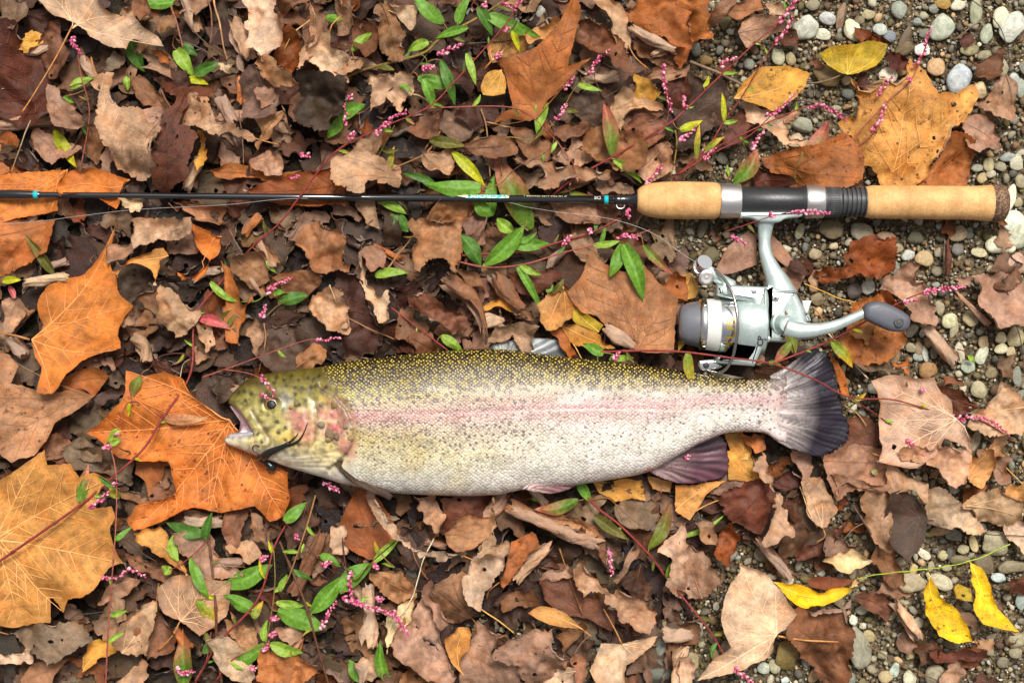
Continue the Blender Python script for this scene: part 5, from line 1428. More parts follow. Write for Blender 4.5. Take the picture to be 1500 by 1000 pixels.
# blotches of bruised pink and yellow stain
bl = np.clip(perlin(FP / 46, 6) * 1.6, 0, 1)[:, None] * (fu > .5)[:, None] * np.clip((760 - x) / 120, 0, 1)[:, None]
col = col * (1 - .35 * bl) + .35 * bl * C(190, 160, 60)
# the pink band breaks up along the flank
pb = np.clip(.45 + 1.0 * perlin(FP / np.array([34, 9]), 18), 0, 1)[:, None] * (gauss(fu - .42, .09) * (x > 520))[:, None]
col = col * (1 - .5 * pb) + .5 * pb * np.array(lin((190, 172, 156)))
gr = (np.clip(.5 + 1.2 * perlin(FP / np.array([70, 34]), 19), 0, 1) * np.clip((fu - .45) * 4, 0, 1))[:, None]
col = col * (1 - .18 * gr) + .18 * gr * np.array(lin((188, 172, 168)))
# head
hd = keyed(fu, [0, .10, .25, .40, .55, .68, .78, .9, 1], [C(92, 82, 24), C(118, 106, 38), C(150, 138, 70), C(176, 164, 98), C(196, 182, 112), C(214, 196, 120), C(222, 206, 150), C(226, 214, 188), C(230, 222, 208)])
hw = np.clip((np.interp(fu, [0, .3, .6, 1], [462, 505, 516, 500]) - x) / 26 + .5, 0, 1)[:, None]
hd = hd * .92
col = col * (1 - hw) + hd * hw
def blob(cx, cy, sx, sy, c, a, nz=.45):
    global col
    d = np.sqrt(((x - cx) / sx) ** 2 + ((y - cy) / sy) ** 2) + nz * perlin(FP / 10, int(cx))
    w = (a * np.clip(1.25 - d, 0, 1) ** .8)[:, None]; w = np.clip(w, 0, 1)
    col = col * (1 - w) + w * np.array(lin(c))
blob(447, 612, 22, 17, (190, 126, 118), .85); blob(492, 612, 23, 26, (176, 84, 76), .95); blob(498, 632, 16, 16, (184, 92, 84), .8); blob(514, 652, 14, 18, (178, 104, 98), .85)
blob(452, 632, 20, 22, (186, 112, 102), .8); blob(432, 605, 12, 8, (194, 100, 108), .6); blob(425, 585, 10, 14, (150, 150, 146), .8)
blob(480, 583, 9, 6, (206, 172, 66), .8); blob(428, 640, 18, 12, (214, 178, 84), .7); blob(410, 667, 46, 7, (232, 222, 206), .8, .2); blob(368, 652, 28, 8, (198, 176, 110), .7); blob(345, 641, 22, 3.0, (150, 150, 152), .8, .1); blob(403, 580, 17, 9, (70, 62, 34), .75, .4)
blob(360, 615, 9, 16, (222, 204, 132), .8, .2); blob(384, 638, 14, 14, (222, 202, 130), .8, .3); blob(398, 622, 8, 14, (120, 104, 62), .6, .4)
blob(350, 660, 40, 8, (228, 216, 206), .5, .2); blob(955, 690, 16, 7, (176, 96, 92), .8); blob(498, 700, 40, 14, (226, 208, 196), .6)
blob(1145, 600, 10, 40, (170, 140, 138), .6)
mot = np.clip(.34 + 1.7 * perlin(FP / 11, 12) + 1.1 * perlin(FP / 4.5, 13), 0, 1)[:, None] * hw * np.clip((684 - y) / 14, 0, 1)[:, None]
col = col * (1 - .74 * mot) + .74 * mot * (col * .3 + .3 * C(80, 66, 34))
pale = np.clip(-.1 + 1.5 * perlin(FP / np.array([16, 8]), 25), 0, 1)[:, None] * hw * np.clip((y - 590) / 14, 0, 1)[:, None]
col = col * (1 - .5 * pale) + .5 * pale * C(228, 212, 160)
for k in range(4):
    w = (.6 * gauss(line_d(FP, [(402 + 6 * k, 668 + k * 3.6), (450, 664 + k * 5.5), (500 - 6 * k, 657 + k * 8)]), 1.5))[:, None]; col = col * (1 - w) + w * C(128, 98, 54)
wrk = np.clip(1.4 * np.abs(perlin(FP / np.array([7, 16]), 15)) - .1, 0, 1)[:, None] * np.clip(1.3 - np.hypot((x - 490) / 30, (y - 622) / 42), 0, 1)[:, None]
col = col * (1 - .7 * wrk) + .7 * wrk * C(222, 186, 172)
# dark head spots
for bx, by, ba, bb, al in ((345, 574, 14, 8, .6), (370, 560, 34, 9, .45), (352, 590, 12, 6, .4), (392, 628, 7, 14, .55), (430, 658, 26, 5, .4), (470, 552, 40, 8, .35), (386, 584, 8, 10, .45), (508, 600, 8, 18, .35)):
    blob(bx, by, ba, bb, (66, 54, 28), al, .6)
r = np.random.default_rng(8)
spots = [(408, 552), (420, 556), (430, 550), (441, 556), (424, 564), (436, 567), (447, 567), (405, 560), (455, 553), (463, 556), (471, 550), (454, 585), (438, 575), (482, 566), (478, 572), (412, 616), (413, 631), (424, 624), (424, 642), (443, 648), (364, 586), (372, 576), (352, 574), (360, 572), (382, 634), (388, 645), (460, 566), (468, 564), (498, 569), (475, 592), (388, 560), (444, 590)]
for sx_, sy_ in spots:
    d = np.hypot(x - sx_, y - sy_) + 1.1 * perlin(FP / 3.5, 9); w = (.85 * np.clip((4.0 - d) / 1.8, 0, 1))[:, None]
    col = col * (1 - w) + w * C(44, 38, 26)
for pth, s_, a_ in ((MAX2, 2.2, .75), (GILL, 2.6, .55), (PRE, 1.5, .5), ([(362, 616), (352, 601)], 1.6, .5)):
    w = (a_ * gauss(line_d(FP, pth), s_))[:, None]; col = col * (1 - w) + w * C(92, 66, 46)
# how strongly scales and spots show
scal = np.clip((x - np.interp(y, [530, 600, 650, 720], [458, 512, 522, 505])) / 14, 0, 1) * np.clip((1150 - x) / 40, 0, 1)
sback = np.interp(fu, [0, .16, .30, .40, .48, .56, .70, .86, .95], [1.15, 1.08, .76, .30, .48, .50, .36, .18, 0])
sback = np.where(x > 780, np.interp(fu, [0, .14, .22, .34, .44, .6, .8, .95], [1.15, 1.0, .72, .33, .27, .34, .26, .03]), sback)
sback = np.where(x > 1040, np.maximum(sback, .35 * (fu < .9)), sback)
spot = sback * np.clip((x - 470) / 40, 0, 1)
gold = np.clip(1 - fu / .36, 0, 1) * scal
zb = -np.minimum(fz, 40) * .92
nP = len(FP)
W1 = atn(FP, FZ + ztop, zs=FZ); W2 = atn(FP, FZ + zb, zs=FZ)
isb = np.zeros(nP, bool); isb[:nb] = True
# the outline vertices are shared by both halves
dst = np.array([((outl - p) ** 2).sum(1).min() for p in FP[:nb + 5]])
onb = fed < 1e-3
idx2 = np.where(onb, np.arange(nP), nP + np.cumsum(~onb) - 1)
V = np.vstack([W1, W2[~onb]])
a_, b_, c_ = FP[FT[:, 0]], FP[FT[:, 1]], FP[FT[:, 2]]
cr = (b_ - a_)[:, 0] * (c_ - a_)[:, 1] - (b_ - a_)[:, 1] * (c_ - a_)[:, 0]
FT[cr > 0] = FT[cr > 0][:, ::-1]
F = np.vstack([FT, idx2[FT][:, ::-1]])
def both(a): return np.concatenate([a, a[~onb]]) if a.ndim == 1 else np.vstack([a, a[~onb]])
def mat_trout():
    m, nt, N, L, bs = new_mat("trout_skin"); g = NB(nt)
    uv = g.attr("luv").outputs["Vector"]; base = g.attr("col").outputs["Color"]
    scal, spot, gold = (g.attr(k).outputs["Fac"] for k in ("scal", "spot", "gold"))
    j = g.scale(g.noise(uv, .12, 2, .5, out=1), 2.2)
    rt = N.new("ShaderNodeVectorRotate"); rt.rotation_type = 'Z_AXIS'; rt.inputs["Angle"].default_value = math.radians(45)
    L.new(g.vmath('MULTIPLY', g.vmath('ADD', uv, j), (.86, 1.1, 1.0)), rt.inputs["Vector"]); us = rt.outputs[0]
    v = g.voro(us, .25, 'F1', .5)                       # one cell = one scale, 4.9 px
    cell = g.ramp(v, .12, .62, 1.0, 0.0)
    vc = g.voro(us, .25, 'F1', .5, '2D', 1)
    sc = N.new("ShaderNodeSeparateColor"); L.new(vc, sc.inputs[0])
    c = g.gain(base, g.ramp(g.noise(uv, .05, 4, .6), .3, .7, .82, 1.16))
    # spots: groups of scales that are dark, decided scale by scale
    sp = g.voro(g.vmath('ADD', uv, g.scale(g.noise(uv, .2, 3, .6, out=1), 7.0)), .112, 'F1', .95)
    thr = g.math('MULTIPLY', spot, g.ramp(g.noise(uv, .03, 3, .6), .3, .7, .36, .6))
    spm = g.ramp(g.math('SUBTRACT', g.math('ADD', thr, g.math('MULTIPLY', g.math('SUBTRACT', sc.outputs[0], .5), .16)), sp), -.04, .06)
    spm = g.math('MULTIPLY', spm, g.ramp(spot, 0.0, .4, .0, .92))
    sd = g.mix(gold, lin((116, 101, 97)), lin((20, 15, 5)))
    c = g.mix(spm, c, sd)
    # each scale: darker margin, paler middle; back scales get gold with a painted glint
    cs = g.mix(g.ramp(gold, 0, .6, .5, 1.0), c, g.gain(c, g.ramp(cell, 0, 1, .55, 1.25, False)))
    cs = g.gain(cs, g.ramp(sc.outputs[1], 0, 1, .85, 1.15, False))
    gold_glints = g.mix(g.math('MULTIPLY', g.math('MULTIPLY', g.ramp(v, .14, .32, 1.0, 0.0), gold), g.ramp(sc.outputs[2], .12, .5, .15, .95)), cs, lin((232, 206, 96)))
    c = g.mix(scal, c, gold_glints)
    c = g.gain(c, g.ramp(g.noise(uv, .5, 3, .7), .25, .75, .88, 1.1))
    L.new(c, bs.inputs["Base Color"])
    L.new(g.ramp(g.noise(uv, .08, 3, .6), .3, .7, .26, .46), bs.inputs["Roughness"])
    bs.inputs["Specular IOR Level"].default_value = .5
    bs.inputs["Coat Weight"].default_value = .12; bs.inputs["Coat Roughness"].default_value = .2
    bs.inputs["Subsurface Weight"].default_value = .12; bs.inputs["Subsurface Radius"].default_value = (.002, .001, .0007)
    h = g.math('ADD', g.math('MULTIPLY', g.math('MULTIPLY', cell, scal), 1.0), g.math('MULTIPLY', g.noise(uv, .3, 3, .6), .5))
    L.new(g.bump(h, .4, .0005), bs.inputs["Normal"])
    return m
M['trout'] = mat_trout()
M['fin'] = mat_vcol("trout_fin", .33, .5, .15, 700, .12)
FO = np.array([*at(760, 620, FZ)]); FO[2] = 0.0
luv = np.stack([FP[:, 0], FP[:, 1], np.zeros(nP)], 1)
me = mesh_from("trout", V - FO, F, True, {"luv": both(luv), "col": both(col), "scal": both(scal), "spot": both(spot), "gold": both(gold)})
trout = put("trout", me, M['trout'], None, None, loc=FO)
tag(trout, "dead rainbow trout lying on its side across the leaves, mouth open", "fish")

def fin(name, poly, origin_pt, z0, z1, colA, colB, nray, seed, thick=1.6, wave=2.0, ray_amp=1.3, jag=1.4, hug=0):
    """a fin: rays fan out of origin_pt; z0 at the base, z1 at the far edge"""
    r = np.random.default_rng(seed)
    poly = np.array(poly, float)
    ol = rag_outline(poly, 3.0, .25, r)
    D0 = np.hypot(*(ol - origin_pt).T)
    far_ = D0 > .82 * D0.max()
    ang0 = np.arctan2(ol[:, 1] - origin_pt[1], ol[:, 0] - origin_pt[0])
    ol = ol + ((ol - origin_pt) / D0[:, None]) * (far_ * r.normal(0, jag, len(ol)))[:, None]
    lo, hi = ol.min(0), ol.max(0)
    gx, gy = np.meshgrid(np.arange(lo[0], hi[0], 2.4), np.arange(lo[1], hi[1], 2.1)); gx[1::2] += 1.2
    G = np.stack([gx.ravel(), gy.ravel()], 1); G = G[inside(G, ol)]
    if len(G):
        e, _ = segdist(G, ol, np.roll(ol, -1, 0)); G = G[e > 1.3]
    pts = np.vstack([ol, G]); nb = len(ol)
    res = delaunay_2d_cdt([Vector(p) for p in pts], [(i, (i + 1) % nb) for i in range(nb)], [], 1, 1e-4)
    P = np.array([tuple(v) for v in res[0]]); T = np.array([f for f in res[2] if len(f) == 3], int)
    d = P - origin_pt; R = np.hypot(d[:, 0], d[:, 1]); a = np.arctan2(d[:, 1], d[:, 0])
    a = np.mod(a - np.median(ang0) + math.pi, 2 * math.pi) - math.pi
    amin, amax = a.min(), a.max()
    q = (a - amin) / (amax - amin + 1e-9) * nray + .5 * perlin(np.stack([R / 40, a * 3], 1), seed)
    q = q * (1 + .0)
    ray = np.abs(np.sin(q * math.pi)); ray2 = np.abs(np.sin(q * math.pi * 2 + 1.1))
    t = np.clip((R - R.min()) / (R.max() - R.min()), 0, 1)
    e, _ = segdist(P, ol, np.roll(ol, -1, 0))
    z = z0 + (z1 - z0) * t + wave * perlin(np.stack([R / 50, q * .33], 1), seed + 2) + ray_amp * (ray ** .6) * np.clip(t * 3, .2, 1) + .5 * ray_amp * ray2 * t
    if hug:
        hb, _, _ = fish_height(P); kh = np.clip((P[:, 0] - 1132) / 24, 0, 1); z = (FZ + hb - 1.2) * (1 - kh) + z * kh
    k = np.clip(e / 2.5, 0, 1)
    st = np.clip(1.2 * perlin(np.stack([R / 60, q * 1.3], 1), seed + 5) + .5, 0, 1)
    tc_ = np.clip(t * 1.75, 0, 1)[:, None] ** .75; c = np.array(lin(colA))[None] * (1 - tc_) + np.array(lin(colB))[None] * tc_
    c = c * (.55 + .6 * ray[:, None] ** .7) * (.5 + 1.0 * st[:, None]) * (1 - .45 * np.clip(2.2 * perlin(P / 4.2, seed + 9) - .5, 0, 1) * (t < .45))[:, None]
    up = atn(P, z, FZ); dn = atn(P, z - thick * (.25 + .75 * k), FZ)
    cr = (P[T[:, 1]] - P[T[:, 0]])[:, 0] * (P[T[:, 2]] - P[T[:, 0]])[:, 1] - (P[T[:, 1]] - P[T[:, 0]])[:, 1] * (P[T[:, 2]] - P[T[:, 0]])[:, 0]
    T[cr > 0] = T[cr > 0][:, ::-1]
    n = len(P)
    # rim joins the two faces
    rim = [(i, (i + 1) % nb) for i in range(nb)]
    Q = np.array([(i, j, n + j) for i, j in rim] + [(i, n + j, n + i) for i, j in rim])
    Fm = np.vstack([T, T[:, ::-1] + n, Q])
    me = mesh_from(name, np.vstack([up, dn]) - FO, Fm, True, {"col": np.vstack([c, c])})
    return put(name, me, M['fin'], trout)
fin("tail_fin", [(1128, 550), (1140, 544), (1165, 528), (1196, 511), (1210, 516), (1219, 526), (1226, 553), (1231, 580), (1240, 603), (1249, 638), (1237, 653), (1205, 669), (1173, 661), (1150, 653), (1132, 642), (1138, 600)],
    np.array([1085, 600.]), FZ + 8, FZ - 26, (212, 196, 190), (38, 32, 42), 34, 3, 1.6, 3.4, 1.5, 2.6, 1)
fin("anal_fin", [(950, 690), (966, 680), (1000, 664), (1040, 640), (1059, 635), (1066, 648), (1071, 668), (1071, 690), (1063, 702), (1024, 709), (998, 709), (971, 701)],
    np.array([930, 672.]), FZ - 8, FZ - 36, (176, 146, 142), (82, 50, 60), 11, 4, 2.0, 2.0, 1.6, 1.6)
fin("dorsal_fin", [(716, 512), (722, 505), (745, 499), (780, 495), (815, 497), (832, 503), (836, 514), (828, 524), (800, 523), (765, 520)], np.array([735, 540.]), FZ - 14, FZ - 26, (96, 96, 78), (128, 134, 138), 10, 5, 1.6, 2.0, 1.8, 1.2)
fin("adipose_fin", [(1024, 548), (1040, 544), (1070, 549), (1092, 553), (1075, 556), (1045, 554)], np.array([1024, 556.]), FZ - 4, FZ - 8, (60, 54, 36), (90, 84, 70), 3, 6, 3.0, .5, .4, .3)
fin("pelvic_fin", [(764, 713), (778, 704), (792, 697), (814, 704), (848, 705), (842, 712), (812, 721), (785, 718)], np.array([750, 704.]), FZ + 31, FZ - 4, (206, 180, 172), (140, 100, 102), 7, 7, 2.2, 1.5, 1.3, 1.0)
fin("pectoral_fin", [(492, 672), (502, 669), (516, 673), (534, 690), (553, 706), (577, 724), (573, 731), (546, 718), (522, 706), (505, 690)], np.array([478, 660.]), FZ + 42, FZ + 14, (86, 68, 42), (74, 56, 44), 6, 8, 2.4, 2.0, 1.8, .8)
# eye: bulging ball with ring and pupil
def hz_at(px, py): 
    z, _, _ = fish_height(np.array([[px, py]], float)); return FZ + z[0]
M['eye_iris'] = mat_plain("trout_iris", lin((126, 100, 44)), .35, .2, .6, 900, .6, .8)
M['black_gloss'] = mat_plain("black_gloss", (.006, .006, .006), .38, 0, .35)
ez = hz_at(403, 591) - 5
e0 = at(403, 591, FZ); e0.z = ez * S
mb = MB(); mb.lathe(e0, e0 + Vector((0.02, .12, .95)), [(0, 11.6 * S), (2.0 * S, 11.2 * S), (3.4 * S, 9.6 * S), (4.4 * S, 7.4 * S), (4.8 * S, 5.0 * S)], 28)
eye = mb.build("eye", M['eye_iris'], trout, FO)
mb = MB(); mb.lathe(e0 + Vector((0, 0, 4.6 * S)), e0 + Vector((0.02, .12, .95)), [(-.6 * S, 6.6 * S), (.4 * S, 6.2 * S), (.9 * S, 4.0 * S), (1.1 * S, .5 * S)], 20)
mb.build("pupil", M['black_gloss'], eye, FO)
# inside of the mouth
M['mouth'] = mat_plain("mouth_lining", lin((186, 152, 158)), .3, 0, .5, 500, .3, .3)
mb = MB()
mp = np.array([(338, 594), (350, 597), (362, 610), (374, 628), (378, 641), (352, 643), (334, 645), (350, 632), (352, 618)], float)
cn = mp.mean(0); q = [at(p[0], p[1], FZ) for p in mp]
for k in range(len(q)): q[k].z = (FZ - 2 + 10 * (mp[k, 0] < 345)) * S
cc = at(*cn, FZ); cc.z = (FZ - 16) * S
mb.add([tuple(cc)] + [tuple(v) for v in q], [(0, k + 1, (k + 1) % len(q) + 1) for k in range(len(q))])
mb.build("mouth_lining", M['mouth'], trout, FO)
mb = MB(); L_ = resample([(334, 640), (350, 638), (366, 636), (374, 633)], 3)
mb.tube(atn(L_, np.full(len(L_), FZ + 3.0)), np.array([2.2] + [4.2] * (len(L_) - 2) + [2.0]) * S, 10)
mb.build("tongue", mat_plain("tongue_grey", lin((150, 146, 150)), .3, 0, .5, 600, .2, .3), trout, FO)
# grit stuck to the gill cover
for (gx_, gy_, rad, c) in ((441, 588, 5.0, (120, 104, 70)), (432, 594, 3.2, (176, 128, 70)), (477, 619, 5.6, (124, 118, 92)), (489, 633, 8.5, (118, 96, 70)), (498, 636, 5.5, (104, 86, 62)), (487, 640, 4.2, (150, 126, 78)), (512, 622, 4.2, (126, 116, 104)), (495, 591, 5.5, (128, 104, 64)), (519, 638, 5.0, (150, 118, 84))):
    o = put("grit", STONES[int(gx_) % len(STONES)], None, None, lin(c)); zz = hz_at(gx_, gy_) + 3
    o.location = at(gx_, gy_, FZ); o.location.z = zz * S; o.scale = (rad * S, rad * .8 * S, 2.6 * S); o.rotation_euler = (0, .1, gx_)
    tag(o, None, "grit", "grit stuck to the trout's head")
    later_label(o, gx_, gy_, "%s %s grit stuck on the gill cover" % ("bigger" if rad > 5.2 else "tiny", stone_colour(c)))
# ---------------------------------------------------------------- black fly in the jaw
fly = empty("fishing_fly", at(392, 662, FZ + 20)); FLO = np.array(fly.location)
tag(fly, "black streamer fly hooked in the corner of the trout's jaw", "fishing fly")
M['fly'] = mat_plain("wet_black_fibre", (.008, .008, .007), .3, 0, .5, 900, .5, .2, .4)
def zl(L, off): return np.array([max(FZ - 6, hz_at(*p)) + off if inside(np.array([p]), outl)[0] else FZ - 2 + off for p in L])
mb = MB(); L_ = resample([(379, 671), (388, 668), (400, 660), (416, 653), (430, 646)], 3); zz = zl(L_, 4)
mb.tube(atn(L_, np.convolve(np.pad(zz, 2, 'edge'), np.ones(5) / 5, 'valid'), FZ), np.interp(np.linspace(0, 1, len(L_)), [0, .2, .5, 1], [3, 6.5, 5.0, 2.2]) * S, 10)
r = np.random.default_rng(3)
mb.build("body", M['fly'], fly, FLO)
mb = MB(); L_ = resample([(384, 668), (390, 676), (398, 684), (402, 689)], 2); mb.tube(atn(L_, np.full(len(L_), FZ - 2.0), FZ), np.interp(np.linspace(0, 1, len(L_)), [0, .4, .8, 1], [4, 6, 6.5, 3]) * S, 12)
mb.build("head", mat_plain("fly_bead", (.03, .032, .034), .2, .6, .5), fly, FLO)
for pth, r0 in (([(424, 649), (437, 646), (447, 638), (453, 627), (457, 616)], 1.8), ([(420, 650), (432, 643), (440, 636), (443, 631)], 2.2), ([(410, 655), (430, 650), (444, 643), (450, 634)], 1.4)):
    L_ = resample(pth, 3); zz = zl(L_, 3.0); mb = MB(); mb.tube(atn(L_, zz, FZ), np.linspace(r0, .5, len(L_)) * S, 6); mb.build("tail_strand", M['fly'], fly, FLO)
mb = MB()
for k in range(70):
    t = r.random(); p0 = np.array([384 + 24 * t, 672 - 14 * t]) + r.normal(0, 2, 2); a = r.uniform(0, 6.28); ln = r.uniform(5, 11)
    p1 = p0 + ln * np.array([math.cos(a), math.sin(a)]); z0 = FZ + 6 + r.uniform(-8, 14)
    L_ = np.array([p0, (p0 + p1) / 2 + r.normal(0, 1, 2), p1]); mb.tube(atn(L_, np.array([z0, z0 + 2, z0 - 1]), FZ), np.array([.7, .55, .25]) * S, 4)
mb.build("hackle", M['fly'], fly, FLO)
mb = MB(); L_ = resample([(384, 664), (377, 660), (374, 654), (378, 650), (384, 652)], 2); mb.tube(atn(L_, np.full(len(L_), FZ + 26.0), FZ), .9 * S, 6)
mb.build("hook", mat_plain("hook_bronze", (.05, .03, .02), .3, .9), fly, FLO)
# ---------------------------------------------------------------- spinning rod
RZ = 46.0
def axis_pt(x): return at(x, 285 + 8.6 * x / 1000 * 1.0, RZ)
def axis_y(x): return 285 + .0086 * x
rod = empty("fishing_rod", at(1000, axis_y(1000), RZ)); RO = np.array(rod.location)
tag(rod, "black spinning rod with cork grips lying across the leaves", "fishing rod")
A_, B_ = axis_pt(-60), axis_pt(1480)
AX = np.array(B_ - A_) / (B_ - A_).length
def rl(prof, sides=40):
    """lathe profile given as (photo x, radius px)"""
    mb = MB(); x0 = prof[0][0]; a = np.array(axis_pt(x0)); k = (CAMH - RZ) / CAMH * S
    mb.lathe(a, a + AX, [((x - x0) * k, r_ * k) for x, r_ in prof], sides); return mb
M['blank'] = mat_plain("black_blank", (.009, .009, .010), .16, 0, .55, coat=.7)
M['teal'] = mat_plain("teal_paint", lin((30, 170, 178)), .5, 0, .25)
M['cream_print'] = mat_plain("cream_print", lin((232, 224, 178)), .55, 0, .25)
M['white_print'] = mat_plain("grey_white_print", lin((196, 196, 190)), .4)
M['seat'] = mat_plain("black_seat", (.022, .022, .024), .38, 0, .5, 700, .25, bump=.1)
M['alu'] = mat_plain("brushed_metal", (.66, .63, .60), .33, .92)
M['rubber'] = mat_plain("dark_grey_plastic", (.045, .046, .048), .45, 0, .45, 800, .2)
def mat_cork():
    m, nt, N, L, bs = new_mat("cork"); g = NB(nt)
    tc = N.new("ShaderNodeTexCoord"); p = tc.outputs["Object"]
    a = g.noise(p, 90, 4, .6); b = g.noise(g.vmath('MULTIPLY', p, (520, 620, 620)), 1.0, 4, .75)
    c = g.mix(g.ramp(a, .3, .7), lin((198, 148, 92)), lin((222, 174, 116)))
    c = g.gain(c, g.ramp(b, .25, .75, .84, 1.12))
    # pressed cork rings: faint seams across the grip
    sx = N.new("ShaderNodeSeparateXYZ"); L.new(p, sx.inputs[0])
    w = g.math('PINGPONG', g.math('ADD', sx.outputs[0], g.math('MULTIPLY', g.noise(p, 25, 2, .5), .0012)), .0062)
    c = g.mix(g.ramp(w, 0, .0005, .5, 0), c, g.gain(c, .66))
    rn = g.noise(g.vmath('MULTIPLY', p, (40, 0, 0)), 1.0, 1, .5)
    c = g.gain(c, g.ramp(rn, .3, .7, .9, 1.08))
    pit = g.voro(g.vmath('MULTIPLY', p, (620, 1500, 1500)), 1.0, 'F1', 1.0, '3D')
    pm = g.math('MULTIPLY', g.ramp(pit, .12, .24, 1, 0), g.ramp(g.noise(p, 140, 3, .6), .47, .6))
    streak = g.ramp(g.noise(g.vmath('MULTIPLY', p, (330, 900, 900)), 1.0, 4, .7), .63, .70)
    c = g.mix(g.math('MAXIMUM', pm, g.math('MULTIPLY', streak, .75)), c, lin((96, 58, 30)))
    c = g.mix(g.ramp(g.noise(p, 30, 3, .6), .52, .75, 0, .35), c, g.mix(1.0, c, (.8, .62, .45), 'MULTIPLY'))
    L.new(c, bs.inputs["Base Color"]); bs.inputs["Roughness"].default_value = .62; bs.inputs["Specular IOR Level"].default_value = .3
    L.new(g.bump(g.math('SUBTRACT', b, g.math('MULTIPLY', pm, 2.0)), .35, .0006), bs.inputs["Normal"])
    return m
M['cork'] = mat_cork()
rl([(-60, 4.4), (0, 4.4), (400, 4.9), (925, 6.2)], 24).build("blank", M['blank'], rod, RO)
rl([(-60, 7.2), (30, 7.0), (42, 6.2), (58, 5.0), (60, 4.6)], 24).build("ferrule", M['blank'], rod, RO)
rl([(49.5, 6.0), (56, 5.5)], 24).build("ferrule_band", M['teal'], rod, RO)
rl([(885, 6.45), (891, 6.45)], 24).build("teal_band", M['teal'], rod, RO)
rl([(900, 6.2), (904, 6.9), (908, 7.0), (909, 6.6), (915, 7.2), (920, 7.4), (926, 9), (931, 12.5), (934, 14), (937, 14), (938, 6)], 28).build("winding_check", M['blank'], rod, RO)
mb = MB(); L_ = np.array([(903, axis_y(903) + 6), (904, axis_y(903) + 11), (909, axis_y(903) + 13), (914, axis_y(903) + 11), (915, axis_y(903) + 6)]); mb.tube(atn(resample(L_, 1.5), np.full(len(resample(L_, 1.5)), RZ)), 1.0 * S, 6)
mb.build("hook_keeper", M['alu'], rod, RO)
rl([(933, 14), (934, 15.5), (937, 18.5), (943, 22), (955, 25), (972, 27), (1000, 27.6), (1035, 27.2), (1047, 26.6), (1052, 24.8), (1055, 22)], 48).build("fore_grip", M['cork'], rod, RO, auto=50)
rl([(1054, 25.5), (1057, 26.2), (1082, 25.2), (1084, 24.5)], 48).build("front_hood", M['alu'], rod, RO, auto=30)
rl([(1083, 23), (1086, 21), (1172, 20.6), (1176, 22.5), (1180, 23.0), (1181, 20)], 48).build("seat_barrel", M['seat'], rod, RO, auto=40)
rl([(1179, 24), (1182, 25.2), (1204, 24.4), (1206, 23.5)], 48).build("sliding_hood", M['alu'], rod, RO, auto=30)
mb = rl([(1205, 22), (1207, 22.6), (1229, 22.6), (1231, 21)], 48); kk = (CAMH - RZ) / CAMH * S
mb.build("lock_ring", M['rubber'], rod, RO, auto=30)
for i in range(46):
    th = 2 * math.pi * i / 46; a = np.array(axis_pt(1209)); u = np.array([0, 0, 1.0]); v = np.cross(AX, u)
    n_ = math.cos(th) * u + math.sin(th) * v
    mb = MB() if i == 0 else mb
    mb.tube([a + n_ * 22.4 * kk, a + AX * 18 * kk + n_ * 22.4 * kk], .75 * kk, 5)
mb.build("knurling", M['rubber'], rod, RO)
prof = [(1230, 20)]
for i in range(6):
    x0 = 1231 + i * 6.6; prof += [(x0, 19.2), (x0 + 1.2, 21.4), (x0 + 4.8, 21.2), (x0 + 5.6, 19.2)]
rl(prof + [(1272, 19)], 48).build("thread", M['rubber'], rod, RO, auto=40)
rl([(1266, 20), (1268, 22.5), (1275, 24), (1300, 24.3), (1425, 24.6), (1440, 25.6), (1451, 26.6), (1452, 24)], 56).build("rear_grip", M['cork'], rod, RO, auto=50)
def mat_rubcork():
    m, nt, N, L, bs = new_mat("rubber_cork"); g = NB(nt); tc = N.new("ShaderNodeTexCoord"); p = tc.outputs["Object"]
    v = g.voro(p, 900, 'F1', 1, '3D', 1); s = N.new("ShaderNodeSeparateColor"); L.new(v, s.inputs[0])
    c = g.mix(g.ramp(s.outputs[0], .1, .9), lin((66, 46, 32)), lin((136, 104, 78)))
    L.new(c, bs.inputs["Base Color"]); bs.inputs["Roughness"].default_value = .8
    L.new(g.bump(s.outputs[0], .4, .0005), bs.inputs["Normal"]); return m
rl([(1451, 26.8), (1458, 27.4), (1466, 27.0), (1471, 24.8), (1474, 20), (1475, 10)], 56).build("butt_cap", mat_rubcork(), rod, RO, auto=60)
# lettering, wrapped round the blank
def wrap_text(name, body, x_start, size, th0, mat, radius, flip=True, width=None, bold=0.0):
    cu = bpy.data.curves.new(name, 'FONT'); cu.body = body; cu.size = 1.0; cu.offset = bold
    ob = bpy.data.objects.new(name, cu); COL.objects.link(ob)
    dg = bpy.context.evaluated_depsgraph_get(); me = bpy.data.meshes.new_from_object(ob.evaluated_get(dg))
    bpy.data.objects.remove(ob)
    bm = bmesh.new(); bm.from_mesh(me); bmesh.ops.triangulate(bm, faces=bm.faces[:])
    bmesh.ops.subdivide_edges(bm, edges=bm.edges[:], cuts=2, use_grid_fill=True)
    V = np.array([v.co[:] for v in bm.verts]); F = [tuple(v.index for v in f.verts) for f in bm.faces]; bm.free()
    u = V[:, 0] * size; v = V[:, 1] * size
    if width: u = u * (width / u.max())
    u0 = np.array([0, 0, 1.0]); v0 = np.array([0, 1.0, 0])
    W = []
    for a, b in zip(u, v):
        xx = x_start - a if flip else x_start + a
        th = th0 - b / radius if flip else th0 + b / radius          # th from up towards the top of the photo
        p = np.array(axis_pt(xx)); n_ = math.cos(th) * u0 + math.sin(th) * v0
        W.append(p + n_ * (radius + .22) * kk)
    return put(name, mesh_from(name, np.array(W) - RO, F, False), mat, rod)
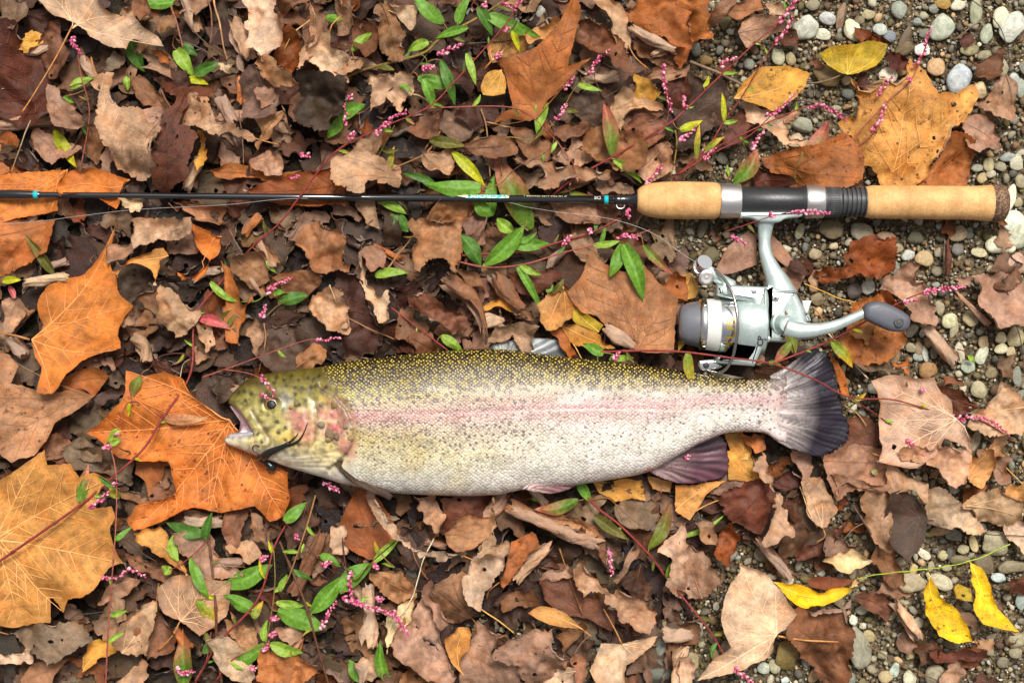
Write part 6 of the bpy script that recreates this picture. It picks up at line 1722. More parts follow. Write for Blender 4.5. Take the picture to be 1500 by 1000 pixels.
def band_patch(name, x0, x1, th0, th1, radius, mat, slant=0):
    V, F = [], []; nx, nt_ = 12, 10
    for i in range(nx + 1):
        for j in range(nt_ + 1):
            th = th0 + (th1 - th0) * j / nt_; xx = x0 + (x1 - x0) * i / nx + slant * j / nt_
            V.append(np.array(axis_pt(xx)) + np.array([0, math.sin(th), math.cos(th)]) * (radius + .12) * kk)
    F = [(i * (nt_ + 1) + j, (i + 1) * (nt_ + 1) + j, (i + 1) * (nt_ + 1) + j + 1, i * (nt_ + 1) + j + 1) for i in range(nx) for j in range(nt_)]
    return put(name, mesh_from(name, np.array(V) - RO, F, True), mat, rod)
band_patch("teal_panel", 684, 738, .05, 1.9, 5.72, M['teal'], 12)
wrap_text("lettering", "ST.CROIX", 746, 7.0, 1.0, M['cream_print'], 5.75, True, 58, .02)
for i in range(7):
    t = i / 6
    band_patch("fan_ray", 667 + t * 15, 670.4 + t * 15.2, .15 + (1 - t) * .55, 1.5, 5.72, M['cream_print'], (t - .8) * 5)
wrap_text("lettering", "6' ULTRA-LITE POWER |", 830, 3.2, .95, M['cream_print'], 5.95, True, 62)
wrap_text("lettering", "DE", 880, 6.5, .75, M['white_print'], 6.15, True, 10)

# ---------------------------------------------------------------- spinning reel
reel = empty("fishing_reel", at(1120, 450, RZ)); EO = np.array(reel.location)
tag(reel, "silver green spinning reel mounted under the rod's reel seat", "fishing reel")
EZ = 52.0
def mat_reel():
    m, nt, N, L, bs = new_mat("silver_green_paint"); g = NB(nt)
    tc = N.new("ShaderNodeTexCoord"); n = g.noise(tc.outputs["Object"], 2600, 2, .5); b = g.noise(tc.outputs["Object"], 120, 3, .6)
    c = g.mix(g.ramp(n, .3, .7), lin((172, 190, 185)), lin((206, 217, 213)))
    L.new(g.gain(c, g.ramp(b, .3, .7, .93, 1.05)), bs.inputs["Base Color"]); bs.inputs["Metallic"].default_value = .55
    L.new(g.ramp(b, .3, .7, .28, .4), bs.inputs["Roughness"]); bs.inputs["Coat Weight"].default_value = .5
    return m
M['reel'] = mat_reel()
M['chrome'] = mat_plain("chrome", (.78, .77, .75), .14, 1.0, .5)
M['line'] = mat_plain("wound_line", lin((214, 212, 206)), .35, 0, .5, 1500, .06)
M['smoke'] = mat_plain("smoky_grey_cap", (.17, .175, .195), .2, .25, .5, coat=.5)
M['knob'] = mat_plain("soft_grey_knob", lin((84, 86, 94)), .45, 0, .4, 900, .08, bump=.1)
M['gold'] = mat_plain("gold_print", lin((196, 160, 50)), .3, .6)
M['dark'] = mat_plain("dark_recess", (.012, .014, .014), .5)
M['ink'] = mat_plain("black_print", (.015, .015, .015), .5)
ke = (CAMH - EZ) / CAMH * S
def slab(poly, z0, z1, bev=3.0, step=3.0, smooth=True, zs=None):
    """a rounded slab: outline in photo px, from height z0 to z1 px, its edges rounded"""
    pl = np.array(poly, float); mb = MB()
    pr = rag_outline(pl, step, 0, np.random.default_rng(0)) if smooth else dense(pl, step)
    c = pr.mean(0)
    tg = np.roll(pr, -1, 0) - np.roll(pr, 1, 0)
    sg = np.sign(np.sum(pr[:, 0] * np.roll(pr[:, 1], -1) - pr[:, 1] * np.roll(pr[:, 0], -1)))
    nn = np.stack([tg[:, 1], -tg[:, 0]], 1) * sg; nn /= np.hypot(nn[:, 0], nn[:, 1])[:, None] + 1e-9
    zm = (z0 + z1) / 2
    rings = [(bev, z0), (bev * .3, z0 + bev * .3), (0, z0 + bev), (0, z1 - bev), (bev * .12, z1 - bev * .5), (bev * .4, z1 - bev * .15), (bev, z1)]
    V, F = [], []; n = len(pr)
    for ins, z in rings:
        V += [tuple(p) for p in atn(pr - nn * ins, np.full(n, z), EZ if zs is None else zs)]
    for k in range(len(rings) - 1):
        for i in range(n):
            j = (i + 1) % n; F.append((k * n + i, k * n + j, (k + 1) * n + j, (k + 1) * n + i) if sg < 0 else (k * n + j, k * n + i, (k + 1) * n + i, (k + 1) * n + j))
    t = tuple((len(rings) - 1) * n + i for i in range(n)); b = tuple(range(n))
    F += [t if sg < 0 else t[::-1], b[::-1] if sg < 0 else b]
    mb.add(V, F); return mb
SA, SB = np.array(at(994, 474, EZ)), np.array(at(1120, 477, EZ)); SAX = (SB - SA) / np.linalg.norm(SB - SA)
def sx(x): return at(x, 474 + (x - 994) * 3 / 126, EZ)
def sl(prof, sides=56):
    mb = MB(); a = np.array(sx(prof[0][0])); mb.lathe(a, a + SAX, [((x - prof[0][0]) * ke, r_ * ke) for x, r_ in prof], sides); return mb
# foot and stem
slab([(1083, 311), (1178, 311), (1172, 318), (1150, 321), (1140, 326), (1112, 325), (1098, 320), (1083, 320)], RZ - 14, RZ + 15, 3).build("foot", M['reel'], reel, EO, auto=60)
mb = MB(); L_ = resample([(1124, 316), (1122, 332), (1121, 352), (1123, 372), (1131, 394), (1141, 416), (1147, 436)], 3)
w_ = np.interp(np.linspace(0, 1, len(L_)), [0, .1, .3, .5, .7, .88, 1], [17, 12, 8.6, 10, 14, 20, 24])
for k in range(1):
    mb.tube(atn(L_, np.interp(np.linspace(0, 1, len(L_)), [0, .4, 1], [RZ, RZ, EZ - 2]), EZ), w_ * ke, 20, squash=.72)
mb.build("stem", M['reel'], reel, EO)
slab([(1121, 416), (1140, 424), (1162, 426), (1172, 446), (1179, 468), (1178, 490), (1168, 500), (1150, 502), (1120, 500), (1114, 470)], EZ - 24, EZ + 22, 8).build("body", M['reel'], reel, EO, auto=60)
mb = MB(); L_ = resample([(1127, 428), (1150, 429), (1164, 429)], 3); mb.tube(atn(L_, np.full(len(L_), EZ + 22.0), EZ), .55 * S, 5); mb.build("body_seam", M['dark'], reel, EO)
# rotor: drum, cup and two arms
sl([(1072, 20), (1073, 40), (1078, 43), (1098, 44.5), (1110, 45), (1118, 43), (1121, 36), (1122, 20)], 64).build("rotor_drum", M['reel'], reel, EO, auto=40)
slab([(1046, 418), (1080, 419), (1119, 421), (1122, 440), (1121, 462), (1099, 462), (1097, 443), (1060, 437), (1046, 433)], EZ - 18, EZ + 32, 6).build("rotor_arm", M['reel'], reel, EO, auto=60)
slab([(1121, 462), (1120, 490), (1110, 516), (1101, 536), (1046, 532), (1046, 520), (1088, 521), (1097, 505), (1099, 462)], EZ - 18, EZ + 32, 6).build("rotor_arm", M['reel'], reel, EO, auto=60)
slab([(1066, 441), (1096, 443), (1098, 462), (1097, 505), (1088, 519), (1066, 516)], EZ - 8, EZ + 22, 2).build("rotor_recess", M['dark'], reel, EO, auto=60)
sl([(1068, 30), (1069, 37), (1095, 41), (1100, 42)], 56).build("rotor_cup", M['reel'], reel, EO, auto=40)
# spool
sl([(993, 12), (994, 22), (998, 27), (1006, 30.5), (1018, 33), (1023, 34), (1024, 20)], 48).build("drag_cap", M['smoke'], reel, EO, auto=40)
spool = sl([(1022, 34), (1023.5, 36.5), (1026, 38), (1031, 38.6), (1033, 37.5), (1034, 30)], 64).build("spool", M['chrome'], reel, EO, auto=40)
sl([(1032, 36.2), (1034, 37.2), (1044, 38.4), (1052, 39), (1053, 37)], 64).build("wound_line", M['line'], spool, EO, auto=40)
sl([(1052, 38), (1053, 40.4), (1056, 41), (1071, 41.4), (1075, 40.5), (1076, 34)], 64).build("spool_skirt", M['chrome'], spool, EO, auto=40)
def wrap_spool(name, body, xc, size, th0, mat, radius, span, parent, ccw=True):
    cu = bpy.data.curves.new(name, 'FONT'); cu.body = body; cu.offset = .015
    ob = bpy.data.objects.new(name, cu); COL.objects.link(ob)
    dg = bpy.context.evaluated_depsgraph_get(); me = bpy.data.meshes.new_from_object(ob.evaluated_get(dg)); bpy.data.objects.remove(ob)
    bm = bmesh.new(); bm.from_mesh(me); bmesh.ops.triangulate(bm, faces=bm.faces[:]); bmesh.ops.subdivide_edges(bm, edges=bm.edges[:], cuts=2, use_grid_fill=True)
    V = np.array([v.co[:] for v in bm.verts]); F = [tuple(v.index for v in f.verts) for f in bm.faces]; bm.free()
    V[:, 0] *= span / V[:, 0].max(); W = []
    for a, b in zip(V[:, 0], V[:, 1] * size):
        th = th0 + a / radius           # reading from the bottom of the picture upwards
        p = np.array(sx(xc - b)); n_ = np.array([0, math.sin(th), math.cos(th)])
        W.append(p + n_ * (radius + .3) * ke)
    return put(name, mesh_from(name, np.array(W) - EO, F, False), mat, parent)
wrap_spool("lettering", "STUS", 1071, 17, -1.25, M['gold'], 41.6, 62, spool)
wrap_spool("lettering", "CP", 1112, 12, -.72, M['ink'], 45.2, 17, reel)
wrap_spool("lettering", "Y", 1118, 7, -.52, M['ink'], 45.0, 5, reel)
# bail
BA = [(1034, 393), (1046, 395), (1056, 404), (1065, 418), (1072, 436), (1076, 460), (1077, 480), (1075, 500), (1071, 522), (1064, 538), (1055, 546), (1044, 546), (1034, 541)]
L_ = resample(BA, 3); t_ = np.linspace(0, 1, len(L_))
mb = MB(); mb.tube(atn(L_, EZ + 8 + 46 * np.sin(math.pi * np.clip(t_ * 1.02, 0, 1)) ** .8, EZ + 26), 2.3 * S, 10); mb.build("bail_wire", mat_plain("bail_steel", (.42, .40, .37), .22, 1.0), reel, EO)
mb = MB(); L_ = resample([(1072, 420), (1060, 414), (1046, 405), (1034, 396)], 3)
mb.tube(atn(L_, np.linspace(EZ + 12, EZ + 20, len(L_)), EZ), np.linspace(9, 8, len(L_)) * S, 14, squash=.7); mb.build("bail_arm", M['reel'], reel, EO)
def disc(x, y, z, rad, h, mat, name, parent=reel, prof=None, tilt=(0, 0, 1)):
    a = np.array(at(x, y, z)); mb = MB()
    mb.lathe(a, a + np.array(tilt, float), [(q * S, rr * S) for q, rr in (prof or [(0, rad), (h - 1, rad), (h - .3, rad * .92), (h, rad * .75)])], 28)
    return mb.build(name, mat, parent, EO, auto=35)
rol = disc(1025, 394, EZ + 4, 11, 0, M['chrome'], "line_roller", reel, [(0, 11), (5, 11.5), (6, 8.5), (15, 8.5), (16, 11.5), (21, 11)], (.25, .45, .85))
disc(1034, 406, EZ + 20, 11, 0, M['alu'], "roller_screw", reel, [(0, 11), (4, 11.4), (7, 10.4), (8, 8), (7.4, 7.4), (7.2, 3), (8, 2.4), (8.2, .3)], (0, -.12, 1))
disc(1064, 424, EZ + 30, 7, 5, M['reel'], "arm_pivot", reel); disc(1104, 426, EZ + 30, 4.5, 3.5, M['chrome'], "pivot_screw", reel)
slab([(1022, 527), (1046, 526), (1062, 534), (1050, 541), (1028, 544), (1021, 537)], EZ - 4, EZ + 12, 4).build("bail_mount", M['chrome'], reel, EO, auto=50)
disc(1034, 535, EZ + 10, 4.5, 4, M['dark'], "mount_screw", reel)
# handle
hub = disc(1145, 473, EZ + 18, 17, 0, M['reel'], "crank_hub", reel, [(0, 17.5), (5, 17), (6, 15.8), (6.2, 14.8), (9, 14.4), (14, 13), (18, 11.8)], (.28, -.06, .95))
mb = MB(); L_ = resample([(1152, 479), (1166, 483), (1184, 484), (1208, 481), (1230, 474), (1250, 465), (1266, 458)], 3); t_ = np.linspace(0, 1, len(L_))
mb.tube(atn(L_, EZ + 34 + 14 * t_, EZ + 40), np.interp(t_, [0, .15, .4, .7, 1], [13.5, 12.5, 9.5, 7.2, 6.6]) * ke, 18, squash=.8); mb.build("crank_arm", M['reel'], reel, EO)
kn = slab([(1264, 453), (1271, 444), (1286, 441), (1303, 446), (1322, 456), (1332, 464), (1333, 473), (1329, 482), (1318, 486), (1302, 484), (1286, 477), (1267, 467)], EZ + 34, EZ + 60, 9, zs=EZ + 50)
knob = kn.build("crank_knob", M['knob'], reel, EO, auto=70)
disc(1317, 472, EZ + 61.5, 6.5, 0, M['rubber'], "knob_cap", knob, [(0, 7), (1.2, 6.8), (1.4, 5.2), (.6, 5.0), (.6, 3.4), (1.8, 3.0), (2, .3)])
for sx_, sy_, sz_, rr_ in ((1136, 437, EZ + 21.5, 5.2), (1124, 497, EZ + 20, 4.6), (1174, 467, EZ + 16, 5.2), (1146, 493, EZ + 20, 4.4)):
    s_ = disc(sx_, sy_, sz_, rr_, 2.0, M['chrome'], "screw", reel)
    disc(sx_, sy_, sz_ + 1.9, rr_ * .4, .4, M['dark'], "slot", s_)
slab([(1173, 440), (1188, 440), (1185, 452), (1183, 460), (1178, 460), (1175, 452)], EZ - 2, EZ + 10, 2).build("reverse_switch", M['alu'], reel, EO, auto=50)
slab([(1176, 456), (1184, 458), (1188, 470), (1178, 472)], EZ - 8, EZ + 6, 3).build("switch_base", M['reel'], reel, EO, auto=50)
# the monofilament
fl = MB()
L_ = resample([(1025, 388), (1000, 372), (962, 345), (925, 329), (880, 318), (820, 311), (770, 303), (735, 296), (600, 291), (430, 291), (330, 300), (200, 307), (120, 316), (50, 325), (-40, 331)], 8)
z_ = np.interp(L_[:, 0], [-40, 200, 430, 600, 735, 820, 1000, 1025], [60, 56, 52, 38, 46, 54, 62, EZ + 14])
fl.tube(atn(L_, z_), .30 * S, 5); lo_ = fl.build("fishing_line", mat_plain("monofilament", lin((160, 156, 150)), .25, 0, .5), None, (0, 0, 0))
tag(lo_, "thin clear fishing line running from the bail roller along the rod", "fishing line")
# ---------------------------------------------------------------- smartweed: stems, lance leaves, pink flower spikes
PC = {'G': ((108, 152, 52), (98, 142, 42)), 'D': ((84, 124, 48), (74, 114, 40)), 'L': ((146, 176, 66), (128, 162, 50)), 'Y': ((170, 176, 32), (196, 186, 28)), 'y': ((128, 144, 44), (206, 164, 44)),
      'R': ((112, 132, 52), (188, 98, 84)), 'P': ((96, 128, 40), (190, 112, 86)), 'O': ((98, 96, 40), (120, 110, 48)), 'K': ((204, 92, 96), (196, 120, 110)), 'B': ((110, 122, 40), (124, 84, 48)), 'T': ((172, 118, 78), (196, 150, 104))}
SC_ = {'r': (150, 62, 58), 'k': (168, 92, 78), 'o': (140, 116, 58), 'b': (112, 72, 52), 'd': (92, 44, 40), 'g': (128, 140, 60), 't': (166, 122, 74)}
# plant | label ; lines below it: stem colour radius0,radius1 heights: tile points   (tile points may switch tile with a leading letter:)
PLANTS = """
= long red smartweed stem running from the left edge up to the top middle
s r 3.4,1.8 60,78,70,60,36,30,52,66,70,72,74: g:-30,495 g:350,230 g:490,110 d:620,960 d:700,830 d:820,640 d:840,400 d:930,270 d:1090,90 d:1205,-10 a:1290,850 a:1440,660 b:150,560 b:370,465 b:480,360 b:600,230 b:720,90 b:760,20 b:775,-30
s k 1.8,1.0 70,70,62,50: b:370,465 b:740,465 b:880,560 b:990,690 b:1010,750
s d 2.2,1.4 40,56,60: d:820,640 d:815,560 d:700,560 d:640,620
s r 1.6,1.0 60,66,72: d:700,830 d:560,760 d:480,940
= red smartweed stem rising from the front cork grip to the pebbles at the top
s r 3.2,1.6 30,48,54,56,58,60: b:900,850 b:1000,770 b:1180,670 b:1400,540 b:1471,485 c:180,310 c:330,170 c:420,95 c:500,-20
s k 1.5,1.0 54,60,60: b:1400,540 b:1410,470 b:1390,300
= red smartweed sprig with three pink spikes above the reel seat
s r 2.6,1.2 40,54,60: c:-40,770 c:50,690 c:120,620 c:180,520 c:260,410 c:360,240 c:430,140 c:480,80
s r 2.4,1.3 40,56,60,58: c:-30,760 c:100,660 c:300,560 c:480,480 c:560,455 c:620,470 c:700,520
s r 2.0,1.0 44,56,58: c:-20,750 c:150,650 c:280,590 c:380,500 c:450,440
= orange red smartweed sprig crossing the big golden sycamore leaf
s k 2.2,1.0 40,52,60,58: c:580,760 c:680,680 c:770,560 c:880,440 c:980,350 c:1030,250 c:1065,130
s r 1.5,0.9 48,56,60: c:690,680 c:800,600 c:850,520 c:870,450
= thick olive smartweed stem with broad green leaves at the top middle
s o 4.2,3.0 26,50,58,60: b:-20,370 b:70,310 b:340,235 b:410,180 b:500,125 b:600,70 b:690,10 b:740,-40
s b 2.2,1.4 34,46,50: b:100,480 b:220,380 b:310,310 b:400,190
s g 1.2,0.8 60,62: b:340,230 b:370,260 b:355,300
s r 1.6,1.0 56,66,70: b:620,60 b:560,30 b:600,-20
s d 1.4,0.9 58,64: b:780,50 b:740,120 b:680,230
= dry tan smartweed stalk with green and yellow leaves above the rod middle
s t 2.6,1.6 26,38,40: b:60,810 b:140,765 b:250,715 b:370,655 b:430,560
s o 1.8,1.0 36,44,48: b:690,760 b:700,600 b:830,600 b:930,510 b:1000,390 b:1080,300
s g 1.4,0.9 32,40: b:105,780 b:150,690 b:230,540
= smartweed with broad pointed leaves between the rod and the trout's back
s k 2.6,1.6 34,48,52,54: e:480,150 e:620,180 e:780,170 e:950,120 e:1085,85 e:1210,60 e:1330,20
s r 3.0,2.0 36,42,40: e:520,130 e:800,110 e:930,75 e:1080,30 e:1200,-30
s o 1.8,1.2 36,46: e:830,60 e:740,95 e:790,10 e:800,-20
= red smartweed stem forking over the reel and the tail fin
s r 2.8,1.6 62,84,96,100,70,40,36: e:1110,545 e:1300,540 f:0,545 f:200,570 f:380,595 f:560,660 f:720,740 f:900,750 f:1050,790 f:1170,825 f:1280,840 f:1400,905
s r 2.6,1.4 98,90,70,92,60,44: f:390,595 f:520,545 f:640,495 f:760,430 f:830,390 f:960,320 f:1060,285 f:1210,270
s r 1.8,1.0 60,40,34: f:720,740 f:870,840 f:960,920 f:1050,1040
= stout red smartweed stem from under the pelvic fin to the bottom edge
s r 3.6,1.8 44,44,40,44,48: h:1060,200 h:1120,260 h:1200,320 h:1330,450 h:1400,545 h:1471,630 i:120,780 i:180,880 i:230,940 i:310,1010
= upright brown smartweed stem with lance leaves at the lower left
s b 4.0,3.0 24,50,40: g:955,1000 g:935,840 g:930,680 g:915,520 g:900,385
s r 2.0,1.2 40,58: g:900,380 g:830,450 g:760,500 g:730,510
s k 1.6,1.0 36,44: g:840,990 g:890,900 g:910,780
= red jointed smartweed stem among green leaves at the lower left
s r 3.0,2.2 30,60,58,44: g:840,1000 g:940,830 g:1110,640 g:1180,420 g:1230,320
s o 2.0,1.4 40,54: g:1140,860 g:1170,700 g:1185,560 g:1180,430
s r 1.6,1.0 40,50: g:930,990 g:1000,900 g:1150,830
= long smartweed stem down to the bottom edge beside the pink flower chain
s b 3.4,2.8 40,52,40: g:1205,390 g:1260,520 g:1320,670 g:1370,850 g:1420,1020
s t 2.4,1.6 50,60,48: g:1360,190 g:1320,330 g:1250,530 g:1215,600
s d 1.4,1.0 54,58: g:1220,300 g:1340,430 g:1440,520 h:40,520
= thin vertical pink smartweed stem near the left edge
s k 2.2,1.6 110,130,96: g:455,1020 g:465,800 g:482,560 g:500,300 g:500,100 g:470,-40
= short smartweed sprig with pink tip beside the big pale leaf
s k 1.6,1.4 30,44,50: a:350,715 a:385,490 a:350,330 a:335,240
= smartweed sprig with a long pink chain of flowers near the bottom
s d 2.0,1.2 34,56,60: h:0,330 h:20,500 h:60,560 h:130,480 h:250,375
s r 1.6,1.1 50,66,70: h:30,540 h:60,640 h:150,680 h:220,690
= small smartweed sprig with pink spike above the trout's head
s g 2.0,1.4 34,46,50: d:1040,330 d:1110,325 d:1150,290 d:1210,250
s o 1.4,1.0 34,38: d:1140,400 d:1190,350 d:1230,330
= reddish smartweed sprig drooping over the trout's eye
s k 2.2,1.0 70,96,104: d:870,655 d:1000,610 d:1080,580 d:1300,500 d:1370,490
s k 1.6,1.0 80,104,112: d:960,620 d:1060,635 d:1130,665 d:1190,740
= short smartweed sprig with a pink tip touching the dorsal fin area
s g 1.8,1.2 60,70: e:1105,590 e:1110,550 e:1170,555 e:1200,575
= dark wiry smartweed stem arching over the smooth orange brown leaf
s b 1.4,1.0 40,48,50: b:920,520 b:900,640 b:760,720 b:690,790
s b 1.2,.9 44,50: b:1130,420 b:1090,330 b:1110,260
= red smartweed stalk standing against the trout's back
s r 2.6,2.0 28,52: e:215,355 e:330,440 e:460,540
= smartweed sprig draped over the reel foot and locking ring
s r 1.6,1.0 60,78,80: c:180,1000 c:300,960 c:390,930 c:480,910
"""
# leaf: tile colour width(tile units): base -> tip
PLEAVES = """
b G 70 440,100 310,-20|b G 42 545,120 405,165|b G 66 620,60 862,155|b L 50 375,180 283,222|b G 60 330,335 490,385|b D 56 430,260 490,450|b G 56 350,340 400,470|b L 60 870,410 840,580|b R 78 1165,675 1130,450|b O 60 380,605 540,630|b Y 56 480,655 620,805|b G 80 600,810 350,790|b P 120 815,990 655,660|b G 60 640,930 670,735|b G 60 575,870 650,930|b L 42 1175,690 1300,790|b y 80 950,830 1150,900|b G 80 -10,500 105,450|b L 50 165,870 282,922|b D 60 215,920 290,1000|b L 44 45,220 132,140|b L 60 740,1000 670,940|b D 40 400,790 260,750|b L 36 540,230 580,370|b G 50 500,100 560,-20|b L 40 -10,200 30,160|b D 56 590,30 650,150
a G 54 615,15 790,-10|a D 76 565,180 620,310|a L 74 760,215 835,335|a D 66 840,320 955,270|a Y 40 810,340 900,365|a L 42 300,375 402,330|a Y 64 230,560 335,725|a G 50 1480,500 1410,600|a G 40 1400,75 1480,90|a D 46 790,190 850,240|a L 34 545,330 550,390|a G 26 275,415 320,445|a L 40 1160,15 1100,30
d O 50 230,205 110,40|d L 34 905,245 1035,335|d O 66 955,440 1020,360|d K 54 860,400 997,448|d B 54 605,650 570,750|d L 40 510,880 460,935|d T 54 700,830 905,828|d K 34 40,260 70,330|d Y 34 10,240 90,235|d L 30 460,940 520,920|d D 60 1200,330 1330,300|d G 30 1180,300 1235,290|d L 24 1150,150 1190,205
e G 90 620,170 790,0|e G 62 740,95 905,80|e D 80 510,40 600,180|e G 40 760,180 872,380|e L 48 145,215 297,205|e L 50 430,475 524,540|e G 56 1205,80 1155,225|e G 76 1215,80 1300,330|e R 42 1300,85 1432,212|e L 36 1085,85 1205,65|e G 48 1130,555 1040,510|e L 30 1165,572 1265,570|e G 34 890,290 905,225|e L 26 1165,560 1170,595|e G 24 490,215 505,245|e O 40 910,300 960,230
f B 58 485,550 445,365|f R 48 470,500 395,590|f y 54 10,400 -20,540|f y 46 20,550 60,705|f y 58 640,500 735,615|f y 26 730,755 800,722|f L 28 775,350 812,402|f Y 16 1030,775 1080,780|f L 14 870,840 910,848|f L 30 370,590 430,600|f L 26 1230,560 1265,590
g P 58 345,220 375,60|g y 46 345,375 262,310|g D 60 872,360 715,305|g D 46 885,385 920,260|g L 44 765,475 740,360|g G 52 820,460 902,632|g y 60 850,640 920,772|g G 84 970,585 1175,490|g G 62 1095,690 960,620|g L 46 1190,655 1310,672|g G 84 1195,690 1405,772|g G 84 1345,695 1480,540|g G 60 1140,830 960,950|g L 60 1165,830 1305,872|g P 96 790,1010 785,765|g G 54 1225,305 1320,220|g L 30 1205,605 1240,530|g L 34 1140,820 1150,730|g y 40 1090,720 1130,650|g y 44 520,200 470,150|g L 44 740,520 690,500|g D 40 900,870 880,830|g G 40 1380,450 1471,500
h L 42 135,482 252,375|h G 90 -10,610 137,490|h G 56 1072,215 1008,90|h P 72 1020,212 830,250|h O 50 1090,280 1240,382|h B 70 1325,425 1415,220|h L 54 1412,557 1440,450|h G 62 215,1010 170,810|h G 62 100,990 30,900|h L 14 230,500 170,490|h L 30 820,210 870,190
c R 100 485,795 625,520|c L 54 600,715 690,590|c Y 26 180,530 170,400|c P 80 220,790 322,640|c y 26 60,690 70,540|c y 34 100,655 180,590|c Y 20 90,375 115,320|c Y 40 -10,560 90,515|c L 20 200,760 190,710
i L 22 0,370 190,270|i B 26 130,790 190,770
"""
# flower spikes: tile n: axis
SPIKES = """
b 26 150,580 210,520 285,480|b 20 420,240 470,215 525,195|b 12 355,300 405,288|b 10 695,15 750,40 775,0|b 6 700,130 730,130|b 8 665,250 690,235|b 12 960,382 1005,335|b 12 930,515 970,450|b 18 1070,320 1100,265 1155,225|b 18 1385,285 1400,400 1425,490|b 14 1310,790 1385,715|b 6 25,430 50,415|b 8 30,600 60,570|b 6 610,30 630,15|b 6 15,540 20,450|b 5 1235,905 1240,950
c 14 410,100 450,50 510,-10|c 12 395,190 450,130 470,80|c 12 1000,280 1040,220 1065,120|c 20 815,570 855,510 870,445|c 14 295,640 330,590 350,555|c 9 95,690 140,640|c 12 -10,610 55,555|c 10 165,285 225,245|c 26 470,920 550,915 635,920|c 14 360,500 420,470 485,405|c 14 545,460 610,460 710,520|c 5 0,420 15,470|c 8 840,410 900,330|c 5 375,930 395,935|c 4 970,340 985,365
d 20 1150,290 1200,255 1260,228|d 6 1128,725 1160,750|d 9 1130,392 1150,345|d 8 1365,500 1470,480|d 10 1125,650 1160,690 1190,745|d 7 448,955 485,950|d 3 500,905 520,900
e 10 955,90 985,45|e 14 1190,52 1235,45 1275,55|e 8 1180,575 1195,540|e 4 1065,20 1075,40
f 12 210,48 250,70 272,92|f 9 820,382 845,345|f 30 1035,290 1120,275 1215,268|f 8 955,330 1015,325|f 22 1195,830 1290,830 1350,860 1405,905|f 18 965,925 1000,965 1045,1010|f 4 1160,820 1180,830|f 4 1030,705 1040,715
g 9 445,552 505,540|g 12 520,535 570,510 630,540|g 16 390,245 430,215 475,175|g 4 485,140 505,138|g 8 1125,468 1155,455|g 8 1170,725 1205,715|g 9 1165,795 1195,780|g 9 1135,855 1165,830|g 14 760,940 800,955 840,945|g 20 1390,765 1410,710 1455,645|g 18 1400,135 1430,155 1465,170|g 9 1395,495 1430,470|g 4 1085,935 1105,935|g 4 1275,365 1290,380
h 16 45,520 35,570 55,640|h 46 10,630 60,650 120,670 180,690 230,700|h 26 225,690 250,740 295,795|h 10 150,640 185,640|h 5 140,490 160,510|h 30 1150,425 1160,480 1168,535|h 4 1300,25 1320,40
i 14 225,935 250,960 310,1000|i 5 10,30 30,20|i 3 905,5 920,15
a 14 312,165 330,210 355,240|a 7 1300,668 1338,672|a 4 1255,765 1290,760
"""
def multi_pts(s):
    out = []
    for w in s.split():
        t, q = w.split(':'); out.append(tp(t, *map(float, q.split(','))))
    return np.array(out)
plants = []
for line in PLANTS.strip().splitlines():
    if line.startswith('='):
        plants.append(dict(label=line[1:].strip(), stems=[])); continue
    h_, pts = line.split(':', 1); _, ck, rad, hts = h_.split()
    L_ = resample(multi_pts(pts.strip()), 5); hh = [float(q) for q in hts.split(',')]
    r0, r1 = map(float, rad.split(','))
    t_ = np.linspace(0, 1, len(L_))
    z_ = np.interp(t_, np.linspace(0, 1, len(hh)), hh); z_ = np.convolve(np.pad(z_, 3, 'edge'), np.ones(7) / 7, 'valid')
    plants[-1]['stems'].append((L_, z_, r0, r1, ck))
allp = [(k, L_, z_) for k, p in enumerate(plants) for (L_, z_, *_r) in p['stems']]
def nearest_stem(q):
    best = None
    for k, L_, z_ in allp:
        d = np.hypot(*(L_ - q).T); i = d.argmin()
        if best is None or d[i] < best[0]: best = (d[i], k, L_[i], z_[i])
    return best
for k, p in enumerate(plants):
    L_, z_ = p['stems'][0][:2]
    i = len(L_) // 2
    p['o'] = empty("smartweed_plant", at(*L_[i], 20)); p['org'] = np.array(p['o'].location)
    tag(p['o'], p['label'], "plant", "smartweed plants")
    for n_, (L_, z_, r0, r1, ck) in enumerate(p['stems']):
        c0 = np.array(lin(SC_[ck])); mb = MB()
        rad = np.linspace(r0, r1, len(L_)) * .55
        nod = np.arange(len(L_)) % 15 == 7; rad = rad * (1 + .5 * nod)
        V, F = tube_arrays(atn(L_, z_), rad * S, 8)
        cc = np.repeat(np.clip(c0 * (1 + .22 * perlin(np.stack([np.arange(len(L_)) / 7, np.zeros(len(L_)) + n_], 1), k)[:, None]) * np.where(nod, .7, 1)[:, None], 0, 1), 8, 0)
        put("stem", mesh_from("stem", np.array(V) - p['org'], F, True, {"col": cc}), M['plant'], p['o'])
r = np.random.default_rng(31)
lonely = 0
